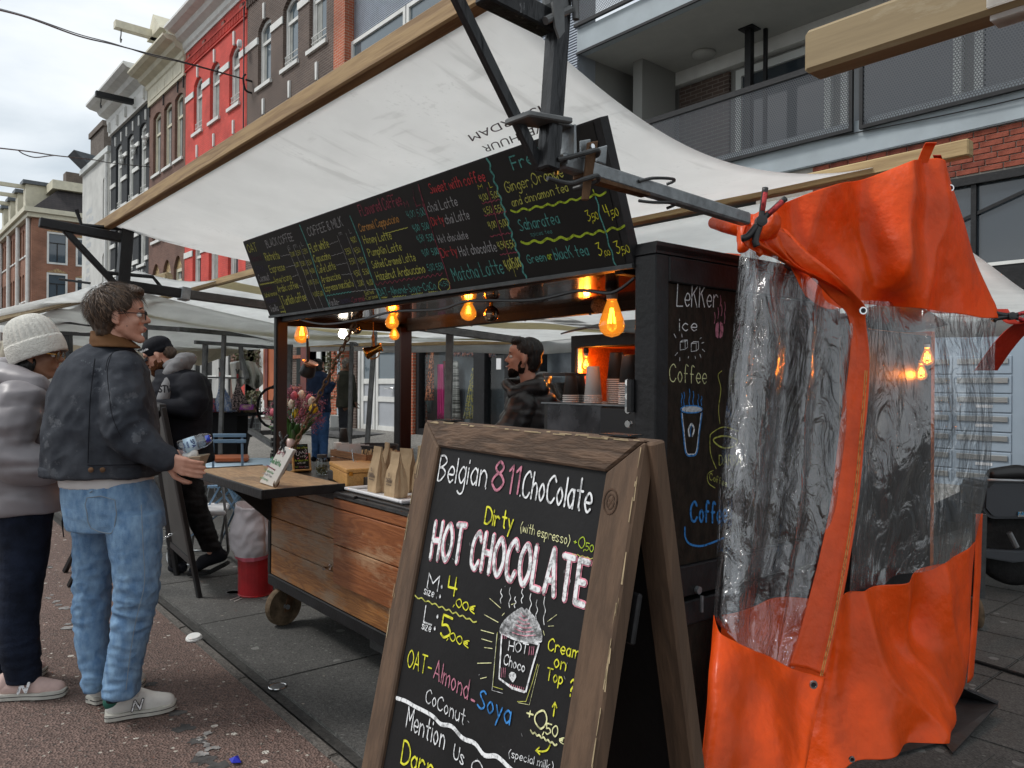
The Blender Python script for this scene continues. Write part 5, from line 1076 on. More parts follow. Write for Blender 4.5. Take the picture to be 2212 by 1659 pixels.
for a_,b_ in (((430,438),(530,420)),((488,560),(590,535)),((555,665),(620,640)),((632,760),(665,770)),((960,310),(1052,275)),((985,435),(1105,398)),((1035,535),(1150,512)),((1095,640),(1210,630))): mB.wavy(a_,b_,3,3,'ink_grey',2.2)
for a_,b_ in (((635,95),(970,1005)),((1185,0),(1530,945))): mB.line([a_,(a_[0]*.7+b_[0]*.3+8,a_[1]*.7+b_[1]*.3),(a_[0]*.35+b_[0]*.65-6,a_[1]*.35+b_[1]*.65),b_],'ink_teal',9)
m1('COFFEE & MILK',(740,222),(1115,105),98,'ink_grey'); m1('m',(1070,212),(1100,203),50,'ink_grey'); m1('L',(1187,190),(1203,184),50,'ink_grey')
m1('FLat white',(760,400),(960,340),98); m1('Capuccino',(805,505),(980,468),86); m1('Cafe Latte',(845,622),(1035,578),86); m1('Arabuccino',(885,728),(1090,682),78); m1('Espresso macchiato',(920,823),(1230,763),78)
for p_,t_ in (((1208,292),'4,00'),((1145,418),'3,50'),((1245,408),'4,50'),((1190,528),'3,50'),((1290,518),'4,50'),((1243,656),'4,50'),((1340,640),'5,50'),((1282,763),'3,00'),((1385,757),'4,00')): pr(t_,p_,h=62,dx=56)
mB.fr=(950,850,.36166); mB.wavy((915,872),(1200,825),5,9,'ink_teal',4); mB.wavy((1200,825),(1480,795),3,7,'ink_grey',3)
m1('Vanilla-',(965,980),(1078,960),74,'ink_grey'); m1('Hazelnut',(1085,958),(1200,932),72,'ink_violet'); m1('-Caramel',(1203,950),(1350,920),62,'ink_darkpink'); m1('Salted',(1350,865),(1448,843),48); m1('-Caramel',(1352,918),(1492,890),44)
m1('Caramel Cappuccino',(1298,172),(1725,65),88,'ink_orange'); m1('Honey Latte',(1348,305),(1645,250),92); m1('PumpKin Latte',(1398,440),(1755,372),88); m1('Salted Caramel Latte',(1438,570),(1905,484),84); m1('Hazelnut Arabuccino',(1488,700),(2010,612),96)
for p_,t_ in (((1885,168),'4,00'),((1985,150),'5,00'),((1932,285),'4,50'),((2036,275),'5,50'),((1985,435),'4,00'),((2090,425),'5,00'),((2045,598),'5,00'),((2140,590),'5,50')): pr(t_,p_,'ink_teal',72,68)
m1('OAT-Almond-Soya-CoCo',(1510,872),(2130,795),84,'ink_teal'); mB.fr=(950,850,.36166); mB.wavy((1465,745),(2190,632),14,14,'ink_darkpink',4)
for a_,b_ in (((1525,890),(1590,885)),((1650,880),(1795,868)),((1855,855),(1975,840)),((2040,830),(2135,822))): mB.wavy(a_,b_,6,5,'ink_yel2',4)
mB.wavy((1560,195),(1815,125),2,6,'ink_yel2',4)
q_=(1344,0,.60760)
def mq(t,a,b,h,c,w=.085): mB.fr=q_; mB.text(t,a,b,h,c,w,lean=L1)
mq('FLavored CoFFee',(130,1400),(398,1325),75,'ink_darkpink',.1); mq('M',(418,1345),(442,1338),42,'ink_darkpink'); mq('L',(490,1335),(515,1326),66,'ink_darkpink'); mq('4,00',(434,1412),(484,1402),44,'ink_teal'); mq('5,00',(502,1402),(550,1390),48,'ink_teal')
mB.fr=q_; mB.line([(500,1195),(525,1290),(535,1340),(575,1440),(610,1560),(650,1659)],'ink_darkpink',4); mB.line([(460,1200),(480,1310),(500,1420),(530,1530),(560,1640)],'ink_maroon',3)
r_=(1650,600,.40687)
def m2(t,a,b,h,c='ink_yel2',w=.1,l=L1): mB.fr=r_; mB.text(t,a,b,h,c,w,lean=l)
def wv(a,b,amp,n,c,w): mB.fr=r_; mB.wavy(a,b,amp,n,c,w)
m2('Sweet with coffee',(118,398),(650,272),96,'ink_red',.11); m2('M',(582,357),(622,347),42,'ink_yellow'); m2('L',(692,342),(716,332),58,'ink_yellow')
m2('chai Latte',(97,578),(380,512),92,'ink_grey'); m2('Dirty',(137,708),(247,682),84,'ink_red'); m2('chai Latte',(267,692),(495,642),92,'ink_grey'); m2('Hot chocolate',(198,875),(482,832),78,'ink_grey'); m2('Dirty',(228,1015),(378,985),90,'ink_red'); m2('Hot chocolate',(407,1003),(760,952),98,'ink_grey'); m2('Matcha Latte',(350,1245),(830,1165),132,'ink_teal',.075)
for p_,t_,h_ in (((602,468),'4,00',62),((712,442),'5,00',62),((642,597),'4,50',62),((752,580),'5,50',66),((688,738),'4,00',66),((797,722),'5,00',66),((777,933),'4,50',70),((867,925),'5,50',70),((848,1135),'4,00',96),((925,1118),'5,00',96)): m2(t_,p_,(p_[0]+72,p_[1]-16),h_,'ink_yel2')
mB.fr=r_; mB.line([(660,340),(700,470),(735,590),(800,790),(865,985)],'ink_darkpink',5); mB.line([(865,985),(905,1090),(940,1200)],'ink_yel2',3)
wv((610,495),(805,450),7,5,'ink_darkpink',6); wv((635,612),(850,572),7,7,'ink_darkpink',6); wv((690,812),(900,776),6,5,'ink_darkpink',6); wv((785,990),(955,962),5,5,'ink_darkpink',6)
mB.line([(0,345),(45,480),(110,690),(175,900),(250,1110),(318,1350)],'ink_darkpink',6)
pts=[(665+385*t+ (9 if k%2 else -9),60+1200*t) for k,t in enumerate([i/22 for i in range(23)])]; mB.line(pts,'ink_teal',15)
m2('Fresh tea',(920,165),(1500,-25),125,'ink_teal',.12); m2('Ginger,Orange',(850,388),(1400,232),106,'ink_yel2',.09); m2('and cinnamon tea',(912,523),(1452,372),84,'ink_yel2',.1); wv((890,575),(1250,510),13,3,'ink_lime',13); wv((1250,510),(1810,392),13,5,'ink_lime',13)
m2('Saharatea',(985,758),(1368,683),112,'ink_teal',.09); m2('spices tea',(1088,812),(1292,780),44,'ink_teal',.07); wv((990,880),(1500,815),16,4,'ink_lime',16); wv((1500,815),(1990,720),14,4,'ink_lime',15)
m2('Green',(1062,1073),(1238,1046),86,'ink_teal',.1); m2('or',(1256,1037),(1298,1032),84,'ink_lime',.1); m2('blacK tea',(1325,1038),(1650,992),112,'ink_teal',.09)
m2('3',(1640,668),(1670,655),105,'ink_yellow',.08); m2(',50',(1682,670),(1745,640),72,'ink_yellow',.1); m2('4',(1815,620),(1850,612),120,'ink_yellow',.08); m2(',50',(1868,640),(1940,608),75,'ink_yellow',.1); m2('3',(1748,1000),(1785,988),118,'ink_yellow',.08); m2(',00',(1800,1003),(1857,990),50,'ink_yellow',.12); m2('3',(1918,978),(1958,965),115,'ink_yellow',.08); m2(',50',(1968,985),(2046,962),75,'ink_yellow',.1)
mB.fr=r_; mB.line([(1685,360),(1695,385),(1706,412)],'ink_lime',10); mB.line([(1710,430),(1740,510),(1745,590),(1785,700),(1820,800),(1840,900),(1870,960),(1885,1050),(1910,1095)],'ink_teal',12)
mB.line([(245+52*math.cos(k*.4)*(1+.09*(k%2)),1285+60*math.sin(k*.4)*(1+.09*(k%2))) for k in range(17)],'ink_yel2',5); m2('+0,50',(203,1298),(290,1285),42,'ink_teal',.1)
mB.done()
# ---------------------------------------------------------------- folding shelf on chains
sh=T('serving_shelf','worn wooden flap shelf with black metal edge hung on a chain','shelf',K(.6,-.2,.92)); 
kbox(MB(),.075,-.385,.918,1.19,.030,.938).build('shelf_board','shelf_wood',sh,bevel=.002)
f=MB(); kbox(f,.055,-.405,.898,1.21,-.387,.942); kbox(f,.055,-.387,.899,.073,.03,.942); kbox(f,1.192,-.387,.899,1.21,.03,.942); f.build('metal_edge','black_steel',sh,bevel=.002)
kbox(MB(),.06,.032,.905,1.2,.045,.925).build('hinge','black_steel',sh); MB().prism([K(.25,.0,.895),K(.25,-.3,.893),K(.25,0,.62)],KA_*.02).build('bracket','black_steel',sh)
def chain(name,label,p,q,r=.0035,ln=.036,sag=0,m_='rust',cat='chain'):
    p=Vector(p);q=Vector(q); L_=(q-p).length; n=max(2,int(L_/(ln*.76))); d=(q-p)/n; dn=d.normalized(); s1=dn.orthogonal().normalized(); s2=dn.cross(s1)
    root=T(name,label,cat,p); src=None
    for i in range(n):
        c=p+d*(i+.5)-Vector((0,0,sag*4*(i+.5)/n*(1-(i+.5)/n))); s=s1 if i%2 else s2; pts=[]
        for k in range(12):
            t=2*math.pi*k/12; pts.append(c+dn*(math.cos(t)*ln*.5)+s*(math.sin(t)*ln*.27))
        pts.append(pts[0]); MB().tube(pts,r,6,cap=False).build('link',m_,root,smooth=True)
    return root
def onv(px,py,v): return PP(px,py,K(0,v,0),KB_)
chain('shelf_chain','rusty chain from the roof down to the corner of the wooden shelf',onv(781,668,.10),K(1.02,-.395,.945)+Vector((0,0,.0)) if False else PZ(594,1050,.945),.0042,.040)
chain('shelf_chain','short doubled chain end hanging by the top of the long chain',onv(786,664,.12),onv(762,712,.05),.0042,.040)
# ---------------------------------------------------------------- lamps under the roof
mat('amber_glass',(1,.42,.05),.05,trans=.0); mat('filament',(1,.6,.1),.5,emit=(1,.50,.10),estr=20); mat('led_white',(1,.97,.9),.5,emit=(1,.93,.8),estr=9); mat('socket_white',(.6,.58,.54),.4); mat('copper',(.50,.20,.10),.25,.9)
m_=bpy.data.materials.new('amber_bulb'); m_.use_nodes=True; nt=m_.node_tree; N=nt.nodes; L=nt.links; N.remove(N['Principled BSDF']); t_=N.new('ShaderNodeBsdfTransparent'); t_.inputs[0].default_value=(1,.50,.12,1); g_=N.new('ShaderNodeBsdfGlossy'); g_.inputs['Roughness'].default_value=.03; em=N.new('ShaderNodeEmission'); em.inputs[0].default_value=(1,.36,.03,1); em.inputs[1].default_value=1.1
lw=N.new('ShaderNodeLayerWeight'); lw.inputs[0].default_value=.35; m1_=N.new('ShaderNodeMixShader'); m1_.inputs[0].default_value=.38; L.new(t_.outputs[0],m1_.inputs[1]); L.new(em.outputs[0],m1_.inputs[2]); m2_=N.new('ShaderNodeMixShader'); L.new(lw.outputs['Facing'],m2_.inputs[0]); L.new(m1_.outputs[0],m2_.inputs[1]); L.new(g_.outputs[0],m2_.inputs[2])
mr=N.new('ShaderNodeMath'); mr.operation='MULTIPLY'; mr.inputs[1].default_value=.55; L.new(lw.outputs['Facing'],mr.inputs[0]); L.new(mr.outputs[0],m2_.inputs[0]); L.new(m2_.outputs[0],N['Material Output'].inputs[0]); M['amber_bulb']=m_
def bulb(label,px,py0,py1,d,kind='pear',lit=6,zr=ZR-.01,grp='amber bulbs under the cart roof'):
    """px centre, py0..py1 = glass top and bottom"""
    a_=PD(px,py0,d); b_=PD(px,py1,d); h=a_.z-b_.z; t=T('bulb',label,'light bulb',a_,grp)
    if kind=='pear': pr=[(.13*h,0),(.16*h,-.08*h),(.22*h,-.25*h),(.31*h,-.5*h),(.35*h,-.68*h),(.31*h,-.84*h),(.18*h,-.95*h),(.0,-1.0*h)]
    else: pr=[(.16*h,0),(.20*h,-.1*h),(.32*h,-.3*h),(.42*h,-.52*h),(.43*h,-.68*h),(.34*h,-.86*h),(.18*h,-.97*h),(0,-h)]
    gm='amber_bulb' if kind!='led' else 'led_white'
    MB().lathe([(r,z) for r,z in pr],a_,UP,20).build('glass',gm,t,smooth=True)
    MB().lathe([(.13*h,0),(.15*h,.02*h),(.15*h,.22*h),(.10*h,.24*h)],a_,UP,14).build('bulb_cap','socket_white',t)
    MB().lathe([(.17*h,.22*h),(.19*h,.30*h),(.17*h,.55*h),(.13*h,.60*h)],a_,UP,14).build('socket','black_plastic',t)
    top_=a_+Vector((0,0,.6*h)); MB().tube([top_,Vector((top_.x,top_.y,max(zr,top_.z+.01)))],.006,6).build('cord','black_plastic',t)
    if kind!='led':
        fm=MB()
        for k in range(5): an_=k*1.256; r0=.06*h; c=a_; fm.tube([c+Vector((math.cos(an_)*r0*.5,math.sin(an_)*r0*.5,-.22*h)),c+Vector((math.cos(an_)*r0*1.6,math.sin(an_)*r0*1.6,-.62*h))],.022*h,5)
        fm.build('filament','filament',t)
    ld=bpy.data.lights.new('bulb_light','POINT'); ld.energy=lit*.16; ld.color=(1,.50,.16) if kind!='led' else (1,.85,.62); ld.shadow_soft_size=.02; lo=link(bpy.data.objects.new('bulb_light',ld)); lo.parent=t; lo.location=Vector((0,0,-.62*h if kind!='led' else -1.15*h))
    return t
bulb('pear shaped amber bulb at the left corner of the cart roof',652,696,742,4.95)
bulb('white glowing bulb beside the upper end of the chain',741,708,731,5.0,'led',3,grp='bulbs under the cart roof')
bulb('round amber bulb by the rear post, upper of the close pair',847,676,711,4.35,'round')
bulb('round amber bulb by the rear post, lower of the close pair',852,709,735,4.85,'round')
bulb('round amber bulb hanging alone beside the shiny bauble',1012,652,693,3.75,'round')
bulb('large pear shaped amber bulb next to the tall cabinet',1322,648,729,2.9,'pear',7)
def ball(label,px,py,r,d,m_,zt=ZR-.01):
    c=PD(px,py,d); rr=r/F*d; t=T('bauble',label,'bauble',c,'baubles hung under the cart roof'); MB().lathe([(rr*math.sin(math.pi*k/14),-rr*math.cos(math.pi*k/14)) for k in range(15)],c,UP,24).build('ball',m_,t,smooth=True); MB().lathe([(rr*.22,rr*.9),(rr*.22,rr*1.2),(rr*.05,rr*1.25)],c,UP,10).build('cap','brass',t)
    MB().tube(crv([c+Vector((0,0,rr*1.2)),c+Vector((.012,0,rr*1.7)),c+Vector((0,0,rr*2.2)),c+Vector((-.012,0,rr*1.7)),c+Vector((0,0,rr*1.25))],4),.0022,5).build('loop','ink_orange',t); MB().tube([c+Vector((0,0,rr*2.1)),Vector((c.x,c.y,zt))],.0018,5).build('string','ink_orange',t)
mat('glitter',(.35,.28,.20),.5,.6,nscale=220,namt=.4,bump=1,bscale=260)
ball('shiny silver brown bauble hanging right of the lone round bulb',1061,678,17.5,3.75,'gold_ball'); ball('small bronze bauble partly behind the chain',770,711,11.5,4.9,'gold_ball'); ball('glittery bauble hanging behind the large pear bulb',1293,660,17,3.1,'glitter')
# string cable along the roof
o=MB().tube(crv([onv(640,688,.05),onv(700,700,.05),onv(780,690,.03),onv(850,673,.03),onv(950,668,.05),onv(1015,650,.03),onv(1150,648,.05),onv(1250,628,.05),onv(1322,632,.05),onv(1372,600,.05)],6),.006,6).build('lamp_cable','black_plastic'); top(o,'black cable sagging along the roof between the bulbs','cable')
# brass jug and copper pot hanging
def hang_jug():
    c=PD(806,757,4.6); ax=(PD(830,748,4.6)-PD(783,768,4.6)).normalized(); t=T('brass_jug','shiny brass jug hanging on its side from an orange cord','jug',c); s=.026
    MB().lathe([(0,-1.9*s),(1.35*s,-1.95*s),(1.5*s,-1.7*s),(1.35*s,-1.4*s),(1.05*s,-.3*s),(.85*s,.8*s),(.78*s,1.5*s),(1.0*s,1.95*s),(1.02*s,2.1*s),(.7*s,2.0*s),(.65*s,0),(0,-1.5*s)],c,ax,26).build('jug_body','brass',t,smooth=True)
    MB().tube(crv([c+ax*1.6*s-UP*.9*s,c+ax*1.2*s-UP*1.9*s,c-ax*.2*s-UP*1.9*s,c-ax*.8*s-UP*1.3*s],4),.004,6).build('handle','brass',t)
    MB().tube(crv([c+ax*.3*s+UP*.9*s,c+UP*.05,c+Vector((-.01,0,.075)),c+Vector((0,0,.09)),c+Vector((.004,0,.05)),c+UP*.02],4),.006,6).build('cord_knot','ink_orange',t); MB().tube([c+UP*.08,Vector((c.x,c.y,ZR-.03))],.003,5).build('cord','ink_orange',t)
hang_jug()
c=PD(666,797,4.75); t=T('copper_pot','small black coffee pot with copper inside hung by its long handle','pot',c)
ax=(UP*.9+cax*.35+fw*-.25).normalized(); s=.05
MB().lathe([(0,-.95*s),(.78*s,-.95*s),(.98*s,-.7*s),(.92*s,.1*s),(.75*s,.55*s),(.95*s,.85*s)],c,ax,22).build('pot_body','black_plastic',t,smooth=True); MB().lathe([(.99*s,.85*s),(.78*s,.62*s),(.76*s,.2*s),(0,.1*s)],c,ax,22).lathe([(.95*s,.845*s),(1.03*s,.88*s),(.96*s,.92*s)],c,ax,22).build('copper_lining','copper',t,smooth=True)
hb=c+ax*.5*s-cax*.2*s; ht=PD(664,731,4.75); MB().beam(hb,ht,.016,.008).build('handle','black_plastic',t,bevel=.002); MB().tube(crv([ht,ht+Vector((.012,0,.03)),ht+Vector((.0,0,.06)),ht+Vector((-.03,0,.09))],4),.003,6).build('hook','chrome',t); MB().tube([ht+Vector((-.03,0,.09)),Vector((ht.x-.03,ht.y,ZR-.04))],.002,5).build('string','chrome',t)
# ================================================================ near trestle with clamp and galvanised arm (plane x = -1.25)
XN=-1.25
def PN(px,py,x=XN): return PX(px,py,x)
t=T('stall_trestle','scratched black steel trestle with galvanised arm in front of the menu board','stall frame',PN(1190,340))
pt=PN(1212,-70); pb=PN(1184,368)
MB().beam(pb,pt,.040,.040).build('post','scratched_steel',t,bevel=.004); MB().beam(pb+Vector((0,.021,.05)),pt+Vector((0,.021,0)),.030,.010).build('post_groove','black_steel',t)
a_=PN(1186,52); MB().beam(a_+Vector((0,-.0,.0)),PN(1040,-22),.045,.05).build('upper_arm','scratched_steel',t,bevel=.004)
MB().beam(PN(1168,365,XN-.02),PN(980,-20,XN-.02),.018,.028).build('brace','scratched_steel',t,bevel=.003)
MB().prism([PN(1108,250)+Vector((-.03,0,0)),PN(1215,262)+Vector((-.03,0,0)),PN(1215,262)+Vector((.035,0,0)),PN(1120,246)+Vector((.035,0,0))],(0,0,-.013)).build('clamp_plate','grey_steel',t,bevel=.003)
br=MB(); b0=PN(1200,270); MB().beam(PN(1190,270),PN(1222,277),.05,.006).build('angle_bracket','galvanised',t,bevel=.002)
MB().prism([PN(1220,276)+Vector((-.025,0,0)),PN(1224,276)+Vector((-.025,0,0)),PN(1226,352)+Vector((-.025,0,0)),PN(1206,360)+Vector((-.025,0,0)),PN(1206,352)+Vector((-.025,0,0)),PN(1219,345)+Vector((-.025,0,0))],(.055,0,0)).build('angle_bracket','galvanised',t,auto=True)
MB().lathe([(.010,0),(.010,-.02),(.005,-.021),(.005,-.10)],PN(1203,282),UP,10).build('bolt','brass',t)
p0=PN(1208,348); p1=PN(1612,474); arm=MB().beam(p0,p1,.034,.036).build('arm','galvanised',t,bevel=.005)
MB().beam(PN(1248,352)+Vector((.0,0,-.030)),PN(1395,395)+Vector((0,0,-.030)),.030,.010).build('arm_underside','rust',t)
# top pin and bolt
b=PN(1200,28); MB().tube([PN(1178,45,XN+.03),PN(1232,20,XN+.03)],.009,8).tube([PN(1242,-20,XN+.03),PN(1244,42,XN+.03)],.008,8).build('pin','grey_steel',t); MB().lathe([(.03,-.012),(.034,0),(.03,.012)],PN(1200,8,XN+.01),Vector((1,0,0)),16).build('sleeve','grey_steel',t)
MB().prism([PN(1190,5,XN+.035),PN(1214,-5,XN+.035),PN(1216,70,XN+.035),PN(1205,85,XN+.035),PN(1196,60,XN+.035)],(.006,0,0)).build('cheek_plate','grey_steel',t,auto=True)
# wedge clamp with bent rods
MB().prism([PN(1265,309,XN+.032),PN(1289,303,XN+.032),PN(1277,380,XN+.032),PN(1256,434,XN+.032),PN(1250,432,XN+.032)][:0] or [PN(1266,309,XN+.032),PN(1288,305,XN+.032),PN(1268,434,XN+.032),PN(1254,433,XN+.032)],(.008,0,0)).build('wedge','rust',t,bevel=.002)
MB().lathe([(.006,0),(.006,.006),(.003,.006)],PN(1277,317,XN+.040),Vector((1,0,0)),10).build('rivet','chrome',t)
MB().prism([PN(1250,305,XN+.012),PN(1273,301,XN+.012),PN(1272,345,XN+.012),PN(1250,342,XN+.012)],(.006,0,0)).build('side_plate','galvanised',t,bevel=.002); MB().prism([PN(1288,320,XN+.0),PN(1309,314,XN+.0),PN(1306,356,XN+.0),PN(1285,350,XN+.0)],(.006,0,0)).build('side_plate','galvanised',t,bevel=.002)
for dy in (0,56):
    MB().tube(crv([PN(1205-dy*.4,345+dy*.72,XN+.02),PN(1230,340+dy,XN+.03),PN(1262,331+dy,XN+.052),PN(1287,324+dy,XN+.055),PN(1293,329+dy,XN+.05),PN(1285,338+dy,XN+.03),PN(1240,352+dy,XN-.03)],5),.0055,8).build('bent_rod','dark_steel',t)
for dy in (0,52): MB().tube(crv([PN(1380+dy*.0,392+dy*.8,XN+.02),PN(1410,385+dy,XN+.03),PN(1450,386+dy*1.0,XN+.03),PN(1456,391+dy,XN+.01),PN(1440,398+dy,XN-.01)],5),.004,8).build('bent_rod','dark_steel',t)
# near beam at the top right with white cloth
t=T('canopy_beam','thick weathered beam end wrapped in white cloth at the top right','beam',PD(1900,80,1.15))
A=PD(1752,122,1.12); dirx=Vector((1,0,0))
B_=A+Vector((.62,0,0)); MB().beam(A,B_,.045,.062).build('beam_end','beam_grey',t,bevel=.0058)
cs=PX(2068,50,A.x+.196)
MB().beam(A+Vector((.225,0,0)),B_+Vector((.1,0,.0)),.055,.074).build('cloth_wrap','canvas_white',t,bevel=.012)
# ================================================================ A-frame board
sl,sr=PZ(918,907,1.365),PZ(1391,950,1.365)
ax_=(sr-sl); ax_.z=0; SW=ax_.length; ax_.normalize(); bk=Vector((-ax_.y,ax_.x,0))      # bk points away
# tilt found from the left edge of the frame
def tilt():
    best=None
    for k in range(0,40):
        a=R(k*.75); d=Vector((0,0,-math.cos(a)))-bk*math.sin(a); q=sl+d*.72; v=(q-CAM); dd=v.dot(fw); x=CXP+F*v.dot(cax)/dd; y=CYP-F*v.dot(cay)/dd
        x0,y0=918,907; xl=x0+(780.6-x0)*(y-y0)/(1659-y0); e=abs(x-xl)
        if best is None or e<best[0]: best=(e,a)
    return best[1]
TA=tilt(); dn=Vector((0,0,-math.cos(TA)))-bk*math.sin(TA); nf=ax_.cross(dn).normalized()
if nf.dot(CAM-sl)<0: nf=-nf
LEN=1.365/math.cos(TA)-.02
def Q(u,s,h=0): return sl+ax_*u+dn*s+nf*h
sg=T('a_board','brown framed pavement blackboard lettered HOT CHOCOLATE','sign board',Q(SW/2,LEN)-Vector((0,0,0)))
def inner(px,py): 
    p=PP(px,py,sl,nf); return (p-sl).dot(ax_),(p-sl).dot(dn)
ul,st_=inner(945,968); ur,_=inner(1308,1013); th=.030
def fprism(poly,h0,h1,name,m_,bev=.004,par=None): return MB().prism([Q(u,s,h0) for u,s in poly],nf*(h1-h0)).build(name,m_,par or sg,bevel=bev)
s_t=(st_+_)/2; ub=ur
fprism([(0,0),(SW,0),(ub,s_t),(ul,s_t)],-th,0,'top_rail','frame_brown',.004)
fprism([(0,.002),(ul,s_t+.002),(ul,LEN-.12),(0,LEN)],-th,0,'side_stile','frame_brown_v',.004); fprism([(SW,.002),(SW,LEN),(ub,LEN-.12),(ub,s_t+.002)],-th,0,'side_stile','frame_brown_v',.004)
fprism([(0,LEN+.0),(ul,LEN-.117),(ub,LEN-.117),(SW,LEN)],-th,-.001,'bottom_rail','frame_brown',.004)
pnl=fprism([(ul-.01,s_t-.01),(ub+.01,s_t-.01),(ub+.01,LEN-.10),(ul-.01,LEN-.10)],-.022,-.010,'blackboard','blackboard',0)
# chipped pale wood along the edges
mb=MB(); rr_=random.Random(5)
for k in range(95):
    e_=rr_.choice('tlrtrr'); w=rr_.uniform(.0008,.0026); l=rr_.uniform(.008,.05)
    if e_=='t': u=rr_.uniform(.0,SW-l); s=rr_.uniform(.0,.004); mb.quad(Q(u,s,.0012),Q(u+l,s+rr_.uniform(-.001,.001),.0012),Q(u+l,s+w,.0012),Q(u,s+w,.0012))
    else:
        s=rr_.uniform(0,.5) if e_=='l' else rr_.uniform(0,LEN*.8); u=(rr_.uniform(.001,.014) if e_=='l' else SW-rr_.uniform(.001,.006)); mb.quad(Q(u,s,.0012),Q(u+w,s,.0012),Q(u+w+rr_.uniform(-.002,.002),s+l,.0012),Q(u,s+l,.0012))
mb.build('chips','chipped',sg,kind='stuff')
mat('knot',(.085,.05,.033),.8,nscale=30,namt=.3)
c=Q(SW-.055,.105,.0008); ring=[c+ax_*math.cos(k*.35)*.016+dn*math.sin(k*.35)*.020 for k in range(19)]; ik=Ink(nf,.0006); ik.stroke(ring,.0028); ik.stroke([c+ax_*math.cos(k*.4)*.009+dn*math.sin(k*.4)*.012 for k in range(16)],.002); ik.stroke([c-ax_*.008-dn*.004,c+ax_*.009+dn*.006],.002); ik.stroke([c-ax_*.004+dn*.008,c+ax_*.006-dn*.008],.0018); ik.build('knot','knot',sg)
# rear leaf
dr=Vector((0,0,-math.cos(TA*.9)))+bk*math.sin(TA*.9); nb=dr.cross(ax_).normalized(); rl=sl+bk*.036
def Q2(u,s,h=0): return rl+ax_*u+dr*s+nb*h
L2=1.36/math.cos(TA*.9)-.02
bw=.06
for a_,b_ in ((0,bw),(SW+.012-bw,SW+.012)): MB().prism([Q2(a_,0,0),Q2(b_,0,0),Q2(b_,L2,0),Q2(a_,L2,0)],nb*.03).build('rear_stile','frame_brown_v',sg,bevel=.004)
MB().prism([Q2(bw,0,0),Q2(SW+.01-bw,0,0),Q2(SW+.01-bw,.06,0),Q2(bw,.06,0)],nb*.028).build('rear_rail','frame_brown',sg,bevel=.003); MB().prism([Q2(bw,.06,.01),Q2(SW+.01-bw,.06,.01),Q2(SW+.01-bw,L2-.1,.01),Q2(bw,L2-.1,.01)],nb*.01).build('rear_blackboard','blackboard',sg)
for u in (.08,SW-.08): MB().bb(Q(u-.03,0,.0)+Vector((0,0,.001)),Q(u+.03,0,0)+bk*.045+Vector((0,0,.004))).build('hinge','black_steel',sg)
MB().prism([Q(SW-.02,.24,-th-.02),Q(SW+.0,.24,-th-.02),Q(SW+.0,.32,-th-.02),Q(SW-.02,.32,-th-.02)],nf*.01).build('strap_plate','black_steel',sg,bevel=.003)
# lettering
bB=Board(Q(0,0,-.0095),nf,pnl,'lettering',(1600,1650,.47468)); LS=(.15,-.99)
def s1(t,a,b,h,c,w,lift=None,l=LS): bB.fr=(1600,1650,.47468); bB.text(t,a,b,h,c,w,lean=l,jit=.12)
def s2(t,a,b,h,c,w,l=LS): bB.fr=(1344,2016,.60760); bB.text(t,a,b,h,c,w,lean=l,jit=.15)
s1('Belgian',(262,508),(662,562),205,'ink_white',.075); s1('.',(655,578),(662,580),100,'ink_white',.1); s1('8',(705,590),(800,600),228,'ink_pink',.11); s1('11',(835,608),(925,618),225,'ink_pink',.10); s1('.',(940,640),(946,641),100,'ink_white',.1)
s1('ChoColate',(960,642),(1525,775),225,'ink_white',.085)
s1('Dirty',(652,862),(880,920),130,'ink_yellow',.13); s1('(with espresso)',(950,930),(1355,1045),78,'ink_cream',.085); s1('+',(1390,1048),(1412,1054),60,'ink_lime',.14); s1('0',(1430,1065),(1475,1075),92,'ink_lime',.09); s1(',50',(1475,1085),(1552,1105),60,'ink_lime',.12)
bB.fr=(1600,1650,.47468); bB.wavy((1385,1120),(1550,1160),6,4,'ink_yel2',4)
# big bubble letters: pink outline stroke first, white core above it
def bub(t,a,b,h):
    bB.fr=(1600,1650,.47468)
    for col,w,lf in (('ink_hot_',.20,.0006),('ink_white_',.135,.0022)):
        A=bB.p(*a);B2=bB.p(*b);q=bB.p(a[0]+LS[0]*h,a[1]+LS[1]*h); random.seed(31); ik=Ink(nf,lf); ik.text(t,A,B2-A,q-A,(q-A).length*w,jit=.1,gap=3.0); ik.build('lettering',col[:-1],pnl)
bub('HOT',(205,1150),(455,1190),300); bub('CHOCOLATE',(532,1225),(1478,1545),300)
s2('M',(560,490),(628,512),100,'ink_white',.1); s2('size',(538,530),(600,552),52,'ink_white',.13); bB.fr=(1344,2016,.6076)
for p_ in ((655,482),(643,545),(627,675),(610,752)): bB.line([p_,(p_[0]-1,p_[1]+5)],'ink_white',11,False)
s2('4',(690,530),(745,545),120,'ink_yellow',.12); s2(',00€',(728,605),(866,660),52,'ink_yellow',.16); bB.fr=(1344,2016,.6076); bB.wavy((480,545),(880,715),7,9,'ink_yel2',4)
s2('L',(535,715),(588,732),110,'ink_white',.1); s2('size',(524,756),(580,778),52,'ink_white',.13); s2('5',(645,800),(702,828),135,'ink_yellow',.12); s2(',00€',(688,822),(826,880),50,'ink_yellow',.15)
s2('OAT-',(430,1000),(582,1060),112,'ink_yellow',.085); s2('Almond',(600,1072),(820,1215),118,'ink_pink',.08); s2('-',(840,1250),(862,1262),90,'ink_pink',.16); s2('Soya',(885,1262),(1095,1375),120,'ink_blue',.11); s2('CoConut',(548,1228),(800,1382),88,'ink_white',.09)
bB.fr=(1344,2016,.6076)
bB.line([(360,1205),(420,1225),(480,1260),(560,1300),(610,1335),(650,1375),(720,1390),(790,1465),(870,1500),(930,1575),(1000,1580),(1040,1605),(1085,1650),(1130,1690)],'ink_white',11)
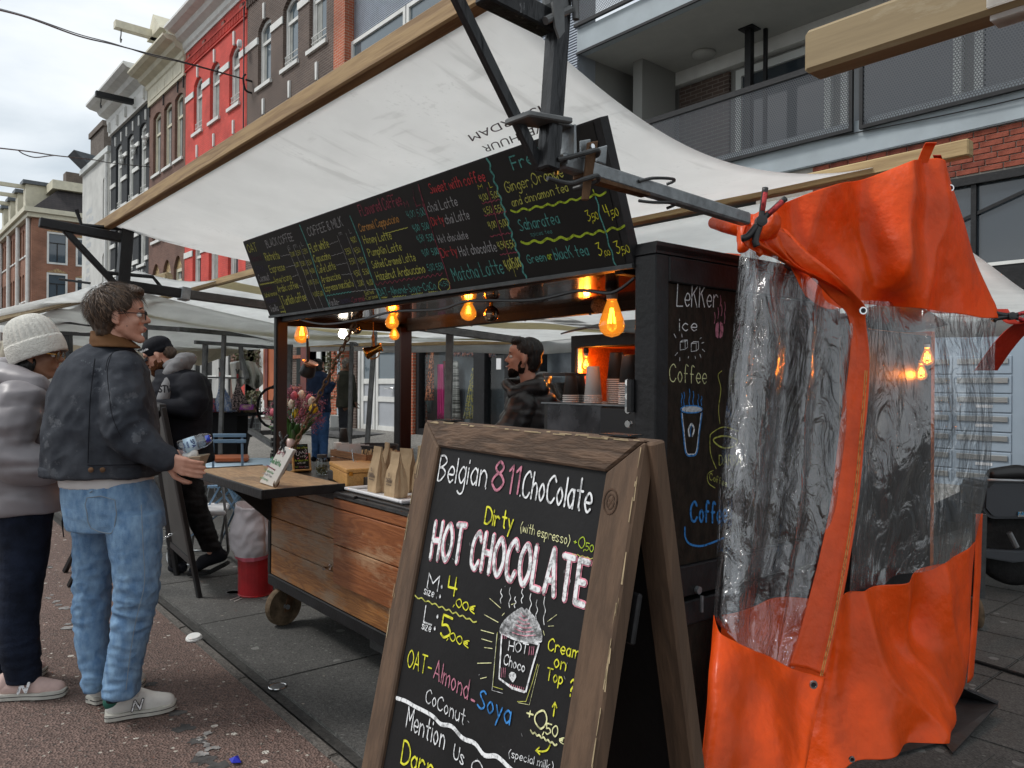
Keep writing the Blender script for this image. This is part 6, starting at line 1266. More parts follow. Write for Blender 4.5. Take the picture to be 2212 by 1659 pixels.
s2('Mention',(422,1392),(665,1535),128,'ink_white',.085); s2('Us',(728,1592),(792,1642),92,'ink_white',.1); s2('On',(845,1695),(975,1770),95,'ink_white',.1); s2('Darra',(388,1622),(640,1770),138,'ink_yellow',.11)
bB.fr=(1344,2016,.6076)
for cc in ((1048,742,1292,858),):
    bB.line([(1045,745),(1037,900),(1026,1078),(1110,1140),(1190,1165)],'ink_white',9,False); bB.line([(1285,858),(1240,1010),(1200,1162)],'ink_white',9); bB.line([(1045,745),(1100,790),(1180,830),(1285,858)],'ink_white',7)
for k in range(26):
    t_=k/25; y=628+t_*178; w_=18+ (1-(1-t_)**2)*118; cx_=1188-18*t_; bB.line([(cx_-w_,y+ (t_*-34)),(cx_-w_*.3,y+12),(cx_+w_*.35,y+20+10*t_),(cx_+w_*.93,y+8+16*t_)],'ink_white' if k%4 else 'ink_grey',15)
for k in range(6): t_=k/6; w_=20+t_*95; y=655+t_*150; bB.I('ink_hot').lift=.0032; bB.line([(1186-w_*.7,y),(1190,y+22),(1188+w_*.8,y+18)],'ink_hot',2.6)
s2('HOT',(1085,895),(1208,922),62,'ink_white',.13); s2('Choco',(1055,985),(1190,1038),62,'ink_white',.13); bB.fr=(1344,2016,.6076)
for k in range(7): w_=[3,9,14,18,19,14,6][k]; bB.line([(1113-w_-(4 if k>4 else 0),1092-k*8),(1113+w_+(4 if k>4 else 0),1092-k*8+3)],'ink_white',9,False)
for x in (1050,1062,1074): bB.line([(x,760),(x-2,820)],'ink_pink',3,False); bB.line([(x-8,1010),(x-10,1070)],'ink_pink',3,False)
for x in range(1095,1190,13): bB.line([(x,1115+(x-1095)*.25),(x-2,1138+(x-1095)*.25)],'ink_hot',3,False)
for x in (1225,1240,1252): bB.line([(x,872),(x-6,925)],'ink_pink',4,False)
for x,y,h in ((1042,500,90),(1098,490,130),(1132,550,70),(1178,500,90),(1232,530,130),(1272,570,130),(1322,550,180),(1195,450,40)): bB.line([(x,y),(x-6,y+h*.25),(x+4,y+h*.5),(x-8,y+h*.75),(x-4,y+h)],'ink_white',4)
for a_,b_ in (((965,560),(1035,622)),((930,665),(1020,715)),((908,765),(992,788)),((912,822),(980,842)),((930,878),(982,885)),((885,980),(975,978)),((905,1080),(945,1070)),((1340,710),(1400,665)),((1345,740),(1380,738)),((1320,800),(1312,770)),((1060,655),(1045,672)),((1105,600),(1130,592))): bB.line([a_,b_],'ink_cream',2.5,False)
bB.line([(1015,780),(998,960),(985,1130),(1050,1150)],'ink_yel2',3,False); bB.line([(1012,790),(980,1155),(1050,1175)],'ink_white',2,False); bB.line([(1275,985),(1240,1110),(1200,1228),(1145,1228)],'ink_yel2',3,False); bB.line([(1285,990),(1222,1250),(1150,1235)],'ink_cream',2,False)
s2('Cream',(1340,892),(1538,952),80,'ink_yellow',.11); s2('on',(1380,1000),(1455,1028),85,'ink_yellow',.11); s2('Top',(1330,1085),(1435,1118),75,'ink_yellow',.12); s2('?',(1478,1190),(1502,1195),105,'ink_yellow',.12)
bB.fr=(1344,2016,.6076); bB.line([(1378,1322),(1384,1280),(1390,1238)],'ink_yellow',7); bB.line([(1372,1262),(1389,1234),(1400,1268)],'ink_yellow',7,False)
s2('+',(1200,1350),(1240,1362),95,'ink_cream',.12); s2('0',(1252,1392),(1320,1412),115,'ink_cream',.11); s2(',50',(1310,1430),(1400,1458),70,'ink_cream',.13); s2('€',(1415,1495),(1442,1503),45,'ink_cream',.16)
bB.fr=(1344,2016,.6076); bB.wavy((1230,1420),(1400,1512),6,6,'ink_cream',7); bB.line([(1357,1510),(1340,1540),(1310,1552),(1266,1546)],'ink_yellow',7); bB.line([(1288,1525),(1264,1545),(1290,1570)],'ink_yellow',7,False)
s2('(special milk)',(1088,1585),(1372,1672),50,'ink_white',.1)
for k in range(26): x=random.uniform(480,1500);y=random.uniform(60,1600); bB.fr=(1344,2016,.6076); bB.line([(x,y),(x+random.uniform(-8,8),y+random.uniform(4,22))],'ink_grey',random.uniform(1.2,2.5),False)
bB.done()
random.seed(11)
# ================================================================ orange windbreak sheet with clear window
def tarpmat(name,col,trans=.25):
    m=cloth(name,col,trans,5,.28,glossy=.28,bump=.9); return m
tarpmat('tarp_orange',(.95,.105,.002),.32); tarpmat('tarp_strap',(.90,.10,.008),.2); tarpmat('tarp_red',(.50,.03,.01),.2)
pv=bpy.data.materials.new('clear_pvc'); pv.use_nodes=True; nt=pv.node_tree; N=nt.nodes; L=nt.links; N.remove(N['Principled BSDF'])
tr=N.new('ShaderNodeBsdfTransparent'); tr.inputs[0].default_value=(.93,.94,.95,1); gl=N.new('ShaderNodeBsdfGlossy'); gl.inputs['Roughness'].default_value=.12; df=N.new('ShaderNodeBsdfDiffuse'); df.inputs[0].default_value=(.30,.31,.33,1)
lw=N.new('ShaderNodeLayerWeight'); lw.inputs[0].default_value=.5; fp=N.new('ShaderNodeMath'); fp.operation='POWER'; fp.inputs[1].default_value=2.6; L.new(lw.outputs['Facing'],fp.inputs[0]); fr=N.new('ShaderNodeMapRange'); fr.inputs[3].default_value=.17; fr.inputs[4].default_value=1; L.new(fp.outputs[0],fr.inputs[0]); tc=N.new('ShaderNodeTexCoord'); mp=N.new('ShaderNodeMapping'); mp.inputs['Scale'].default_value=(6,6,2.2); L.new(tc.outputs['Object'],mp.inputs[0])
n1=N.new('ShaderNodeTexNoise'); n1.inputs['Scale'].default_value=3; n1.inputs['Detail'].default_value=5; n1.inputs['Roughness'].default_value=.5; n1.inputs['Distortion'].default_value=1.0; L.new(mp.outputs[0],n1.inputs[0])
bp=N.new('ShaderNodeBump'); bp.inputs['Strength'].default_value=1; bp.inputs['Distance'].default_value=.032; L.new(n1.outputs[0],bp.inputs['Height']); L.new(bp.outputs[0],gl.inputs['Normal']); L.new(bp.outputs[0],lw.inputs['Normal'])
cr=N.new('ShaderNodeValToRGB'); cr.color_ramp.elements[0].position=.42; cr.color_ramp.elements[0].color=(.02,.02,.02,1); cr.color_ramp.elements[1].position=.72; cr.color_ramp.elements[1].color=(.15,.15,.15,1); L.new(n1.outputs[0],cr.inputs[0])
ma=N.new('ShaderNodeMixShader'); L.new(cr.outputs[0],ma.inputs[0]); L.new(tr.outputs[0],ma.inputs[1]); L.new(df.outputs[0],ma.inputs[2]); mb_=N.new('ShaderNodeMixShader'); L.new(fr.outputs[0],mb_.inputs[0]); L.new(ma.outputs[0],mb_.inputs[1]); L.new(gl.outputs[0],mb_.inputs[2]); L.new(mb_.outputs[0],N['Material Output'].inputs[0]); M['clear_pvc']=pv
tp=T('windbreak_sheet','orange tarpaulin windbreak with clear plastic window tied to the beams','tarpaulin',PZ(1800,1600,0))
wr=lambda p,a=.012,s=5,sd=0: Vector((0,0,0))+Vector((noise.noise(p*s+Vector((sd,0,0))),noise.noise(p*s+Vector((7+sd,3,0))),.5*noise.noise(p*s+Vector((1,9+sd,0)))))*a
def ridge(p,s=3,sd=0): n=noise.noise(Vector((p.x*s,p.y*s,p.z*s*.35+sd))); return 1-abs(n)*2
def sheet(rows,nu,nv,m_,name,par,amp=.014,fs=6,sd=0,fold=0,label=None,solid=.0015,ridges=.012):
    """rows: list of polylines (px,py,depth) with equal counts; bicubic-ish surface through them"""
    P=[[PD(*q) for q in r] for r in rows]
    P=[crv(r,max(2,nu//(len(r)-1))) for r in P]; cols=list(zip(*P)); G=[crv(list(c),max(2,nv//(len(c)-1))) for c in cols]
    m=MB(); nU=len(G); nV=len(G[0]); 
    for i,c in enumerate(G):
        for j,p in enumerate(c):
            w=min(1,3*min(i,nU-1-i)/nU+.25)
            m.v.append(p+wr(p,amp*w,fs,sd)+(fw*(-1))*(fold*math.sin(i/nU*math.pi*7+j/nV*1.6+.8*math.sin(j/nV*5))*w+ridges*ridge(p,4.5,sd)*w))
    for i in range(nU-1):
        for j in range(nV-1): k=i*nV+j; m.f.append((k,k+nV,k+nV+1,k+1))
    return m.build(name,m_,par,smooth=True,solid=solid,label=label)
d0,d1,d2=2.33,2.75,3.35   # clamp corner, middle, far right corner
# upper orange band from the clamp to the right corner (hung from the beam end)
sheet([[(1612,476,2.36),(1700,436,2.48),(1820,400,2.58),(1925,366,2.66),(2000,345,2.72),(2040,358,2.78)],
       [(1640,500,2.34),(1730,520,2.50),(1830,500,2.62),(1935,470,2.62),(2012,455,2.72),(2075,470,2.84)],
       [(1690,560,2.34),(1770,590,2.52),(1850,590,2.60),(1945,570,2.58),(2030,560,2.72),(2110,570,2.88)],
       [(1740,640,2.36),(1795,668,2.50),(1870,660,2.62),(1960,668,2.66),(2060,680,2.76),(2160,688,2.92)]],90,66,'tarp_orange','orange_top',tp,amp=.025,fs=5,fold=.022,ridges=.05)
# clear window right
sheet([[(1858,650,2.52),(1910,655,2.62),(1960,664,2.66),(2060,676,2.76),(2152,686,2.92)],
       [(1866,800,2.50),(1915,800,2.60),(1975,800,2.62),(2060,800,2.72),(2146,800,2.92)],
       [(1850,1000,2.46),(1900,1000,2.58),(1960,1000,2.56),(2050,1000,2.70),(2138,1000,2.90)],
       [(1836,1282,2.42),(1890,1262,2.56),(1950,1240,2.62),(2030,1215,2.72),(2105,1168,2.88)]],60,60,'clear_pvc','clear_window',tp,amp=.035,fs=4,sd=3,fold=.012,solid=0,ridges=.03)
# clear window left part (folded in front)
sheet([[(1596,538,2.30),(1630,545,2.30),(1680,556,2.32),(1740,600,2.36),(1800,650,2.42),(1862,690,2.46)],
       [(1575,800,2.26),(1625,800,2.18),(1680,800,2.30),(1730,800,2.32),(1790,800,2.38),(1850,800,2.42)],
       [(1556,1050,2.20),(1600,1050,2.10),(1655,1050,2.22),(1710,1050,2.24),(1770,1050,2.30),(1826,1050,2.34)],
       [(1540,1330,2.14),(1560,1370,2.00),(1610,1400,2.10),(1660,1425,2.12),(1690,1438,2.14),(1716,1440,2.18)]],60,60,'clear_pvc','clear_window',tp,amp=.03,fs=5,sd=8,fold=.035,solid=0,ridges=.03)
sheet([[(1600,538,2.34),(1618,540,2.30),(1640,548,2.35)],[(1585,800,2.30),(1605,800,2.20),(1625,800,2.26)],[(1570,1100,2.24),(1590,1100,2.14),(1612,1100,2.2)],[(1556,1352,2.10),(1580,1365,2.05),(1606,1350,2.10)]],10,50,'clear_pvc','plastic_fold',tp,amp=.01,sd=2,fold=.01,solid=0)
# orange strip running down the middle
sheet([[(1640,488,2.30),(1690,500,2.31),(1712,520,2.32)],[(1712,560,2.32),(1760,575,2.33),(1800,590,2.34)],[(1790,640,2.38),(1830,645,2.39),(1868,660,2.38)],[(1834,690,2.41),(1850,700,2.42),(1870,690,2.41)],[(1832,800,2.39),(1855,800,2.40),(1878,798,2.39)],[(1812,940,2.34),(1838,940,2.35),(1868,935,2.34)],[(1790,1110,2.27),(1818,1115,2.28),(1850,1110,2.27)],[(1745,1300,2.18),(1778,1310,2.19),(1815,1320,2.18)],[(1706,1438,2.12),(1745,1445,2.13),(1782,1460,2.12)]],8,80,'tarp_strap','middle_strip',tp,amp=.008,fs=8,sd=5,fold=.002,ridges=.004)
# upper hem from the clamp down to the strip
sheet([[(1612,480,2.28),(1650,470,2.34),(1700,500,2.38)],[(1602,520,2.25),(1650,520,2.30),(1760,560,2.36)],[(1640,548,2.28),(1700,560,2.31),(1800,620,2.38)],[(1700,562,2.30),(1770,605,2.34),(1864,664,2.40)]],24,24,'tarp_orange','hem_corner',tp,amp=.02,fs=9,sd=4,fold=.012,ridges=.012)
# lower front panel (pocket)
sheet([[(1543,1328,2.12),(1560,1372,1.98),(1640,1408,2.02),(1700,1436,2.06),(1760,1458,2.09),(1782,1462,2.10)],[(1535,1440,2.05),(1550,1440,1.92),(1625,1470,1.95),(1685,1500,1.98),(1745,1530,2.01),(1768,1535,2.02)],[(1522,1560,1.97),(1530,1560,1.85),(1600,1580,1.87),(1670,1590,1.90),(1730,1600,1.93),(1752,1605,1.94)],[(1508,1700,1.88),(1512,1700,1.77),(1585,1700,1.79),(1650,1700,1.81),(1706,1700,1.83),(1726,1700,1.84)]],80,60,'tarp_orange','front_panel',tp,amp=.014,fs=6,sd=6,fold=.007,ridges=.014)
# big lower sheet sweeping to the right
sheet([[(1556,1326,2.42),(1640,1306,2.44),(1720,1288,2.46),(1800,1288,2.40),(1850,1275,2.46),(1950,1240,2.62),(2030,1215,2.74),(2103,1168,2.88)],
       [(1548,1430,2.40),(1650,1420,2.40),(1740,1400,2.42),(1815,1400,2.35),(1880,1390,2.42),(1960,1380,2.58),(2035,1370,2.66),(2096,1340,2.82)],
       [(1540,1540,2.36),(1660,1540,2.35),(1745,1540,2.36),(1820,1530,2.30),(1890,1510,2.32),(1970,1500,2.42),(2040,1490,2.56),(2080,1480,2.72)],
       [(1530,1680,2.30),(1640,1700,2.28),(1745,1690,2.26),(1830,1662,2.20),(1900,1640,2.24),(1965,1620,2.30),(2030,1598,2.38),(2040,1575,2.55)]],110,80,'tarp_orange','lower_sheet',tp,amp=.03,fs=4,sd=9,fold=.022,ridges=.045)
sheet([[(2108,1110,3.0),(2122,1108,3.05)],[(2100,1300,2.98),(2114,1300,3.02)],[(2088,1475,2.9),(2102,1455,2.95)]],6,20,'tarp_orange','side_hem',tp,amp=.006)
# straps over the beam end
def strap(pts,w,m_='tarp_strap'):
    P=crv([PD(*p) for p in pts],6); m=MB(); s=cax*w*.5
    m.grid(lambda u,v:(lambda q:q+cax*(v-.5)*w)(P[min(len(P)-1,int(round(u*(len(P)-1))))]),len(P)-1,2); return m.build('strap',m_,tp,solid=.003)
strap([(1992,352,2.70),(2006,318,2.68),(2012,308,2.66)],.038); strap([(2024,335,2.74),(2034,365,2.80),(2045,396,2.84)],.030,'tarp_red'); strap([(2044,392,2.8),(2058,420,2.84),(2066,450,2.88)],.016,'tarp_red')
strap([(2163,668,3.0),(2178,690,2.95),(2200,700,2.9),(2240,695,2.85)],.05,'tarp_red'); strap([(2130,800,3.05),(2165,750,3.0),(2200,712,2.95),(2250,680,2.9)],.09,'tarp_red')
# rolled orange bundle beyond the arm, and orange edges over the cabinet
t=T('rolled_tarp','rolled orange tarpaulin lying behind the galvanised arm end','tarpaulin',PD(1580,490,2.5)); MB().tube(crv([PD(1541,481,2.62),PD(1560,487,2.55),PD(1590,492,2.48),PD(1615,500,2.42)],5),[.018,.024,.026,.026]+[.026]*12,12).build('roll','tarp_orange',t,smooth=True) if False else MB().tube([PD(1541,481,2.62),PD(1565,487,2.55),PD(1590,492,2.48),PD(1618,498,2.40)],[.020,.024,.026,.026],14).build('roll','tarp_orange',t,smooth=True)
t=T('orange_cover','orange cover sheet over the stall behind the tall cabinet','tarpaulin',PD(1550,555,3.6)); sheet([[(1480,543,3.5),(1540,547,3.5),(1600,549,3.5)],[(1480,547,3.4),(1540,556,3.4),(1600,566,3.4)],[(1500,552,3.3),(1545,566,3.3),(1600,590,3.3)]],10,10,'tarp_orange','cover',t,amp=.01)
# grommets
for px,py,d,r_ in ((1864,671,2.34,9),(1757,1479,2.03,9.5),(1840,1640,2.14,7),(2053,406,2.76,8),(2052,1532,2.5,6)):
    c=PD(px,py,d-.02); rr=r_/F*d; MB().lathe([(rr*.5,0),(rr*.62,.003),(rr*.9,.003),(rr,0)],c,-fw,18).build('grommet','chrome',tp); MB().lathe([(rr*.5,.0012),(0,.0014)],c,-fw,14).build('grommet_hole','ink_black',tp)
# stitching lines
def seam(pts,c='ink_orange'): return MB().tube(crv([PD(*p) for p in pts],6),.0014,4).build('seam',c,tp)
seam([(1873,800,2.372),(1862,940,2.325),(1844,1110,2.255),(1808,1320,2.165),(1776,1460,2.10)]); seam([(1869,800,2.372),(1858,940,2.325),(1840,1110,2.255),(1804,1320,2.165),(1772,1460,2.10)])
# spring clamps
def clamp(label,c,d1_,d2_,nv,s=.085,red='ink_red'):
    t=T('spring_clamp',label,'clamp',c,'plastic spring clamps'); 
    for q,dd in ((1,d1_),(-1,d2_)):
        P=crv([c-dd*s*.75+ (d1_-d2_)*q*.0*s,c-dd*s*.45-nv*.0+(d2_ if q>0 else d1_)*-.12*s,c,c+dd*s*.5,c+dd*s],4)
        MB().tube(P,[.009*s/.085 if i<len(P)*.5 else .0075*s/.085 for i in range(len(P))],8).build('clamp_jaw','black_plastic',t,smooth=True)
        MB().tube([c+dd*s*.30+nv*.004,c+dd*s*.85+nv*.004],.0062*s/.085,8).build('grip',red,t,smooth=True)
    MB().lathe([(.014*s/.085,-.008),(.014*s/.085,.014),(.006*s/.085,.015)],c,nv,14).build('pivot','black_plastic',t); return t
c=PD(1643,478,2.22); clamp('black and red spring clamp pinching the orange tarp at the arm end',c,(PD(1653,408,2.22)-c).normalized(),(PD(1693,432,2.22)-c).normalized(),-fw,.098)
c=PD(2183,683,2.9); clamp('black and red spring clamp at the right corner of the tarp',c,(PD(2240,668,2.9)-c).normalized(),(PD(2240,700,2.9)-c).normalized(),-fw,.09)
# knotted tarp end wrapped round the arm end
kn_=[]
for k in range(9): c=PD(1622+k*6*.9,492+12*math.sin(k*1.3),2.30+.03*math.cos(k*2)); kn_.append(ell(c,(.028,.02,.032)))
kn_+= [cap(PD(1612,482,2.32),PD(1606,535,2.27),.022,.016),cap(PD(1630,500,2.30),PD(1640,548,2.28),.016,.010),cap(PD(1660,490,2.34),PD(1700,520,2.36),.022,.012),cap(PD(1612,478,2.32),PD(1670,490,2.34),.020,.018)]
voxel(kn_,.006,3,lambda v,n:.006*(1-abs(noise.noise(Vector((v.x*26,v.y*26,v.z*9))))*2)).build('tied_corner','tarp_orange',tp,smooth=True)
# dark mat folded on the ground
t=T('rubber_mat','black rubber mat corner folded up on the paving','mat',PZ(2060,1580,0)); mat('mat_black',(.02,.021,.023),.4,nscale=8,namt=.2,bump=.3)
P1,P2,P3,P4=PZ(1920,1615,.012),PZ(2110,1640,.012),PZ(2190,1520,.012),PZ(2030,1430,.012)
MB().add([PZ(1900,1640,.01),PZ(2038,1602,.015),PZ(2058,1628,.012),PZ(2156,1523,.06),PZ(2075,1483,.10),PZ(2040,1500,.02)],[(0,1,5),(1,2,3,5),(3,4,5)]).build('mat_sheet','mat_black',t,solid=.006); MB().tube([PZ(2090,1490,.09),PZ(2156,1520,.06)],.012,8).build('rolled_edge','mat_black',t)
o=MB().tube(crv([PZ(2070,1418,.01),PZ(2120,1432,.01),PZ(2180,1450,.01),PZ(2280,1480,.01)],6),.009,6).build('ground_cable','black_rubber'); top(o,'black cable lying on the paving beside the orange tarp','cable')
# ================================================================ things on the cart
mat('cup_white',(.72,.70,.67),.5); mat('cup_dark',(.035,.032,.03),.5); mat('kraft',(.50,.36,.22),.8,nscale=7,namt=.12,bump=.2); mat('kraft_print',(.16,.12,.09),.8); mat('seed',(.20,.17,.06),.8,nscale=90,namt=.4,bump=.6,bscale=120); mat('leaf',(.045,.13,.02),.45,nscale=6,namt=.25); mat('tulip_pink',(.62,.12,.17),.5,nscale=8,namt=.2); mat('tulip_yellow',(.75,.50,.02),.5); mat('tulip_white',(.68,.60,.48),.5); mat('wax_flower',(.42,.13,.20),.6,nscale=40,namt=.4); mat('vase_pink',(.50,.33,.29),.35); glassmat('clear_glass',refl=1.4); mat('beans',(.035,.02,.012),.45,nscale=120,namt=.5,bump=1,bscale=150); mat('paper',(.62,.60,.56),.8); mat('steel_plate',(.17,.17,.18),.28,.8,nscale=7,namt=.3,rvar=.12); mat('napkin',(.62,.60,.58),.9); mat('stick_wood',(.60,.43,.24),.8)
ZT=ZC+.001
def KP(px,py,z=ZT): p=PZ(px,py,z); return p
def uv(p): return ((p-K0).dot(KA_),(p-K0).dot(KB_))
# wooden box
b0=KP(749,1054,.908); u,v=uv(b0); u+=.0; v=max(v,.0)
t=T('wooden_box','small honey coloured wooden box with lid at the end of the shelf','box',K(u,v,ZT))
dl=.20; lp=KP(712,1033,.908); ru,rv=uv(lp)
e1=(lp-b0); e1.z=0; e1.normalize(); e2=Vector((-e1.y,e1.x,0)); 
if e2.dot(KA_)<0: e2=-e2
W1=(lp-b0).length; W2=.215; BM=Matrix((e1,e2,UP)).transposed()
def bx(mb,x0,y0,z0,x1,y1,z1): return mb.box(b0+e1*((x0+x1)/2)+e2*((y0+y1)/2)+UP*((z0+z1)/2),(abs(x1-x0),abs(y1-y0),z1-z0),BM)
bx(MB(),0,0,.001,W1,W2,.072).build('box_body','box_wood',t,bevel=.003); bx(MB(),-.003,-.003,.0745,W1+.003,W2+.003,.098).build('lid','box_wood',t,bevel=.004); bx(MB(),-.006,.01,.062,-.001,.03,.084).build('latch','brass',t)
# glass jar with seeds
c=KP(695,1026); t=T('glass_jar','glass jar of green cardamom pods with a dark lid','jar',c); r=.036
MB().lathe([(0,.002),(r*.9,.002),(r,.02),(r,.075),(r*.8,.098),(r*.72,.108)],c,UP,22).build('glass','clear_glass',t,smooth=True); MB().lathe([(r*.78,.104),(r*.80,.104),(r*.80,.122),(0,.123)],c,UP,22).build('lid','cup_dark',t)
mb=MB(); rr_=random.Random(8)
for k in range(230):
    a_=rr_.uniform(0,6.28); q=r*.9*math.sqrt(rr_.random()); h=rr_.uniform(.004,.055+.012*math.cos(a_)); p=c+Vector((math.cos(a_)*q,math.sin(a_)*q,h)); d=Vector((rr_.uniform(-1,1),rr_.uniform(-1,1),rr_.uniform(-.6,.6))).normalized()*.0055; n=d.orthogonal().normalized()*.0026; mb.add([p-d,p+n,p+d,p-n,p+n.cross(d).normalized()*.0026,p-n.cross(d).normalized()*.0026],[(0,1,4),(1,2,4),(2,3,4),(3,0,4),(1,0,5),(2,1,5),(3,2,5),(0,3,5)])
mb.build('seeds','seed',t,kind='stuff')
# small blackboard on a stand
sp_=KP(652,1020); t=T('counter_sign','small black sign for Arabic coffee held by a wooden stand','sign',sp_)
fz=(CAM-sp_); fz.z=0; fz.normalize(); sx=UP.cross(fz).normalized(); fz=(fz*.94+sx*.34).normalized(); sx=UP.cross(fz).normalized(); fz=(fz*.97+UP*.22).normalized()
u2=(UP-fz*UP.dot(fz)).normalized()
def S3(x,z,h=0): return sp_+sx*x+u2*(z)+fz*h
w_=.092; h_=.155
MB().prism([S3(-w_/2-.012,.004,.02),S3(w_/2+.012,.004,.02),S3(w_/2+.012,.004,-.05),S3(-w_/2-.012,.004,-.05)],UP*.012).build('base','box_wood',t,bevel=.003)
for q in (-1,1): MB().prism([S3(q*(w_/2+.001),.0,0),S3(q*(w_/2+.012),.0,0),S3(q*(w_/2+.012),.115,0),S3(q*(w_/2+.001),.115,0)],fz*.014).build('stand_arm','box_wood',t,bevel=.002)
cd_=MB().prism([S3(-w_/2,.018,.004),S3(w_/2,.018,.004),S3(w_/2,.018+h_,.004),S3(-w_/2,.018+h_,.004)],fz*.004).build('card','blackboard',t)
ik={}
def st(txt,x,z,w,h,c,lw=.12):
    ik.setdefault(c,Ink(fz,.0004)).text(txt,S3(x,z,.008),sx*w,u2*h,h*lw,jit=.1)
st('Cardamom',-.032,.160,.066,.008,'ink_teal',.1); st('Arabic coffee',-.042,.146,.084,.011,'ink_lime'); st('Arabuccino',-.042,.066,.084,.014,'ink_lime'); st('with milK',-.026,.052,.052,.010,'ink_white'); st('OAT.',-.042,.028,.022,.009,'ink_lime'); st('Almond',-.016,.028,.032,.008,'ink_hot'); st('.Soya',.018,.028,.022,.008,'ink_white')
w=ik.setdefault('ink_white',Ink(fz,.0004))
for pts in ([(.036,.135),(.03,.14),(.026,.132),(.032,.126),(.036,.132),(.034,.12),(.022,.116),(.014,.122),(.012,.13),(.008,.122),(.004,.116),(-.004,.118),(-.006,.126),(-.012,.122),(-.012,.108),(-.022,.102),(-.03,.108),(-.028,.12)],[(-.034,.128),(-.028,.132),(-.024,.126),(-.030,.122),(-.034,.127)],[(.032,.102),(.024,.104),(.02,.098),(.028,.094),(.020,.090)],[(.012,.102),(.010,.094),(.002,.094),(-.004,.098),(-.006,.092)],[(.030,.147),(.031,.148)],[(.026,.147),(.027,.148)]):
    w.stroke([S3(a_*1.0,b_,.008) for a_,b_ in crom(pts,3)],.0024)
for x,z in ((.034,.112),(.03,.078),(-.02,.083),(.036,.088)): ik.setdefault('ink_hot',Ink(fz,.0004)).stroke([S3(x-.003,z,.008),S3(x+.003,z+.003,.008)],.005)
for c_,i_ in ik.items(): i_.build('lettering',c_,cd_)
# bouquet in vase
vc=K(.30,.30,ZT); vp=PP(632,985,K(0,.36,0),KB_); vc=Vector((vp.x,vp.y,ZT)); t=T('tulip_bouquet','bouquet of pink, yellow and white tulips with purple waxflowers in a pale pink vase','flowers',vc)
MB().lathe([(0,.0),(.045,.0),(.05,.03),(.042,.12),(.052,.17),(.046,.168),(.036,.12),(0,.1)],vc,UP,20).build('vase','vase_pink',t,smooth=True)
neck=vc+UP*.16; rr_=random.Random(4)
def FP(px,py,dd=0): q=PP(px,py,vc,KB_); return q+fw*dd
heads=[(597,891,'tulip_pink'),(606,868,'tulip_pink'),(675,893,'tulip_pink') ,(653,893,'tulip_pink'),(668,862,'tulip_pink'),(611,876,'tulip_yellow'),(616,890,'tulip_yellow'),(683,883,'tulip_yellow'),(640,895,'tulip_yellow'),(620,869,'tulip_white'),(636,874,'tulip_white'),(652,855,'tulip_white'),(661,875,'tulip_white'),(676,868,'tulip_white')]
heads[2]=(644,856,'tulip_pink')
for px,py,m_ in heads:
    p=FP(px,py,rr_.uniform(-.10,.02)); ax=(p-neck).normalized(); ax=(ax+UP*.8).normalized(); s=rr_.uniform(1.15,1.45)
    f_=MB().lathe([(0,-.022*s),(.012*s,-.018*s),(.0185*s,-.003*s),(.017*s,.012*s),(.010*s,.024*s),(.004*s,.028*s)],p,ax,12).build('tulip',m_,t,smooth=True)
    mb=MB(); 
    for k in range(3):
        an_=k*2.09+.4; o_=ax.orthogonal().normalized(); q=o_*math.cos(an_)+ax.cross(o_)*math.sin(an_); sd_=ax.cross(q); mb.add([p-ax*.018*s+q*.008*s,p+q*.0195*s+sd_*.013*s,p+q*.012*s+ax*.028*s,p+q*.0195*s-sd_*.013*s,p+q*.0215*s+ax*.003*s],[(0,1,4),(1,2,4),(2,3,4),(3,0,4)])
    mb.build('petal',m_,f_,smooth=True); MB().tube(crv([p-ax*.02,p.lerp(neck,.5)+UP*.01,neck],5),.0032,5).build('stem','leaf',f_)
mb=MB(); st_=MB()
cl=[(596,900),(588,884),(612,850),(625,845),(640,848),(630,862),(645,872),(655,884),(626,887),(632,905),(640,860),(672,880),(690,862),(688,895),(665,905),(648,905),(628,915),(693,910),(682,925),(609,862),(660,850),(618,857),(637,842),(595,876),(590,892),(604,880),(634,858),(650,868),(638,878),(622,878),(658,894),(676,902),(700,872),(600,912),(616,902),(646,842),(630,850),(606,855),(664,866),(690,905)]
for px,py in cl:
    c=FP(px,py,rr_.uniform(-.09,.04)); st_.tube([c,neck],.0012,4)
    for k in range(60):
        p=c+Vector((rr_.gauss(0,.016),rr_.gauss(0,.016),rr_.gauss(0,.016))); d=Vector((rr_.uniform(-1,1),rr_.uniform(-1,1),rr_.uniform(-1,1))).normalized(); a_=d.orthogonal().normalized(); b_=d.cross(a_); s=rr_.uniform(.0035,.006); mb.add([p]+[p+(a_*math.cos(q*1.2566)+b_*math.sin(q*1.2566))*s*(1 if q%1==0 else .5)+d*.0015 for q in range(5)],[(0,i+1,(i+1)%5+1) for i in range(5)])
mb.build('waxflowers','wax_flower',t,kind='stuff'); st_.build('twigs','leaf',t,kind='stuff')
def leafblade(a_,b_,w,name='leaf',bend=.03):
    a_=Vector(a_);b_=Vector(b_); d=(b_-a_); s=d.cross(fw).normalized(); m=MB()
    def fn(u,v): q=a_+d*u+UP*bend*math.sin(u*2.6)*.9; return q+s*(v-.5)*w*math.sin(math.pi*min(1,u*.92+.08))**.8+fw*.25*w*((v-.5)**2)*4
    return m.grid(fn,12,4).build(name,'leaf',t,smooth=True,solid=.0008)
for (px,py,w,dd) in ((583,903,.030,-.05),(589,925,.042,-.10),(600,930,.035,-.08),(612,908,.028,-.06),(618,925,.034,-.12),(640,915,.030,-.12),(655,918,.030,-.1),(672,920,.022,-.06),(697,897,.024,-.03),(628,905,.025,-.1),(645,930,.022,-.13),(595,912,.03,0)): leafblade(neck+Vector((0,0,-.03)),FP(px,py,dd),w*1.7)
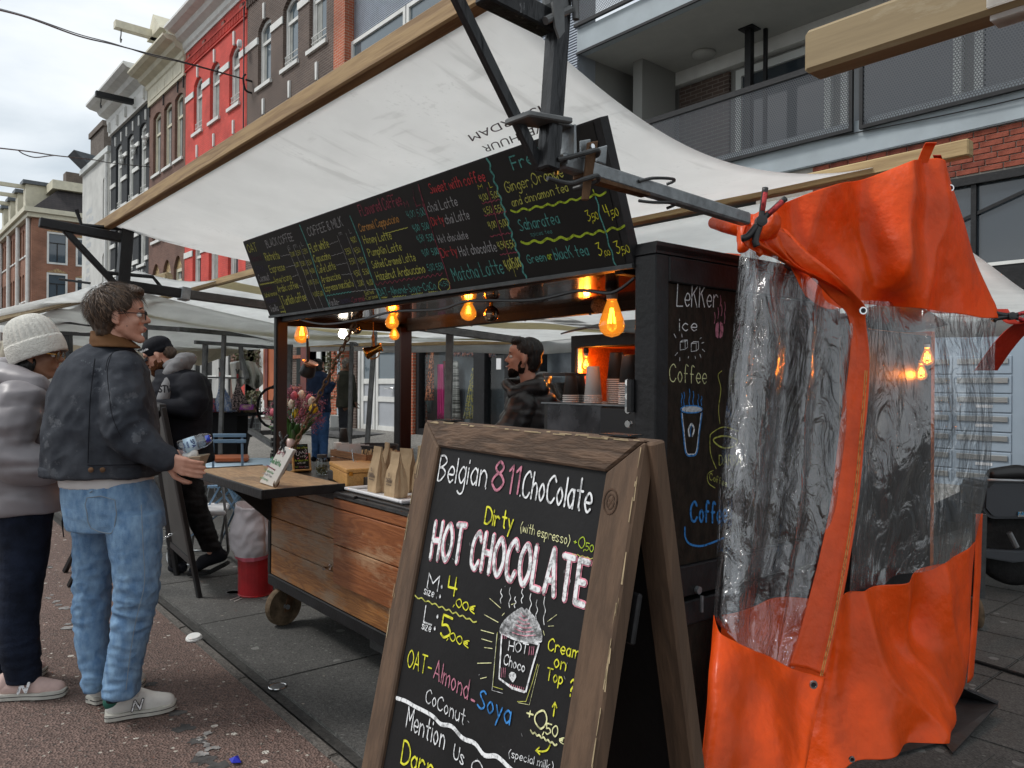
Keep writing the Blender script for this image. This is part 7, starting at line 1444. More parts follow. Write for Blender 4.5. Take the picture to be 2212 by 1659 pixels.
# crate with napkins
c0=KP(640,1005,ZT); t=T('wooden_crate','wooden crate of napkins and stirring sticks behind the flowers','crate',K(.45,.55,ZT))
def kb2(u0,v0,z0,u1,v1,z1,n,m_,bv=.002): return kbox(MB(),u0,v0,z0,u1,v1,z1).build(n,m_,t,bevel=bv)
cu0,cu1,cv0,cv1=.33,.80,.36,.66
zs_=[ZT+.002,ZT+.048,ZT+.094]
for i,z in enumerate(zs_):
    kb2(cu0,cv0,z,cu1,cv0+.012,z+.040,'crate_slat','crate_wood'); kb2(cu0,cv1-.012,z,cu1,cv1,z+.040,'crate_slat','crate_wood'); kb2(cu1-.012,cv0+.013,z,cu1,cv1-.013,z+.040,'crate_slat','crate_wood'); kb2(cu0,cv0+.013,z,cu0+.012,cv1-.013,z+.040,'crate_slat','crate_wood')
for k in range(9): 
    kbox(MB(),cu0+.03+k*.02,cv0+.03,ZT+.02,cu0+.033+k*.02,cv0+.17,ZT+.145+.012*(k%3)).build('napkin','napkin',t)
mb=MB()
for k in range(60): x=cu1-.2+rr_.uniform(0,.17); y=cv0+.04+rr_.uniform(0,.2); p=K(x,y,ZT+.10); mb.beam(p,p+Vector((rr_.uniform(-.02,.02),rr_.uniform(-.02,.02),.05)),.005,.0015)
mb.build('stirring_sticks','stick_wood',t,kind='stuff')
# paper cup stacks
def cups(label,c,n,m_,r=.039,h=.105,step=.0085,rim='cup_white',grp='upturned paper cup stacks',rimup=False,lab=True):
    """upside-down stack: rims at the bottom"""
    c=Vector(c); t=T('cup_stack',label,'paper cups',c,grp)
    for k in range(n): z=k*step; MB().lathe([(r-.0015,z+.0005),(r+.0018,z+.001),(r+.0022,z+.004),(r,z+.0065),(r-.002,z+.0066)],c,UP,22).build('rim',rim,t,smooth=True)
    z=(n-1)*step; MB().lathe([(r-.0005,z+.006),(r*.72,z+h-.004),(r*.71,z+h),(r*.66,z+h),(0,z+h-.004)],c,UP,24).build('cup',m_,t,smooth=True)
    MB().lathe([(r-.006,.0),(r-.006,z)],c,UP,16).build('inner_cups','ink_orange' if False else m_,t)
    return t
cups('stack of white paper cups upside down beside the jar',KP(729,1000,ZT),6,'cup_white',.036,.10)
cups('tall stack of black paper cups behind the white ones on the counter',KP(742,985,ZT),11,'cup_dark',.037,.115,.0095)
# black cooking pot with ladle
c=K(.86,.60,ZT); q=PP(814,985,K(0,.60,0),KB_); c=Vector((q.x,q.y,ZT)); t=T('black_pot','large black pot with a wire handle behind the paper bags','pot',c); MB().lathe([(0,.001),(.115,.001),(.125,.01),(.128,.155),(.134,.158),(.134,.166),(.124,.166),(.12,.03),(0,.02)],c,UP,30).build('pot_body','cup_dark',t,smooth=False); MB().tube(crv([c+KA_*-.13+UP*.14,c-KB_*.13+UP*.06,c+KA_*.05-KB_*.13+UP*.02],5),.003,5).build('wire_handle','grey_steel',t)
c=KP(790,1022,ZT); t=T('sand_tray','dark tray with a coffee ladle lying on the counter','tray',c); kbox(MB(),.72,.16,ZT,1.30,.42,ZT+.055).build('tray_body','cup_dark',t,bevel=.004); p=K(.86,.25,ZT+.062); MB().lathe([(0,0),(.028,.001),(.034,.008),(.03,.009),(.0,.004)],p,UP,18).build('ladle_bowl','chrome',t); MB().tube([p+KA_*.02,onv(760,971,.34)],.0035,6).build('ladle_handle','chrome',t); MB().tube([K(.98,.2,ZT+.06),K(1.16,.2,ZT+.075)],.005,6).build('spoon','chrome',t)
# tray with paper bags
t=T('white_tray','white plastic tray under the paper coffee bags','tray',K(1.45,.18,ZT)); kbox(MB(),1.24,.03,ZT,1.78,.30,ZT+.006).build('tray_base','white_plastic',t,bevel=.003); f=MB(); kbox(f,1.225,.015,ZT+.007,1.245,.315,ZT+.022); kbox(f,1.775,.015,ZT+.007,1.795,.315,ZT+.022); kbox(f,1.246,.015,ZT+.007,1.774,.032,ZT+.022); kbox(f,1.246,.298,ZT+.007,1.774,.315,ZT+.022); f.build('tray_rim','white_plastic',t,bevel=.004)
def bag(label,u,v,w,d,h,rot,fold=0):
    c=K(u,v,ZT+.008); t=T('coffee_bag',label,'paper bag',c,'brown paper coffee bags'); X=(KA_*math.cos(rot)+KB_*math.sin(rot)); Y=UP.cross(X); ph=rr_.uniform(0,6)
    def ring(z,wx,dy,sh=0,tw=0): return [c+X*(wx*sx_*.5+sh)+Y*(dy*sy_*.5)+UP*z+Vector((noise.noise(Vector((z*20+ph,sx_,sy_)))*.006,noise.noise(Vector((z*20+ph,sy_,sx_+5)))*.006,0)) for sx_,sy_ in ((-1,-1),(-.5,-1.05),(0,-.97),(.5,-1.05),(1,-1),(1.02,-.4),(.90,0),(1.02,.4),(1,1),(0,1),(-1,1),(-1.02,.4),(-.90,0),(-1.02,-.4))]
    R0=[ring(0,w*.96,d),ring(h*.12,w*1.04,d*1.05),ring(h*.35,w,d*.95),ring(h*.55,w*.95,d*.72),ring(h*.72,w*.86,d*.38),ring(h*.86,w*.84,d*.14),ring(h,w*.82,d*.08,0)]
    m=MB(); 
    for r_ in R0: m.v+=r_
    n=14
    for i in range(len(R0)-1):
        for j in range(n): j2=(j+1)%n; m.f.append((i*n+j,i*n+j2,(i+1)*n+j2,(i+1)*n+j))
    m.f.append(tuple(range(n))[::-1]); m.f.append(tuple((len(R0)-1)*n+j for j in range(n))); b_=m.build('bag_body','kraft',t)
    ikk=Ink(-Y,.0); base=c-Y*(d*.54); ikk.text('DARRA',base-X*w*.30+UP*h*.33,X*w*.60,UP*h*.09,h*.018,jit=0); ikk.text('coffee roasters',base-X*w*.28+UP*h*.27,X*w*.56,UP*h*.035,h*.008,jit=0)
    ring_=[base+X*math.cos(a_*.7)*w*.07+UP*(h*.50+math.sin(a_*.7)*w*.08) for a_ in range(10)]; ikk.stroke(ring_,h*.014); ikk.stroke([base-X*w*.03+UP*h*.47,base+X*w*.03+UP*h*.53],h*.012); ikk.build('print','kraft_print',b_)
bag('brown paper coffee bag at the left end of the white tray',1.30,.22,.095,.062,.235,-.25); bag('brown paper coffee bag second from the left on the white tray',1.385,.12,.10,.065,.225,-.05); bag('brown paper coffee bag behind, with crumpled folded top',1.46,.24,.10,.07,.215,.3); bag('brown paper coffee bag in front, nearest the wooden sign frame',1.60,.10,.105,.07,.215,-.05); bag('paper coffee bag at the back right of the white tray',1.61,.25,.11,.06,.235,.1)
# white card pinned with a clamp to the chain
A=PZ(592,1047,.945); t=T('price_card','white folded card listing dirty chai latte clamped to the chain','card',A)
zc=.985; C1=PP(560,1042,A+Vector((0,-.02,0)),KB_); C2=PP(590,1052,A+Vector((0,-.02,0)),KB_); C3=PP(634,972,A+Vector((0,.0,0)),KB_); C4=PP(607,962,A+Vector((0,0,0)),KB_)
nr=(C2-C1).cross(C4-C1).normalized(); nr=nr if nr.dot(CAM-C1)>0 else -nr
cb_=MB().prism([C1,C2,C3,C4],-nr*.016).build('card_body','paper',t,bevel=.002); ww=Board(C1+nr*.0004,nr,cb_,'lettering',(1000,1500,.31646),lift=.0006)
LC=(.42,-.9)
ww.text('Dirty',(285,905),(375,925),55,'ink_darkpink',.12,lean=LC); ww.text('Chai latte',(195,1000),(320,1065),62,'ink_green',.12,lean=LC); ww.wavy((160,1050),(265,1110),6,6,'ink_darkpink',5); ww.text('Hot spiced tea',(130,1110),(235,1160),30,'ink_green',.12,lean=LC); ww.text('with milK foam',(105,1155),(215,1200),30,'ink_grey',.12,lean=LC); ww.text('and honey',(75,1205),(170,1245),30,'ink_green',.12,lean=LC); ww.done()
c=PP(612,958,A,KB_); clamp('black clamp with orange tips holding the white card to the chain',c,(PP(605,935,A,KB_)-c).normalized(),(PP(622,940,A,KB_)-c).normalized(),-KB_,.07,'black_plastic')
# espresso machine with grinder hopper and cups
t=T('espresso_machine','dark espresso machine with brushed steel front on the cart counter','coffee machine',K(2.65,.6,ZT)); zt=1.375
kbox(MB(),2.30,.42,ZT,3.18,.92,zt).build('machine_body','cup_dark',t,bevel=.006); kbox(MB(),2.335,.412,ZT+.05,2.66,.419,zt-.006).build('steel_panel','steel_plate',t); kbox(MB(),2.66,.400,ZT+.02,2.99,.419,zt-.008).build('black_panel','black_plastic',t,bevel=.004); kbox(MB(),2.99,.409,ZT+.02,3.17,.419,zt-.01).build('mirror_panel','steel_plate',t); kbox(MB(),2.30,.405,zt-.003,3.0,.93,zt+.003).build('top_rail','galvanised',t)
CU=lambda px,v:(lambda q:Vector((q.x,q.y,zt+.004)))(PP(px,866,K(0,v,0),KB_))
c=CU(1221,.62); h=T('coffee_grinder','grinder hopper full of dark beans on top of the coffee machine','grinder',c); q=.77
MB().lathe([(.045*q,0),(.055*q,.02*q),(.115*q,.105*q),(.125*q,.135*q),(.128*q,.155*q)],c,UP,28).build('hopper','clear_glass',h,smooth=True); MB().lathe([(0,.003),(.04*q,.003),(.052*q,.02*q),(.108*q,.105*q),(.0,.112*q)],c,UP,26).build('beans','beans',h); MB().lathe([(.131*q,.150*q),(.133*q,.15*q),(.133*q,.165*q),(.0,.170*q)],c,UP,28).build('hopper_lid','cup_dark',h)
cups('short stack of black cups in front of the bean hopper',CU(1233,.46),4,'cup_dark',.033,.088); cups('second short black cup stack tucked behind the first on the machine',CU(1250,.54),4,'cup_dark',.033,.088)
cups('stack of white cups lit orange on top of the machine',CU(1281,.47),4,'cup_white',.036,.125); cups('tall black cup stack at the back right of the machine',CU(1331,.56),12,'cup_dark',.038,.115,.0085); cups('tall black cup stack in front, right of the white cups',CU(1360,.45),10,'cup_dark',.042,.115,.0085); cups('cup stack half hidden behind the cabinet post',CU(1391,.50),9,'cup_white',.036,.11,.0095)
mat('sticker_blue',(.05,.25,.45),.5)
o=MB().lathe([(.0,0),(.04,.0),(.045,.004),(.0,.005)],K(2.47,.405,ZT+.225),-KB_,10).build('sticker','sticker_blue',t); MB().prism([K(2.44,.398,ZT+.19),K(2.47,.398,ZT+.19),K(2.455,.398,ZT+.25)],-KB_*.003).build('sticker','ink_yellow',t)
mat('cloth_red',(.50,.02,.05),.9); mat('cloth_mustard',(.50,.28,.03),.9)
voxel([ell(K(3.05,.33,1.10),(.06,.04,.06)),ell(K(3.09,.34,1.05),(.05,.04,.05))],.008,4).build('reflection_cloth','cloth_red',None,smooth=True)
o=bpy.data.objects['reflection_cloth']; o.name='red_cloth'; top(o,'crumpled red cloth on the counter beside the coffee machine','cloth'); o=voxel([ell(K(3.07,.36,1.175),(.045,.035,.035))],.008,3).build('mustard_cloth','cloth_mustard',None,smooth=True); top(o,'folded mustard cloth above the red one by the coffee machine','cloth')
kbox(MB(),2.98,.30,ZT,3.15,.40,1.06).build('cloth_box','cup_dark',t)
# ================================================================ second kiosk behind
KX,KY=-3.85,3.85
t=T('kiosk','dark kiosk with glowing orange wooden interior behind the coffee cart','kiosk',(-2.6,4.4,0)); woodmat('warm_wood',(.52,.15,.035),(.30,.07,.015),'X',4,.45,.2); cloth('grey_cover',(.13,.14,.145),.1,3,.2)
f=MB(); f.bb((KX,KY,.1),(KX+.05,KY+.06,1.78)); f.bb((-1.90,KY,.1),(-1.80,KY+.1,1.78)); f.bb((KX,KY-.002,1.715),(-1.8,KY+.1,1.80)); f.build('kiosk_frame','black_steel',t,bevel=.005)
MB().bb((KX+.1,KY+.02,.1),(-1.9,KY+.08,1.12)).build('front_panel','dark_red_box',t); MB().bb((KX,KY+.9,.1),(-1.8,KY+.95,1.78)).build('back_panel','warm_wood',t); MB().bb((KX+.1,KY+.1,1.72),(-1.9,KY+.9,1.77)).build('inner_roof','warm_wood',t); MB().bb((KX+.01,KY+.1,.1),(KX+.05,KY+.9,1.75)).build('side_panel','warm_wood',t); MB().bb((-1.85,KY+.1,.1),(-1.8,KY+.9,1.75)).build('side_panel','black_steel',t); MB().bb((KX+.1,KY+.0,1.12),(-1.9,KY+.85,1.15)).build('counter','counter_black',t)
MB().bb((KX+.052,KY+.01,1.15),(KX+.066,KY+.05,1.71)).build('white_jamb','white_paint',t)
MB().grid(lambda u,v:(KX-.0+u*2.1,KY-.1+v*1.1,1.81+.08*math.sin(v*3.14)+.03*math.sin(u*13)),20,8).build('cover','grey_cover',t,smooth=True,solid=.01)
def kb(label,px,py0,py1,d,lit=5): return bulb(label,px,py0,py1,d,'pear',lit,1.70,'bulbs in the second kiosk')
kb('small amber bulb glowing inside the orange kiosk',1266,770,802,5.36,60); kb('amber bulb seen through the clear plastic window, upper one',2003,752,790,3.9,40); kb('amber bulb seen through the clear plastic window, lower one',1990,786,822,4.3,30)
voxel([ell((-2.2,KY+.5,1.3),(.2,.2,.18)),ell((-2.1,KY+.45,1.25),(.18,.2,.12)),ell((-2.0,KY+.3,1.22),(.2,.15,.08))],.02,4,lambda v,n:.02*noise.noise(v*9)).build('bags_on_counter','kraft',t,smooth=True)
# ================================================================ scarf stall, trolley and covered goods
mat('scarf_pink',(.46,.12,.13),.8,nscale=26,namt=.4,col2=(.10,.10,.22),contrast=(.42,.55)); mat('scarf_blue',(.16,.22,.38),.8,nscale=34,namt=.4,col2=(.42,.45,.50),contrast=(.42,.55)); mat('scarf_black',(.30,.23,.22),.8,nscale=42,namt=.4,col2=(.02,.018,.02),contrast=(.48,.53)); mat('purple_sign',(.24,.03,.27),.6); mat('roll_cream',(.55,.42,.28),.8,nscale=10,namt=.3); mat('silver_tarp',(.42,.42,.37),.35,.3,nscale=3,namt=.2,bump=.3); mat('black_cloth',(.012,.012,.013),.9)
DT=11.3; T0=PD(442,893,DT); T1=PD(553,891,DT); tz=(T0.z+T1.z)/2; gz=.28
t=T('scarf_table','stall table with black skirt and rolled fabrics behind the bearded man','table',Vector((T0.x,T0.y,gz)))
dT=(T1-T0); dT.z=0; dT.normalize(); nT=Vector((-dT.y,dT.x,0)); Lt=(T1-T0).length
BTm=Matrix((dT,nT,UP)).transposed()
def tb(mb,x0,y0,z0,x1,y1,z1): return mb.box(T0*1.0+dT*((x0+x1)/2)+nT*((y0+y1)/2)+UP*((z0+z1)/2-T0.z),(x1-x0,y1-y0,z1-z0),BTm)
tb(MB(),-.3,0,tz-.04,Lt,.6,tz).build('table_top','black_cloth',t); tb(MB(),-.3,.03,gz,Lt*.62,.5,tz-.042).build('skirt','black_cloth',t)
MB().tube([T0+dT*(Lt*.95)+UP*(-.03),T0+dT*(Lt*.75)+UP*(gz-tz)],.02,6).build('trestle_leg','black_steel',t)
cols_=['roll_cream','scarf_pink','scarf_black','fab_red','roll_cream','scarf_blue','scarf_black','fab_rose','roll_cream']
for k in range(9): 
    p=T0+dT*(-.2+k*(Lt+.1)/9)+nT*.12; p.z=tz+.035; MB().lathe([(0,0),(.035,0),(.035,.14),(0,.14)],p,(dT+nT*.1).normalized(),10).build('fabric_roll',cols_[k],t)
    p.z=tz+.02; p=p+nT*.1+UP*.06; MB().lathe([(0,0),(.03,0),(.03,.13),(0,.13)],p,dT,10).build('fabric_roll',cols_[(k*4+2)%9],t)
def cone(label,ax_,ay,x0,x1,y,m_):
    A=PD(ax_,ay,DT-.05); B0=PD(x0,y,DT-.1); B1=PD(x1,y,DT-.1); Wd=(B1-B0); o=MB().grid(lambda u,v:A.lerp(B0+Wd*u,v)+nT*(-.10*math.sin(u*math.pi)*v+.022*math.sin(u*22)*v)+Wd*.03*math.sin(v*6+u*9),24,10).build('hanging_scarf',m_,None,smooth=True,solid=.004); top(o,label,'scarf','scarves clipped to the stall rail')
    c=PD(ax_,ay-2,DT-.08); k=T('rail_clip','red and black clip holding the '+label.split(' ')[0]+' scarf to the rail','clip',c,'clips on the scarf rail'); MB().tube([c+UP*-.01,c+UP*.05],.014,6).build('clip_jaw','ink_red',k); 
    for q in (-1,1): MB().tube([c+UP*.05,c+UP*.12+dT*.022*q],.010,6).build('clip_grip','black_plastic',k)
cone('pink patterned scarf hanging from a clip as a cone',441,813,440,472,889,'scarf_pink'); cone('blue patterned scarf hanging from a clip as a cone',476,814,462,511,889,'scarf_blue'); cone('black scarf with pale dots hanging from a clip',513,817,495,541,885,'scarf_black')
MB().tube([PD(436,815,DT),PD(543,817,DT)],.012,6).build('scarf_rail','grey_steel',t)
c=PD(532,880,DT-.25); s=T('liberty_sign','small purple sign reading LIBERTY on the scarf table','sign',c); q0=PD(517,885,DT-.3);q1=PD(545,885,DT-.3);q2=PD(547,874,DT-.22);q3=PD(520,874,DT-.22); sg_=MB().prism([q0,q1,q2,q3],nT*.04).build('sign_body','purple_sign',s)
n_=(q1-q0).cross(q3-q0).normalized(); n_=n_ if n_.dot(CAM-q0)>0 else -n_; ik=Ink(n_,.003); ik.text('LIBERTY',q0.lerp(q3,.45)+(q1-q0)*.14,(q1-q0)*.72,(q3-q0)*.38,.009,jit=0); ik.text('of london',q0.lerp(q3,.2)+(q1-q0)*.3,(q1-q0)*.4,(q3-q0)*.14,.005,jit=0); ik.build('lettering','roll_cream',sg_)
# wire trolley
DC=13.2; C0=PD(500,930,DC); t=T('wire_trolley','grey wire roll cage trolley beside the scarf table','trolley',C0)
f=MB(); 
def cp(px,py,dd=0): return PD(px,py,DC+dd)
for dd in (0,.5):
    for x in (502,512,522,532,542,552,561): f.beam(cp(x,896,dd),cp(x,926,dd),.012,.012)
    for y in (896,905,915,926): f.beam(cp(500,y,dd),cp(563,y-1,dd),.014,.014)
f.build('cage_wire','galvanised',t,kind='stuff'); MB().beam(cp(562,862,0),cp(563,926,0),.02,.02).build('upright','galvanised',t); MB().beam(cp(543,858,.4),cp(543,900,.4),.02,.02).build('upright','galvanised',t)
MB().prism([cp(500,927),cp(564,927),cp(564,927,.5),cp(500,927,.5)],(0,0,-.05)).build('deck','grey_steel',t)
MB().prism([cp(515,905,.1),cp(560,905,.1),cp(560,905,.4),cp(515,905,.4)],(0,0,-.18)).build('plastic_crate','grey_steel',t)
for x,dd in ((506,.05),(555,.05),(540,.4)): p=cp(x,937,dd); MB().lathe([(.06,-.02),(.065,0),(.06,.02)],p,nT,14).build('wheel','black_rubber',t)
# silver tarp over goods
a_=PD(533,815,14.2)
def tarpo(u,v):
    x0,x1=497+v*6,551+30*v-28*max(0,v-.55); px=x0+(x1-x0)*u; py=783-4*math.sin(u*3.1)+v*(62+18*math.sin(u*9+1)*v*.4-12*u); return PD(px,py,13.6-.5*math.sin(u*3.14)+.14*math.sin(u*24+v*2)*v)
o=MB().grid(tarpo,40,16).build('covered_goods','silver_tarp',None,smooth=True,solid=.01); top(o,'silver grey tarpaulin draped over goods behind the scarves','tarpaulin')
ivy('potted_plant','dry climbing plant under the silver tarpaulin',535,560,845,885,YF-2.6,200,.05)
# bicycle wheel glimpse beside post
c=PD(590,880,11.5); t=T('bicycle','dark bicycle partly hidden behind the cart post','bicycle',c); 
MB().tube([c+Vector((0,math.cos(k*.35)*.08-0,math.sin(k*.35)*.30)) +cax*math.cos(k*.35)*.16 for k in range(19)],.02,6).build('tyre','black_rubber',t); MB().tube([c,PD(597,830,11.4)],.018,6).tube([PD(597,830,11.4),PD(584,838,11.4)],.015,6).build('frame','black_steel',t)
# ================================================================ black chalkboard, chairs, bistro table, bin
t=T('black_a_board','black empty sandwich board standing behind the man in the denim jacket','sign board',PZ(400,1270,0))
fa,fb=PZ(382,1243,.0),PZ(431,1291,.0); ta=PD(325,872,5.55); tb_=PD(352,880,5.0)
fa2,fb2=PZ(140,1235,.0),PZ(150,1266,.0)
MB().beam(fb,tb_,.035,.03).build('leg','black_plastic',t,bevel=.003); MB().beam(fa,ta,.035,.03).build('leg','black_plastic',t,bevel=.003); MB().beam(fb2,tb_+Vector((-.03,0,0)),.035,.03).build('leg','black_plastic',t,bevel=.003); MB().beam(fa2,ta+Vector((-.03,0,0)),.035,.03).build('leg','black_plastic',t,bevel=.003)
mat('slate_board',(.045,.043,.04),.6,nscale=3,namt=.15)
MB().prism([fb.lerp(tb_,.20),fa.lerp(ta,.20),ta,tb_],(-.012,0,0)).build('board_panel','slate_board',t); MB().beam(fb.lerp(tb_,.19),fa.lerp(ta,.19),.03,.04).build('cross_rail','black_plastic',t); MB().beam(tb_,ta,.04,.04).build('top_rail','black_plastic',t)
chain('board_chain','thin bright chain linking the legs of the black board',fb.lerp(tb_,.27)+(fa-fb)*.8,fb2.lerp(tb_,.12),.002,.03,.05,'chrome')
def chairw():
    t=T('folding_chair','white folding chair with steel legs beside the bearded man','chair',PZ(430,1215,0)); z0=.46
    s0=PZ(420,1106,z0); s1=PZ(487,1106,z0); s2=PZ(497,1086,z0+.01); s3=PZ(428,1086,z0+.01); MB().prism([s0,s1,s2,s3],(0,0,-.03)).build('seat','white_plastic',t,bevel=.008)
    b0=PD(428,1050,5.95);b1=PD(482,1046,5.95);b2=PD(483,1034,5.95);b3=PD(428,1018,5.95); MB().prism([b0,b1,b2,b3],fw*.02).build('backrest','white_plastic',t,bevel=.006)
    L1_=[PD(480,1034,5.95),PD(486,1100,5.98),PD(493,1190,5.9),PZ(491,1197,.02)]; L2_=[PD(489,1100,6.0),PD(478,1160,6.1),PZ(474,1193,.02)]
    MB().tube(L1_,.011,8).build('leg','galvanised',t,smooth=True); MB().tube(L2_,.011,8).build('leg','galvanised',t,smooth=True); MB().tube([PD(432,1040,6.0),PZ(413,1193,.02),],.011,8).build('leg','galvanised',t,smooth=True)
    MB().tube(crv([PZ(440,1190,.02),PZ(373,1190,.02),PZ(362,1200,.02),PZ(366,1216,.02),PZ(380,1220,.02),PZ(430,1221,.02)],4),.011,8).build('foot_bar','galvanised',t,smooth=True)
chairw()
mat('bistro_blue',(.20,.34,.50),.5,nscale=6,namt=.08); mat('bistro_dark',(.06,.13,.20),.5); mat('table_blue',(.36,.49,.60),.4)
t=T('bistro_chair','light blue slatted bistro chair beyond the water bottle','chair',PZ(490,1160,0)); db=6.3
for y0,y1 in ((937,944.5),(949.5,957)): MB().prism([PD(453.5,y0,db),PD(531,y0-.3,db),PD(531,y1,db),PD(453.5,y1,db)],fw*.012).build('back_slat','bistro_blue',t,bevel=.003)
for x in (460,523): MB().beam(PD(x,938,db+.02),PD(x+.5,1010,db),.018,.008).build('back_upright','bistro_blue',t)
for a_,b_ in (((474,1052),(442,1108)),((492,1052),(520,1105)),((486,1100),(410,1160)),((520,1056),(497,1100)),((478,1060),(520,1120))): MB().beam(PD(*a_,6.2),PD(*b_,6.2),.022,.010).build('leg','bistro_blue',t)
t=T('bistro_table','round pale blue bistro table with crossed blue legs next to the cart','table',PZ(510,1150,0))
tc_=PZ(525,998,.74); MB().lathe([(0,0),(.40,0),(.41,-.008),(.41,-.025),(0,-.026)],tc_,UP,40).build('table_top','table_blue',t)
for a_,b_ in (((441,1110),(520,1040)),((505,1050),(535,1135)),((530,1050),(468,1190)),((500,1052),(560,1180))): MB().beam(PD(*a_,5.9) if False else PD(a_[0],a_[1],6.3),PD(b_[0],b_[1],6.2),.024,.012).build('leg','bistro_dark',t)
o=MB().prism([PZ(461,982,.78),PZ(538,981,.78),PZ(538,990,.78),PZ(461,991,.78)],(0,0,-.03)).build('orange_bench','orange_wood',None,bevel=.01); top(o,'orange varnished plank seat behind the blue table','bench')
t=T('bistro_chair','second folding chair frame, thin pale legs under the blue table','chair',PZ(450,1110,0))
for a_,b_ in (((452,1052),(441,1104)),((463,1052),(467,1075)),((544,1062),(552,1100)),((575,1065),(560,1085)),((560,1062),(590,1095))): MB().beam(PD(*a_,6.9),PD(*b_,6.9),.012,.008).build('leg','galvanised' if a_[0]<550 else 'black_steel',t)
MB().prism([PZ(448,1050,.46),PZ(470,1050,.46),PZ(470,1044,.46),PZ(448,1044,.46)],(0,0,-.02)).build('seat','bistro_blue',t)
# red bin with bag
mat('bin_red',(.45,.012,.018),.4,nscale=6,namt=.2,wear=((.08,.035,.02),7,.70)); cloth('bag_white',(.72,.68,.70),.3,6,.12,glossy=.3,bump=.5)
bc=PZ(552,1282,0); t=T('red_bin','round red metal bin lined with a white plastic bag beside the cart','bin',bc)
MB().lathe([(0,.0),(.115,.0),(.118,.006),(.115,.012),(.120,.42)],bc,UP,30).build('bin_body','bin_red',t,smooth=False)
def bagf(u,v):
    a_=u*2*math.pi; z=.26+v*.36; r=.127+.030*math.sin(min(1,v*1.25)*math.pi)*(1+.35*math.sin(a_*3+1))+.006*noise.noise(Vector((math.cos(a_)*3,math.sin(a_)*3,v*9)))*2
    r+= .012*(1-abs(noise.noise(Vector((math.cos(a_)*2.5,math.sin(a_)*2.5,v*4)))*2)); return bc+Vector((math.cos(a_)*r,math.sin(a_)*r,z+.012*math.sin(a_*2)))
MB().grid(bagf,48,24).build('bin_bag','bag_white',t,smooth=True,solid=.002); MB().grid(lambda u,v:(lambda p:p+(p-bc-Vector((0,0,p.z-bc.z))).normalized()*.003)(bagf(u,.0+v*.07)),48,2).build('bag_hem','tulip_pink',t,smooth=True); MB().grid(lambda u,v:(lambda p:bc+(p-bc)*1.0-(p-bc-Vector((0,0,p.z))).normalized()*(.05*v)-Vector((0,0,.10*v)))(bagf(u,1)),36,4).build('bag_inside','bag_white',t,smooth=True)
# litter
mat('lid_white',(.72,.72,.70),.4)
c=PZ(419,1381,.0); t=T('dropped_coffee_cover','white plastic coffee cup lid lying at the kerb','lid',c); axl=(UP+Vector((.15,-.10,0))).normalized(); MB().lathe([(0,.018),(.034,.018),(.037,.016),(.038,.009),(.043,.008),(.044,.004),(.045,.0),(.042,.0)],c+UP*.006,axl,28).build('lid_body','lid_white',t,smooth=False)
for (a_,b_,lb) in (((497,1296),(518,1289),'thin white stick on the pavement left of the red bin'),((506,1299),(523,1292),'second white stick beside the first by the red bin')): o=MB().beam(PZ(*a_,.003),PZ(*b_,.003),.004,.003).build('litter_stick','stick_wood' if False else 'cup_white'); top(o,lb,'stick')
c=PZ(504,1280,.001); t=T('drain_cap','small dark round drain cap in the pavement by the bin','drain cap',c); MB().lathe([(0,.0),(.048,.0),(.052,.002),(.052,.004),(.045,.004),(.043,.001)],c,UP,20).build('cap_ring','grey_steel',t); MB().lathe([(0,.0015),(.043,.0015)],c,UP,20).build('cap_hole','ink_black',t)
c=PZ(600,1483,.001); t=T('survey_disc','flat metal disc set in the grey pavement slab','disc',c); MB().lathe([(0,.003),(.034,.003),(.038,.001)],c,UP,24).build('disc','grey_steel',t); MB().lathe([(.037,.0015),(.041,.0035),(.044,.001)],c,UP,24).build('rim','chrome',t)
c=PZ(508,1644,.002); mat('wrapper_blue',(.02,.03,.40),.35); o=MB().add([c+Vector((-.03,-.012,0)),c+Vector((.02,-.02,.006)),c+Vector((.03,.012,.002)),c+Vector((-.012,.016,.012)),c+Vector((0,0,.018))],[(0,1,4),(1,2,4),(2,3,4),(3,0,4)]).build('litter_wrapper','wrapper_blue',None,solid=.002); top(o,'small blue wrapper on the red road near the bottom edge','litter')
c=PZ(568,1276*1.0+106,.001)
for (px,py,r_) in ((367,1345,.012),(703,1385,.022),(520,1343,.01)): pass
mb=MB()
for (px,py,r_) in ((368,1346,.012),(521,1354,.012),(698,1381,.02),(606,1483,.0),(640,1325,.01),(480,1330,.01),(445,1420,.006),(560,1392,.007),(470,1345,.008),(700,1460,.007),(655,1520,.008)):
    if r_: c=PZ(px,py,.0008); mb.add([c+Vector((math.cos(k)*r_*random.uniform(.6,1.1),math.sin(k)*r_*random.uniform(.6,1.1),0)) for k in (0,.9,1.9,2.8,3.7,4.6,5.5)],[tuple(range(7))])
mb.build('gum_spots','cup_white' if False else 'pebble',kind='stuff')
# ================================================================ motor scooter at the right edge
mat('scooter_grey',(.055,.062,.072),.32,.3,coat=.4); mat('scooter_black',(.012,.012,.013),.4); mat('alu',(.33,.34,.35),.35,.8)
DM=5.3; t=T('motor_scooter','dark grey electric scooter with black seat parked at the right edge','scooter',PZ(2210,1272,0))
def ms(px,py,dd=0): return PD(px,py,DM+dd)
wc=ms(2212,1182); 
sd_=fw
MB().lathe([(.20,-.055),(.255,-.05),(.285,-.02),(.285,.02),(.255,.05),(.20,.055)],wc+sd_*.1,sd_,40).build('tyre','black_rubber',t,smooth=True); MB().lathe([(0,-.03),(.05,-.035),(.06,-.02),(.06,.02),(0,.035)],wc+sd_*.1,sd_,20).build('hub','scooter_black',t)
sp=MB(); 
for k in range(10): a_=k*.628; sp.tube([wc+sd_*.08,wc+sd_*.08+(cax*math.cos(a_)+UP*math.sin(a_))*.21],.006,4)
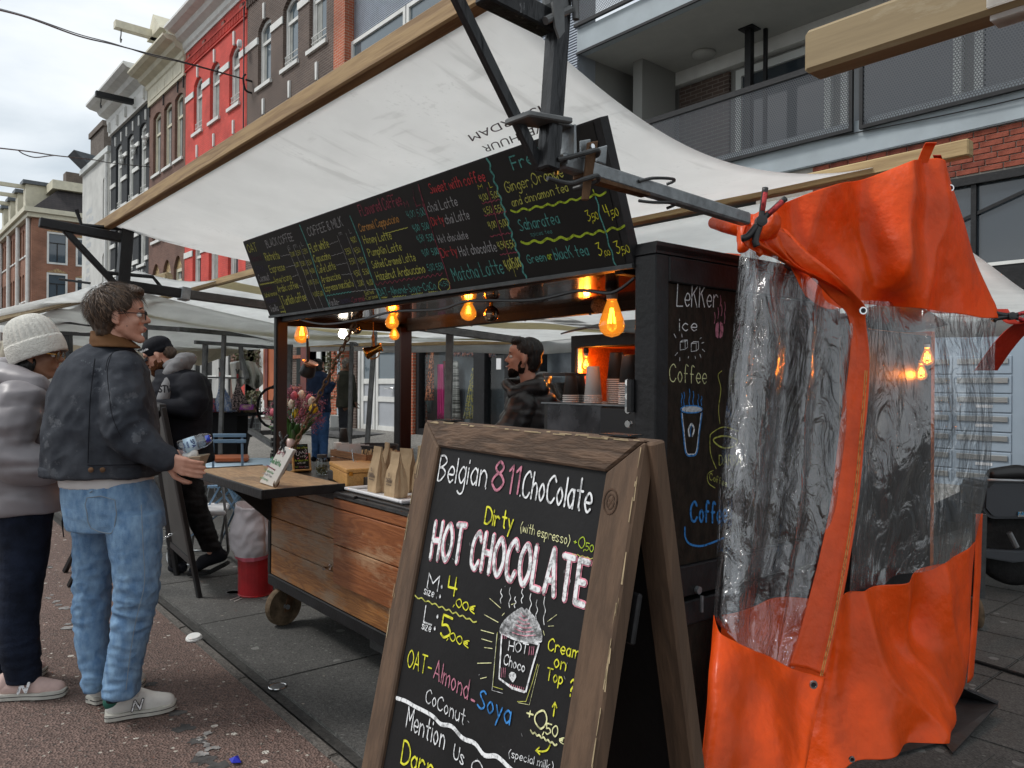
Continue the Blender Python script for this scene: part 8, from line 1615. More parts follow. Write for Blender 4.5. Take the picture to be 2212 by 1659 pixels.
sp.build('spokes','alu',t); MB().lathe([(.19,-.03),(.21,-.03),(.21,.03),(.19,.03)],wc+sd_*.1,sd_,36).build('rim','scooter_black',t)
MB().prism([ms(2140,1118,-.05),ms(2124,1100,-.05),ms(2126,1052,-.05),ms(2140,1042,-.05),ms(2330,1040,-.05),ms(2330,1120,-.05),ms(2150,1122,-.05)],sd_*.30).build('side_fairing','scooter_grey',t,bevel=.02); 
voxel([cap(ms(2146,1024),ms(2195,1020),.045,.055),cap(ms(2195,1020),ms(2300,1032),.055,.05),cap(ms(2146,1024,.15),ms(2195,1020,.15),.045,.055),cap(ms(2195,1020,.15),ms(2300,1032,.15),.055,.05)],.012,5).build('seat','scooter_black',t,smooth=True)
MB().tube([ms(2128,1045,-.03),ms(2133,1037,-.06),ms(2260,1040,-.07)],.012,8).build('grab_rail','alu',t,smooth=True); MB().prism([ms(2128,1046,-.05),ms(2135,1040,-.05),ms(2150,1042,-.05),ms(2136,1058,-.05)],sd_*.05).build('rail_bracket','scooter_black',t,bevel=.006)
MB().prism([ms(2121,1186,-.07),ms(2121,1204,-.07),ms(2190,1216,-.07),ms(2230,1212,-.07),ms(2230,1190,-.07),ms(2190,1190,-.07)],sd_*.05).build('swing_arm','scooter_grey',t,bevel=.008)
MB().tube([ms(2180,1150,-.04),ms(2196,1182,-.04)],.018,8).build('shock_absorber','alu',t); MB().prism([ms(2198,1105,-.055),ms(2230,1105,-.055),ms(2230,1116,-.055),ms(2198,1116,-.055)],-sd_*.004).build('badge','chrome',t)
ik=Ink(-sd_,.001); ik.text('NQi',ms(2200,1113,-.061),cax*.07,UP*.022,.005,jit=0); ik.build('lettering','sticker_blue',t)
MB().prism([ms(2134,1122,.26),ms(2160,1126,.26),ms(2330,1126,.26),ms(2330,1150,.26),ms(2190,1140,.26),ms(2144,1150,.26)],sd_*.1).build('inner_mudguard','scooter_black',t,auto=True)
# little wheel behind the tarp
c=PZ(2108,1356,.0)+UP*.09; t=T('stall_castor','small brown rubber castor behind the orange tarp','wheel',PZ(2108,1356,0)); MB().lathe([(.055,-.02),(.088,-.018),(.09,0),(.088,.018),(.055,.02)],c,Vector((.8,.6,0)).normalized(),24).build('tyre','tyre_tan',t,smooth=True); MB().beam(c,c+UP*.3,.04,.02).build('fork','black_steel',t)
o=MB().beam(PD(2117,1110,4.2),PD(2112,1290,4.2),.05,.05).build('steel_post','dark_steel'); top(o,'dark steel post behind the right edge of the tarp','post')
# ================================================================ people
def skinmat(n,c,c2): return mat(n,c,.5,nscale=18,namt=.1,col2=c2,bump=.06,bscale=160,spec=.35)
skinmat('skin_fair',(.62,.35,.26),(.54,.27,.19)); skinmat('skin_tan',(.33,.165,.10),(.26,.125,.075)); skinmat('skin_brown',(.22,.11,.065),(.17,.085,.05))
mat('hair_brown',(.085,.050,.030),.55,nscale=60,namt=.3,stretch=(1,1,.15),bump=.7,bscale=90); mat('hair_black',(.010,.009,.008),.5,nscale=60,namt=.3,stretch=(1,1,.15),bump=.6,bscale=90); mat('hair_grey',(.30,.27,.24),.8,nscale=60,namt=.3); mat('beard_red',(.15,.055,.02),.8,nscale=70,namt=.3,bump=.8,bscale=120); mat('beard_black',(.018,.012,.009),.8,nscale=70,namt=.3,bump=.8,bscale=120)
mat('jacket_navy',(.062,.068,.080),.85,nscale=7,namt=.22,col2=(.028,.032,.041),bump=.25,bscale=260,wear=((.095,.102,.115),11,.60)); mat('corduroy',(.16,.075,.03),.8,nscale=5,namt=.15); mat('denim',(.235,.37,.53),.85,nscale=20,namt=.22,col2=(.115,.215,.37),bump=.4,bscale=260,contrast=(.34,.66),detail=9,stretch=(1.6,1.6,.8)); mat('denim_thread',(.22,.27,.32),.8); mat('shirt_white',(.66,.64,.63),.85,nscale=4,namt=.05); mat('puffer_lilac',(.245,.225,.235),.42,nscale=3,namt=.08,sheen=.1); mat('wool_cream',(.72,.70,.64),.95,nscale=40,namt=.08,bump=.5,bscale=150); mat('pants_navy',(.014,.020,.038),.9,nscale=9,namt=.3,bump=.2,bscale=120); mat('coat_black',(.012,.013,.018),.8,nscale=5,namt=.2,bump=.15,bscale=120); mat('hoodie_grey',(.20,.20,.205),.9,nscale=30,namt=.08); mat('jeans_black',(.024,.024,.026),.85,nscale=14,namt=.4,bump=.2); mat('puffer_black',(.011,.011,.012),.4); mat('coat_olive',(.060,.060,.045),.8,nscale=5,namt=.15); mat('coat_blue',(.03,.05,.11),.75,nscale=5,namt=.2); mat('jeans_blue',(.06,.14,.32),.85,nscale=9,namt=.2); mat('trousers_grey',(.045,.046,.055),.85); mat('shoe_white',(.60,.59,.56),.55,nscale=12,namt=.08); mat('sole',(.50,.49,.44),.6,nscale=16,namt=.12); mat('shoe_green',(.008,.09,.065),.6); mat('shoe_pink',(.58,.42,.38),.75,nscale=20,namt=.08); mat('eye_white',(.7,.68,.65),.3); mat('lip',(.42,.15,.13),.5)
def head(C,f,up,H,skin,par=None,mouth=0,beard=None,extra=[]):
    """C = head centre; f = direction faced; H = chin-to-crown height. returns frame and closed shapes"""
    f=f.normalized(); s=up.cross(f).normalized(); u=f.cross(s).normalized(); k=H/.235
    P=lambda a,b,c:C+(f*a+s*b+u*c)*k
    Mx=Matrix((f,s,u)).transposed()
    E=lambda a,b,c,r:ell(P(a,b,c),[q*k for q in r],Mx)
    sh=[E(-.012,0,.033,(.094,.074,.083)),E(.030,0,-.028,(.056,.056,.078)),E(.058,0,.045,(.036,.052,.042)),cap(P(.0,.046,-.05),P(.064,.012,-.098),.022*k,.017*k),cap(P(.0,-.046,-.05),P(.064,-.012,-.098),.022*k,.017*k),E(.072,0,-.098,(.020,.021,.019)),
        cap(P(.084,0,.018),P(.108,0,-.020),.0085*k,.0125*k),E(.094,.012,-.024,(.010,.008,.008)),E(.094,-.012,-.024,(.010,.008,.008)),cap(P(.082,-.034,.026),P(.082,.034,.026),.012*k,.012*k),E(.060,.034,-.022,(.022,.022,.022)),E(.060,-.034,-.022,(.022,.022,.022)),
        E(.088,0,-.050,(.012,.024,.0075)),E(.086,0,-.064-mouth*.012,(.012,.020,.0075)),cap(P(-.02,0,-.06),P(-.048,0,-.18),.050*k,.052*k)]
    for q in (-1,1): sh+= [ell(P(-.010,.077*q,-.008),[.019*k,.008*k,.031*k],Mx@Matrix.Rotation(.18,3,'Y')),ell(P(-.004,.078*q,-.030),[.010*k,.007*k,.012*k],Mx)]
    return dict(P=P,E=E,M=Mx,k=k,f=f,s=s,u=u,sh=sh)
def facebits(h,par,lash='hair_black'):
    P,k=h['P'],h['k']
    for q in (-1,1):
        MB().lathe([(.0115*k*math.sin(math.pi*i/8),-.0115*k*math.cos(math.pi*i/8)) for i in range(9)],P(.0765,.032*q,.004),h['f'],12).build('eye','eye_white',par,smooth=True); MB().lathe([(.0,.0125*k),(.006*k,.0110*k),(.006*k,.009*k)],P(.0765,.032*q,.004),h['f'],12).build('iris','hair_brown',par)
        MB().tube([P(.090,.018*q,.028),P(.089,.034*q,.034),P(.080,.048*q,.028)],.0035*k,6).build('eyebrow',lash,par)
    MB().tube(crv([P(.093,-.024,-.057),P(.1,0,-.055),P(.093,.024,-.057)],3),.0035*k,6).build('mouth','lip',par,smooth=True)
def glasses(h,par,m_='black_steel',r=.021):
    P,k=h['P'],h['k']
    for q in (-1,1):
        c=P(.100,.033*q,.002); MB().tube([c+(h['s']*math.cos(a*.5236)*r*1.15+h['u']*math.sin(a*.5236)*r)*k for a in range(13)],.0016*k,6,cap=False).build('glasses_rim',m_,par); MB().lathe([(0,0),(r*k,0)],c,h['f'],16).build('lens','clear_glass',par)
        MB().tube([P(.100,.056*q,.008),P(.04,.078*q,.010),P(-.012,.082*q,.004)],.0017*k,6).build('temple',m_,par)
    MB().tube([P(.1,-.01,.006),P(.106,0,.009),P(.1,.01,.006)],.0015*k,5).build('bridge',m_,par)
def hairmesh(h,sh,m_,par,name='hair',vox=.006,amp=.006,fr=40):
    P=h['P']; C=P(0,0,0)
    def d(v,n):
        a=math.atan2((v-C).dot(h['s']),(v-C).dot(h['f'])); w=(v-C).dot(h['u']); return amp*(noise.noise(Vector((a*9,w*fr*.5,1)))+.6*noise.noise(Vector((a*26,w*fr*.35,3)))+.5*noise.noise(v*28))
    return voxel(sh,vox,3,d).build(name,m_,par,smooth=True)
def strands(h,m_,par,n=900,vol=(.105,.088,.094),cen=(-.02,0,.035),cond=None,L=.05,seed=1):
    r=random.Random(seed); mb=MB(); k=h['k']
    for i in range(n):
        a=r.uniform(-3.14,3.14); b=r.uniform(-.75,1.5); d=(math.cos(a)*math.cos(b),math.sin(a)*math.cos(b),math.sin(b)); q=[cen[j]+d[j]*vol[j] for j in range(3)]
        if cond and not cond(*q): continue
        p=h['P'](*q); out=(h['f']*d[0]+h['s']*d[1]+h['u']*d[2]).normalized(); crown=h['P'](-.07,0,.11); t=(p-crown); t=(t-out*t.dot(out)).normalized(); t=(t+out.cross(t)*r.uniform(-.5,.5)).normalized(); l=L*r.uniform(.5,1.2)*k; w=out.cross(t)*.0011*k
        p1=p+t*l*.5+out*.004*k*r.uniform(.3,1.6); p2=p+t*l+out*.002*k*r.uniform(-2,3); mb.add([p-w,p+w,p1+w,p1-w,p2],[(0,1,2,3),(3,2,4)])
    return mb.build('hair_strands',m_,par,kind='stuff')
def hand(W,d,n,k=1.0,curl=.5,th=1,spread=.12):
    """W wrist, d finger direction, n = palm normal (towards held thing); returns closed shapes"""
    d=d.normalized(); n=(n-d*n.dot(d)).normalized(); s=d.cross(n)*th; sh=[]
    for q,l in ((-.030,.072),(-.011,.080),(.010,.078),(.029,.066)):
        b=W+d*.080*k+s*q*k; sh.append(cap(W+d*.012*k+s*q*.55*k,b,.015*k,.0125*k,10)); dd=(d+s*q*spread*20*.2).normalized(); a=curl*.55; p=b; r_=.0092*k
        for i,fr_ in enumerate((.46,.31,.23)):
            dd=(dd*math.cos(a)+n*math.sin(a)).normalized(); q2=p+dd*l*fr_*k; sh.append(cap(p,q2,r_,r_*.92,10)); p=q2; r_*=.92; a=curl*.75
    sh.append(ell(W+d*.045*k,(.036*k,.036*k,.036*k),Matrix((d,s,n)).transposed()@Matrix.Diagonal((1.15,1.05,.42))))
    b=W+d*.022*k-s*.030*k; t1=b+(d*.5-s*.8+n*.25).normalized()*.042*k; t2=t1+(d*.8-s*.35+n*.45).normalized()*.034*k; t3=t2+(d*.9-s*.1+n*.45).normalized()*.024*k
    sh+=[cap(W+d*.012*k-s*.012*k,b,.017*k,.0165*k,10),cap(b,t1,.0155*k,.0115*k,10),cap(t1,t2,.0112*k,.0105*k,10),cap(t2,t3,.0105*k,.009*k,10)]; return sh
def ring(px,py,D,hw,dh,dd=0,yaw=0):
    c=PD(px,py,D+dd); a=cax*(hw/F*D); b=fw*dh; b.z=0
    if yaw: Rm=Matrix.Rotation(yaw,3,'Z'); a=Rm@a; b=Rm@b
    return (c,a,b)
def wrinkle(amp,fx=5,fz=18,seed=0,lo=None,hi=None,extra=None):
    def f(v,n):
        q=v*1.0; w=noise.noise(Vector((q.x*fx+q.z*fx*.9,q.y*fx+seed,q.z*fz)))+.55*noise.noise(Vector((q.x*fx*2.2-q.z*fx*1.5,q.y*fx*2.2,q.z*fz*1.9+seed)))
        w=(1-abs(w)*2.0)*.8; a=amp*(extra(v) if extra else 1)
        return a*w
    return f
def shoe(par,heel,toe,w,h,mu,ms,ankle,N=True,accent=None):
    """low sneaker from heel to toe on the ground"""
    d=toe-heel; L_=d.length; d.normalize(); s=d.cross(UP).normalized()
    if s.dot(fw)>0: s=-s                                   # s towards the camera
    def pr(x,y,z): return heel+d*x*L_+s*y*w+UP*z
    so=MB(); rings=[]
    for z,g in ((0,.0),(.012,.004),(.028,.0)): rings.append([pr(x,y*(1+g*3),z+(.012*(x>.97))) for x,y in ((-.01,0),(0,.36),(.15,.44),(.4,.42),(.62,.5),(.82,.46),(.96,.24),(1.0,0),(.96,-.26),(.82,-.48),(.62,-.5),(.4,-.4),(.15,-.42),(0,-.34))])
    rings=[crom([tuple(p) for p in r_]+[tuple(r_[0])],3)[:-1] for r_ in rings]; n=len(rings[0])
    for r_ in rings: so.v+=[Vector(p) for p in r_]
    for i in range(2):
        for j in range(n): j2=(j+1)%n; so.f.append((i*n+j,i*n+j2,(i+1)*n+j2,(i+1)*n+j))
    so.f.append(tuple(range(n))[::-1]); so.f.append(tuple(2*n+j for j in range(n))); so.build('shoe_sole',ms,par); MB().tube([Vector(p)+UP*-.012 for p in rings[2]],.0022,5,cap=False).build('sole_line','grey_patch' if 'grey_patch' in M else ms,par)
    sh=[cap(pr(.14,0,.048),pr(.34,0,.052),w*.40,w*.40),cap(pr(.34,0,.052),pr(.62,0,.046),w*.40,w*.40),cap(pr(.62,0,.042),pr(.86,0,.034),w*.43,w*.34),cap(pr(.12,0,.05),pr(.16,0,h-.012),w*.36,w*.33),cap(pr(.18,0,.07),pr(.42,0,h-.022),w*.36,w*.30),cap(pr(.42,0,h-.022),pr(.66,0,.052),w*.30,w*.30)]
    m=voxel(sh,.007,4); m.v=[Vector((v.x,v.y,max(v.z,heel.z+.024))) for v in m.v]; up_=m.build('shoe_upper',mu,par,smooth=True)
    lc=MB()
    for i in range(6): x=.40+i*.055; z=h+.013-(i*.0125); lc.tube([pr(x,.28,z-.016),pr(x+.015,.1,z+.004),pr(x+.015,-.1,z+.004),pr(x,-.28,z-.016)],.0032,6)
    lc.tube(crv([pr(.40,.05,h+.004),pr(.36,.30,h+.010),pr(.44,.34,h-.02),pr(.42,.05,h+.004),pr(.33,-.1,h+.016),pr(.45,-.2,h-.01)],4),.0028,6); lc.build('laces','shoe_white',up_)
    if N:
        y=.53; P=[pr(.36,y,.036),pr(.40,y-.03,.078),pr(.47,y,.040),pr(.51,y-.03,.080)]
        ik=Ink(s,.001); w2=.012; ik.stroke([P[0],P[1]],w2); ik.stroke([P[1],P[2]],w2); ik.stroke([P[2],P[3]],w2); ik.build('letter_n','ink_black' if mu=='shoe_white' else 'ink_white',up_); 
        if mu=='shoe_white': ik=Ink(s,.0022); [ik.stroke([P[i],P[i+1]],w2*.5) for i in range(3)]; ik.build('letter_n','ink_white',up_)
    if accent: voxel([cap(pr(.10,0,h-.035),pr(.11,0,h-.012),w*.385,w*.36),cap(pr(.11,0,h-.014),pr(.30,0,h-.026),w*.35,w*.345)],.006,3).build('heel_patch',accent,up_,smooth=True)
    return up_
# ---------------- man in the dark blue jacket and light jeans
D=3.32; heelA=PZ(228,1553,0); toeA=PZ(381,1527,0)
t=T('person','man in charcoal blue canvas jacket and light blue jeans holding a water bottle','person',PZ(285,1545,0))
X=lambda px,py,dd=0:PD(px,py,D+dd)
fm=(cax*.93+fw*.36).normalized(); h=head(X(260,684),fm+UP*.04,UP,.236,'skin_fair')
wr_=X(357,988,-.13)
hs=hand(X(360,992,-.14),(X(395,1006,-.15)-X(360,992,-.14)),fw*.9+UP*.25,1.05,.42,1,.3)
hs=[q for q in hs]
body=h['sh']+[cap(X(228,790),X(235,1000,.02),.09,.10)]+limb([X(262,800,-.12),X(262,925,-.17),wr_],[.05,.045,.030])+limb([X(190,800,.15),X(215,930,.16),X(330,985,.12),X(388,985,.05)],[.05,.045,.032,.028])+hs+[cap(X(240,1010),X(245,1080),.08,.08)]+limb([X(285,1110,-.06),X(290,1290,-.07),X(264,1490,-.05)],[.06,.05,.035])+limb([X(205,1110,.12),X(196,1290,.14),X(212,1470,.14)],[.075,.05,.035])+hand(X(383,988,.06),(X(405,1000,.02)-X(383,988,.06)),-fw*.5+UP*.6,1.0,.4,-1)
bd=voxel(body,.0055,4).build('body','skin_fair',t,smooth=True); facebits(h,bd); glasses(h,t); MB().lathe([(0,.001),(.0025,0)],h['P'](.03,-.066,-.045),-h['s'],8).build('mole','hair_brown',bd)
E=h['E']; hairmesh(h,[E(-.028,0,.050,(.094,.086,.084)),E(-.058,0,-.004,(.060,.078,.088)),E(.030,0,.100,(.062,.066,.036)),E(.066,-.01,.104,(.030,.052,.022)),E(-.062,0,-.065,(.040,.062,.040)),E(.030,-.068,.050,(.022,.014,.034)),E(.030,.068,.050,(.022,.014,.034))],'hair_brown',t,amp=.007)
strands(h,'hair_brown',t,2600,(.118,.094,.102),(-.022,0,.042),lambda a,b,c:(a<.02 or c>.085) and not(a>-.035 and c<.03),.06); mat('hair_light',(.20,.125,.075),.5); strands(h,'hair_light',t,900,(.119,.095,.103),(-.022,0,.042),lambda a,b,c:(a<.02 or c>.085) and not(a>-.035 and c<.03),.05,5)
jk=loft([ring(240,740,D,28,.062,.0),ring(234,752,D,48,.10,.02),ring(229,770,D,64,.15,.02),ring(226,800,D,82,.18),ring(222,850,D,98,.20),ring(221,930,D,110,.205),ring(220,985,D,115,.195),ring(219,1024,D,116,.185)],28,2.4)
ab=lambda v:.35+.9*max(0,math.sin(min(1,max(0,(v.z-1.0)/.45))*3.14))
cl=[jk]+limb([X(264,802,-.09),X(268,860,-.13),X(272,925,-.15),X(306,962,-.155),X(354,990,-.14)],[.088,.090,.086,.074,.054])+limb([X(197,812,.14),X(205,900,.18),X(250,960,.18),X(335,985,.12)],[.09,.085,.075,.06])
jm=voxel(cl,.008,3,wrinkle(.0125,9,4.5,2,extra=lambda v:.5+1.0*math.exp(-((v-X(275,925,-.2)).length/.17)**2)+.5*math.exp(-((v.z-1.03)/.1)**2))); jo=jm.build('jacket','jacket_navy',t,smooth=True)
voxel([loft([ring(219,1003,D,119,.190),ring(219,1026,D,119,.188)],28,2.4)],.008,1).build('waistband','jacket_navy',jo,smooth=True)
for px in (197,222): MB().lathe([(.011,0),(.011,.004),(.004,.006)],X(px,1015,-.198),-fw,12).build('button','rust',jo)
MB().tube(crv([X(228,800,-.235),X(236,770,-.20),X(262,753,-.13),X(300,757,-.06)],5),.0016,5).tube(crv([X(241,765,-.19),X(232,800,-.232),X(236,850,-.245),X(243,900,-.25),X(262,945,-.25)],5),.0016,5).tube(crv([X(160,790,-.07),X(140,870,-.13),X(128,950,-.13),X(122,1005,-.13)],5),.0025,5).build('seam','coat_black',jo)
voxel([loft([ring(233,716,D,33,.07,.01),ring(240,735,D,40,.085,.0),ring(250,752,D,52,.10,-.0)],24,2.1)],.006,2,lambda v,n:.0012*math.sin(v.z*900)).build('collar','corduroy',t,smooth=True)
voxel([loft([ring(228,1012,D,88,.15),ring(231,1034,D,92,.155),ring(231,1048,D,90,.150)],28,2.3)],.007,2,wrinkle(.004,6,14,4)).build('shirt_hem','shirt_white',t,smooth=True)
def jl(v): return .35+1.0*math.exp(-((v.z-.50)/.14)**2)+1.2*math.exp(-((v.z-.14)/.09)**2)
jn=[loft([ring(233,1035,D,90,.145),ring(240,1070,D,96,.155),ring(248,1105,D,99,.155),ring(252,1140,D,98,.145)],28,2.4),
    loft([ring(290,1105,D,56,.105,-.05),ring(291,1150,D,55,.105,-.06),ring(294,1206,D,50,.095,-.06),ring(297,1266,D,43,.085,-.06),ring(291,1310,D,39,.08,-.05),ring(281,1372,D,37,.078,-.05),ring(268,1439,D,35,.072,-.05),ring(263,1498,D,34,.070,-.05)],20,2),
    loft([ring(209,1105,D,50,.105,.08),ring(205,1150,D,44,.10,.11),ring(204,1206,D,42,.09,.12),ring(199,1266,D,36,.08,.13),ring(197,1310,D,35,.08,.13),ring(198,1372,D,34,.078,.13),ring(208,1439,D,28,.07,.13),ring(210,1484,D,26,.066,.13)],20,2)]
jo=voxel(jn,.007,2,wrinkle(.0105,8,15,7,extra=jl)).build('jeans','denim',t,smooth=True)
MB().tube(crv([X(188,1075,-.155),X(188,1110,-.158),X(196,1140,-.15),X(232,1152,-.15),X(246,1142,-.155),X(248,1080,-.165),X(188,1075,-.155)],2),.0022,5).build('back_pocket','denim_thread',jo); MB().tube(crv([X(163,1060,-.06),X(165,1085,-.10),X(200,1060,-.16)],3),.002,5).tube(crv([X(305,1090,-.165),X(309,1180,-.17),X(312,1260,-.155),X(296,1330,-.15),X(283,1400,-.14),X(272,1490,-.13)],5),.0018,5).build('seam','denim_thread',jo)
shoe(t,heelA,toeA,.108,.108,'shoe_white','sole',None,True,'shoe_green'); hb=PZ(196,1520,0); shoe(t,hb,hb+(fw*.245+cax*.12)*1.0*Vector((1,1,0)).length*.72,.105,.105,'shoe_white','sole',None,False,'shoe_green')
MB().tube(crv([X(103,1003,.0),X(150,1004,-.15),X(219,1005,-.197),X(290,1004,-.15),X(330,1003,-.02)],6),.0022,5).tube(crv([X(205,775,-.165),X(196,850,-.21),X(192,930,-.215),X(190,1000,-.20)],5),.002,5).build('seam','coat_black',t)
MB().tube([X(250,1495,-.05),X(252,1512,-.05)],.040,12).build('sock','coat_black',t)
# bottle and food tray in his hands
c0=X(386,969,-.10); c1=X(454,946,-.06); ax=(c1-c0).normalized(); L_=(c1-c0).length; b=T('water_bottle','small clear water bottle with blue cap and SPA label held by the man','bottle',c0); glassmat('bottle_plastic',(.80,.90,1.0),refl=3); mat('water_label',(.55,.72,.85),.4); mat('cap_blue',(.01,.06,.55),.35); r=.031
MB().lathe([(0,0),(r*.9,.002),(r,.012)]+[(r*(1 if i%2 else .93),.012+.0105*(i+1)) for i in range(8)]+[(r*.95,.104),(r*.72,.124),(r*.44,.136),(r*.42,L_-.014)],c0,ax,22).build('bottle_body','bottle_plastic',b,smooth=True); MB().lathe([(r*.5,L_-.018),(r*.5,L_),(0,L_+.001)],c0,ax,20).build('bottle_cap','cap_blue',b); lb=MB().lathe([(r*1.01,.026),(r*1.01,.072)],c0,ax,24).build('label','water_label',b,smooth=True)
tc_=-fw; uu=ax.cross(tc_).normalized()
if uu.dot(UP)<0: uu=-uu
ik=Ink(tc_,.0); o_=c0+ax*.066+tc_*(r*1.08)+uu*.017; ik.text('SPA',o_,-uu*.034,ax*.013,.0030,jit=0); o2=c0+ax*.048+tc_*(r*1.08)+uu*.013; ik.text('REINE',o2,-uu*.026,ax*.006,.0015,jit=0); o3=c0+ax*.036+tc_*(r*1.07)+uu*.012; ik.text('water',o3,-uu*.022,ax*.005,.0014,jit=0); ik.build('lettering','ink_navy',lb)
b=T('food_tray','beige cardboard food tray with a paper napkin in the man\'s hand','tray',X(412,1000,-.08)); mat('cardboard',(.45,.37,.27),.85,nscale=12,namt=.08)
A,B_,C_,D__=X(388,990,-.16),X(432,986,-.14),X(426,1010,-.12),X(396,1016,-.14); q=fw*.10
MB().add([A,B_,B_+q,A+q,D__,C_,C_+q*.8,D__+q*.8],[(0,1,5,4),(1,2,6,5),(2,3,7,6),(3,0,4,7),(4,5,6,7)]).build('tray_body','cardboard',b,solid=.002); MB().tube([A,B_,B_+q,A+q,A],.003,5).build('tray_rim','cardboard',b); voxel([ell(X(408,986,-.10),(.036,.03,.016)),ell(X(419,981,-.10),(.018,.02,.020))],.006,2,lambda v,n:.006*noise.noise(v*50)).build('napkin','paper',b,smooth=True)
# ---------------- woman in cream knitted hat
D=3.58; t=T('person','woman in cream knitted hat, lilac grey puffer coat and navy trousers','person',PZ(60,1500,0)); X=lambda px,py,dd=0:PD(px,py,D+dd)
fm=(cax*.97+fw*.22-UP*.06).normalized(); h=head(X(83,767),fm,UP,.222,'skin_tan')
body=h['sh']+[cap(X(60,850),X(50,1080),.12,.14)]+limb([X(50,860,-.1),X(15,960,-.14),X(100,1010,-.12)],[.05,.045,.03])+limb([X(50,1100,-.06),X(47,1270,-.06),X(52,1450,-.05)],[.07,.05,.035])+limb([X(20,1100,.1),X(5,1270,.12),X(60,1430,.14)],[.07,.05,.035])+hand(X(100,1010,-.12),cax,fw,.9,.8)
bd=voxel(body,.007,4).build('body','skin_tan',t,smooth=True); facebits(h,bd); glasses(h,t,'brass',.024)
E=h['E']; hairmesh(h,[E(-.055,0,-.03,(.045,.074,.075)),E(-.02,-.062,-.05,(.035,.018,.05)),E(-.05,0,-.10,(.06,.07,.04))],'hair_black',t)
P=h['P']; upt=(UP*.93-h['f']*.36).normalized(); hc=P(-.012,0,.030); hs_=MB(); nf_=h['f']-upt*h['f'].dot(upt); nf_.normalize(); ns_=upt.cross(nf_); k=h['k']
def hatf(u,v):
    a_=u*2*math.pi; q=v*math.pi/2; r_=math.cos(q)**.62; rib=1+.07*abs(math.sin(a_*13))*(1-v*.4); return hc+(nf_*math.cos(a_)*.122*r_*rib+ns_*math.sin(a_)*.106*r_*rib)*k+upt*(.0+.172*math.sin(q))*k
MB().grid(hatf,156,22).build('beanie','wool_cream',t,smooth=True)
def cuff(u,v):
    a_=u*2*math.pi; r_=1+.035*math.sin(v*math.pi); return hc+(nf_*math.cos(a_)*.127*r_+ns_*math.sin(a_)*.111*r_)*k+upt*(-.050+.088*v)*k+Vector((0,0,.002))*noise.noise(Vector((a_*3,v*2,0)))
MB().grid(cuff,90,8).build('beanie_cuff','wool_cream',t,smooth=True,solid=.006)
def quilt(amp,step,sd=0,f2=.4): return lambda v,n: amp*(abs(math.sin(math.pi*(v.z+.03*noise.noise(v*3))/step))**.55-.6)+amp*f2*noise.noise(Vector((v.x*9+sd,v.y*9,v.z*22)))+amp*.5*(1-2*abs(noise.noise(Vector((v.x*5+v.z*8,v.y*5,v.z*13+sd)))))
ct=[loft([ring(60,822,D,42,.10),ring(50,840,D,80,.17),ring(42,880,D,96,.20),ring(38,950,D,98,.20),ring(42,1020,D,96,.20),ring(48,1080,D,100,.20),ring(50,1101,D,96,.19)],28,2.2)]
voxel(ct,.011,3,quilt(.007,.19,0,1.1)).build('puffer_coat','puffer_lilac',t,smooth=True)
voxel(limb([X(45,868,-.15),X(20,925,-.20),X(8,975,-.21),X(45,1000,-.20),X(104,1008,-.17)],[.105,.108,.100,.095,.078]),.010,3,quilt(.010,.135,5,1.3)).build('sleeve','puffer_lilac',t,smooth=True)
voxel([cap(X(10,812,.05),X(-30,840,.02),.09,.10),cap(X(20,815,-.10),X(75,835,-.12),.062,.055),cap(X(75,835,-.12),X(118,868,-.04),.055,.045),cap(X(20,808,.12),X(90,830,.12),.06,.05),cap(X(-20,820,-.04),X(20,815,-.10),.09,.062)],.010,4,quilt(.010,.2,9,1)).build('hood','puffer_lilac',t,smooth=True)
voxel([ell(X(115,835,.0),(.05,.05,.04))],.009,2,lambda v,n:.01*noise.noise(v*40)).build('scarf','wool_cream',t,smooth=True)
jl=lambda v:.4+.9*math.exp(-((v.z-.18)/.1)**2)
voxel([loft([ring(52,1085,D,58,.12,-.05),ring(54,1150,D,50,.10,-.05),ring(52,1206,D,47,.095,-.05),ring(46,1272,D,41,.085,-.05),ring(40,1340,D,38,.08,-.05),ring(43,1400,D,37,.078,-.04),ring(50,1462,D,33,.07,-.03)],20,2),loft([ring(25,1085,D,50,.12,.08),ring(12,1206,D,44,.09,.1),ring(-8,1300,D,38,.08,.12),ring(-3,1400,D,36,.075,.14),ring(0,1445,D,33,.07,.14)],20,2)],.009,2,wrinkle(.008,3,16,3,extra=jl)).build('trousers','pants_navy',t,smooth=True)
voxel([loft([ring(50,1437,D,36,.075,-.03),ring(51,1470,D,34,.072,-.03)],20,2)],.008,1).build('trouser_cuff','pants_navy',t,smooth=True)
shoe(t,PZ(-4,1508,0),PZ(146,1500,0),.10,.095,'shoe_pink','sole',None,True,'shoe_pink'); shoe(t,PZ(-35,1462,0),PZ(103,1455,0),.10,.095,'shoe_pink','sole',None,False)
MB().tube(crv([X(137,1100,-.02),X(134,1130,-.02),X(138,1160,-.02),X(135,1130,-.0),X(140,1100,.0)],4),.0025,5).build('drawstring','coat_black',t)
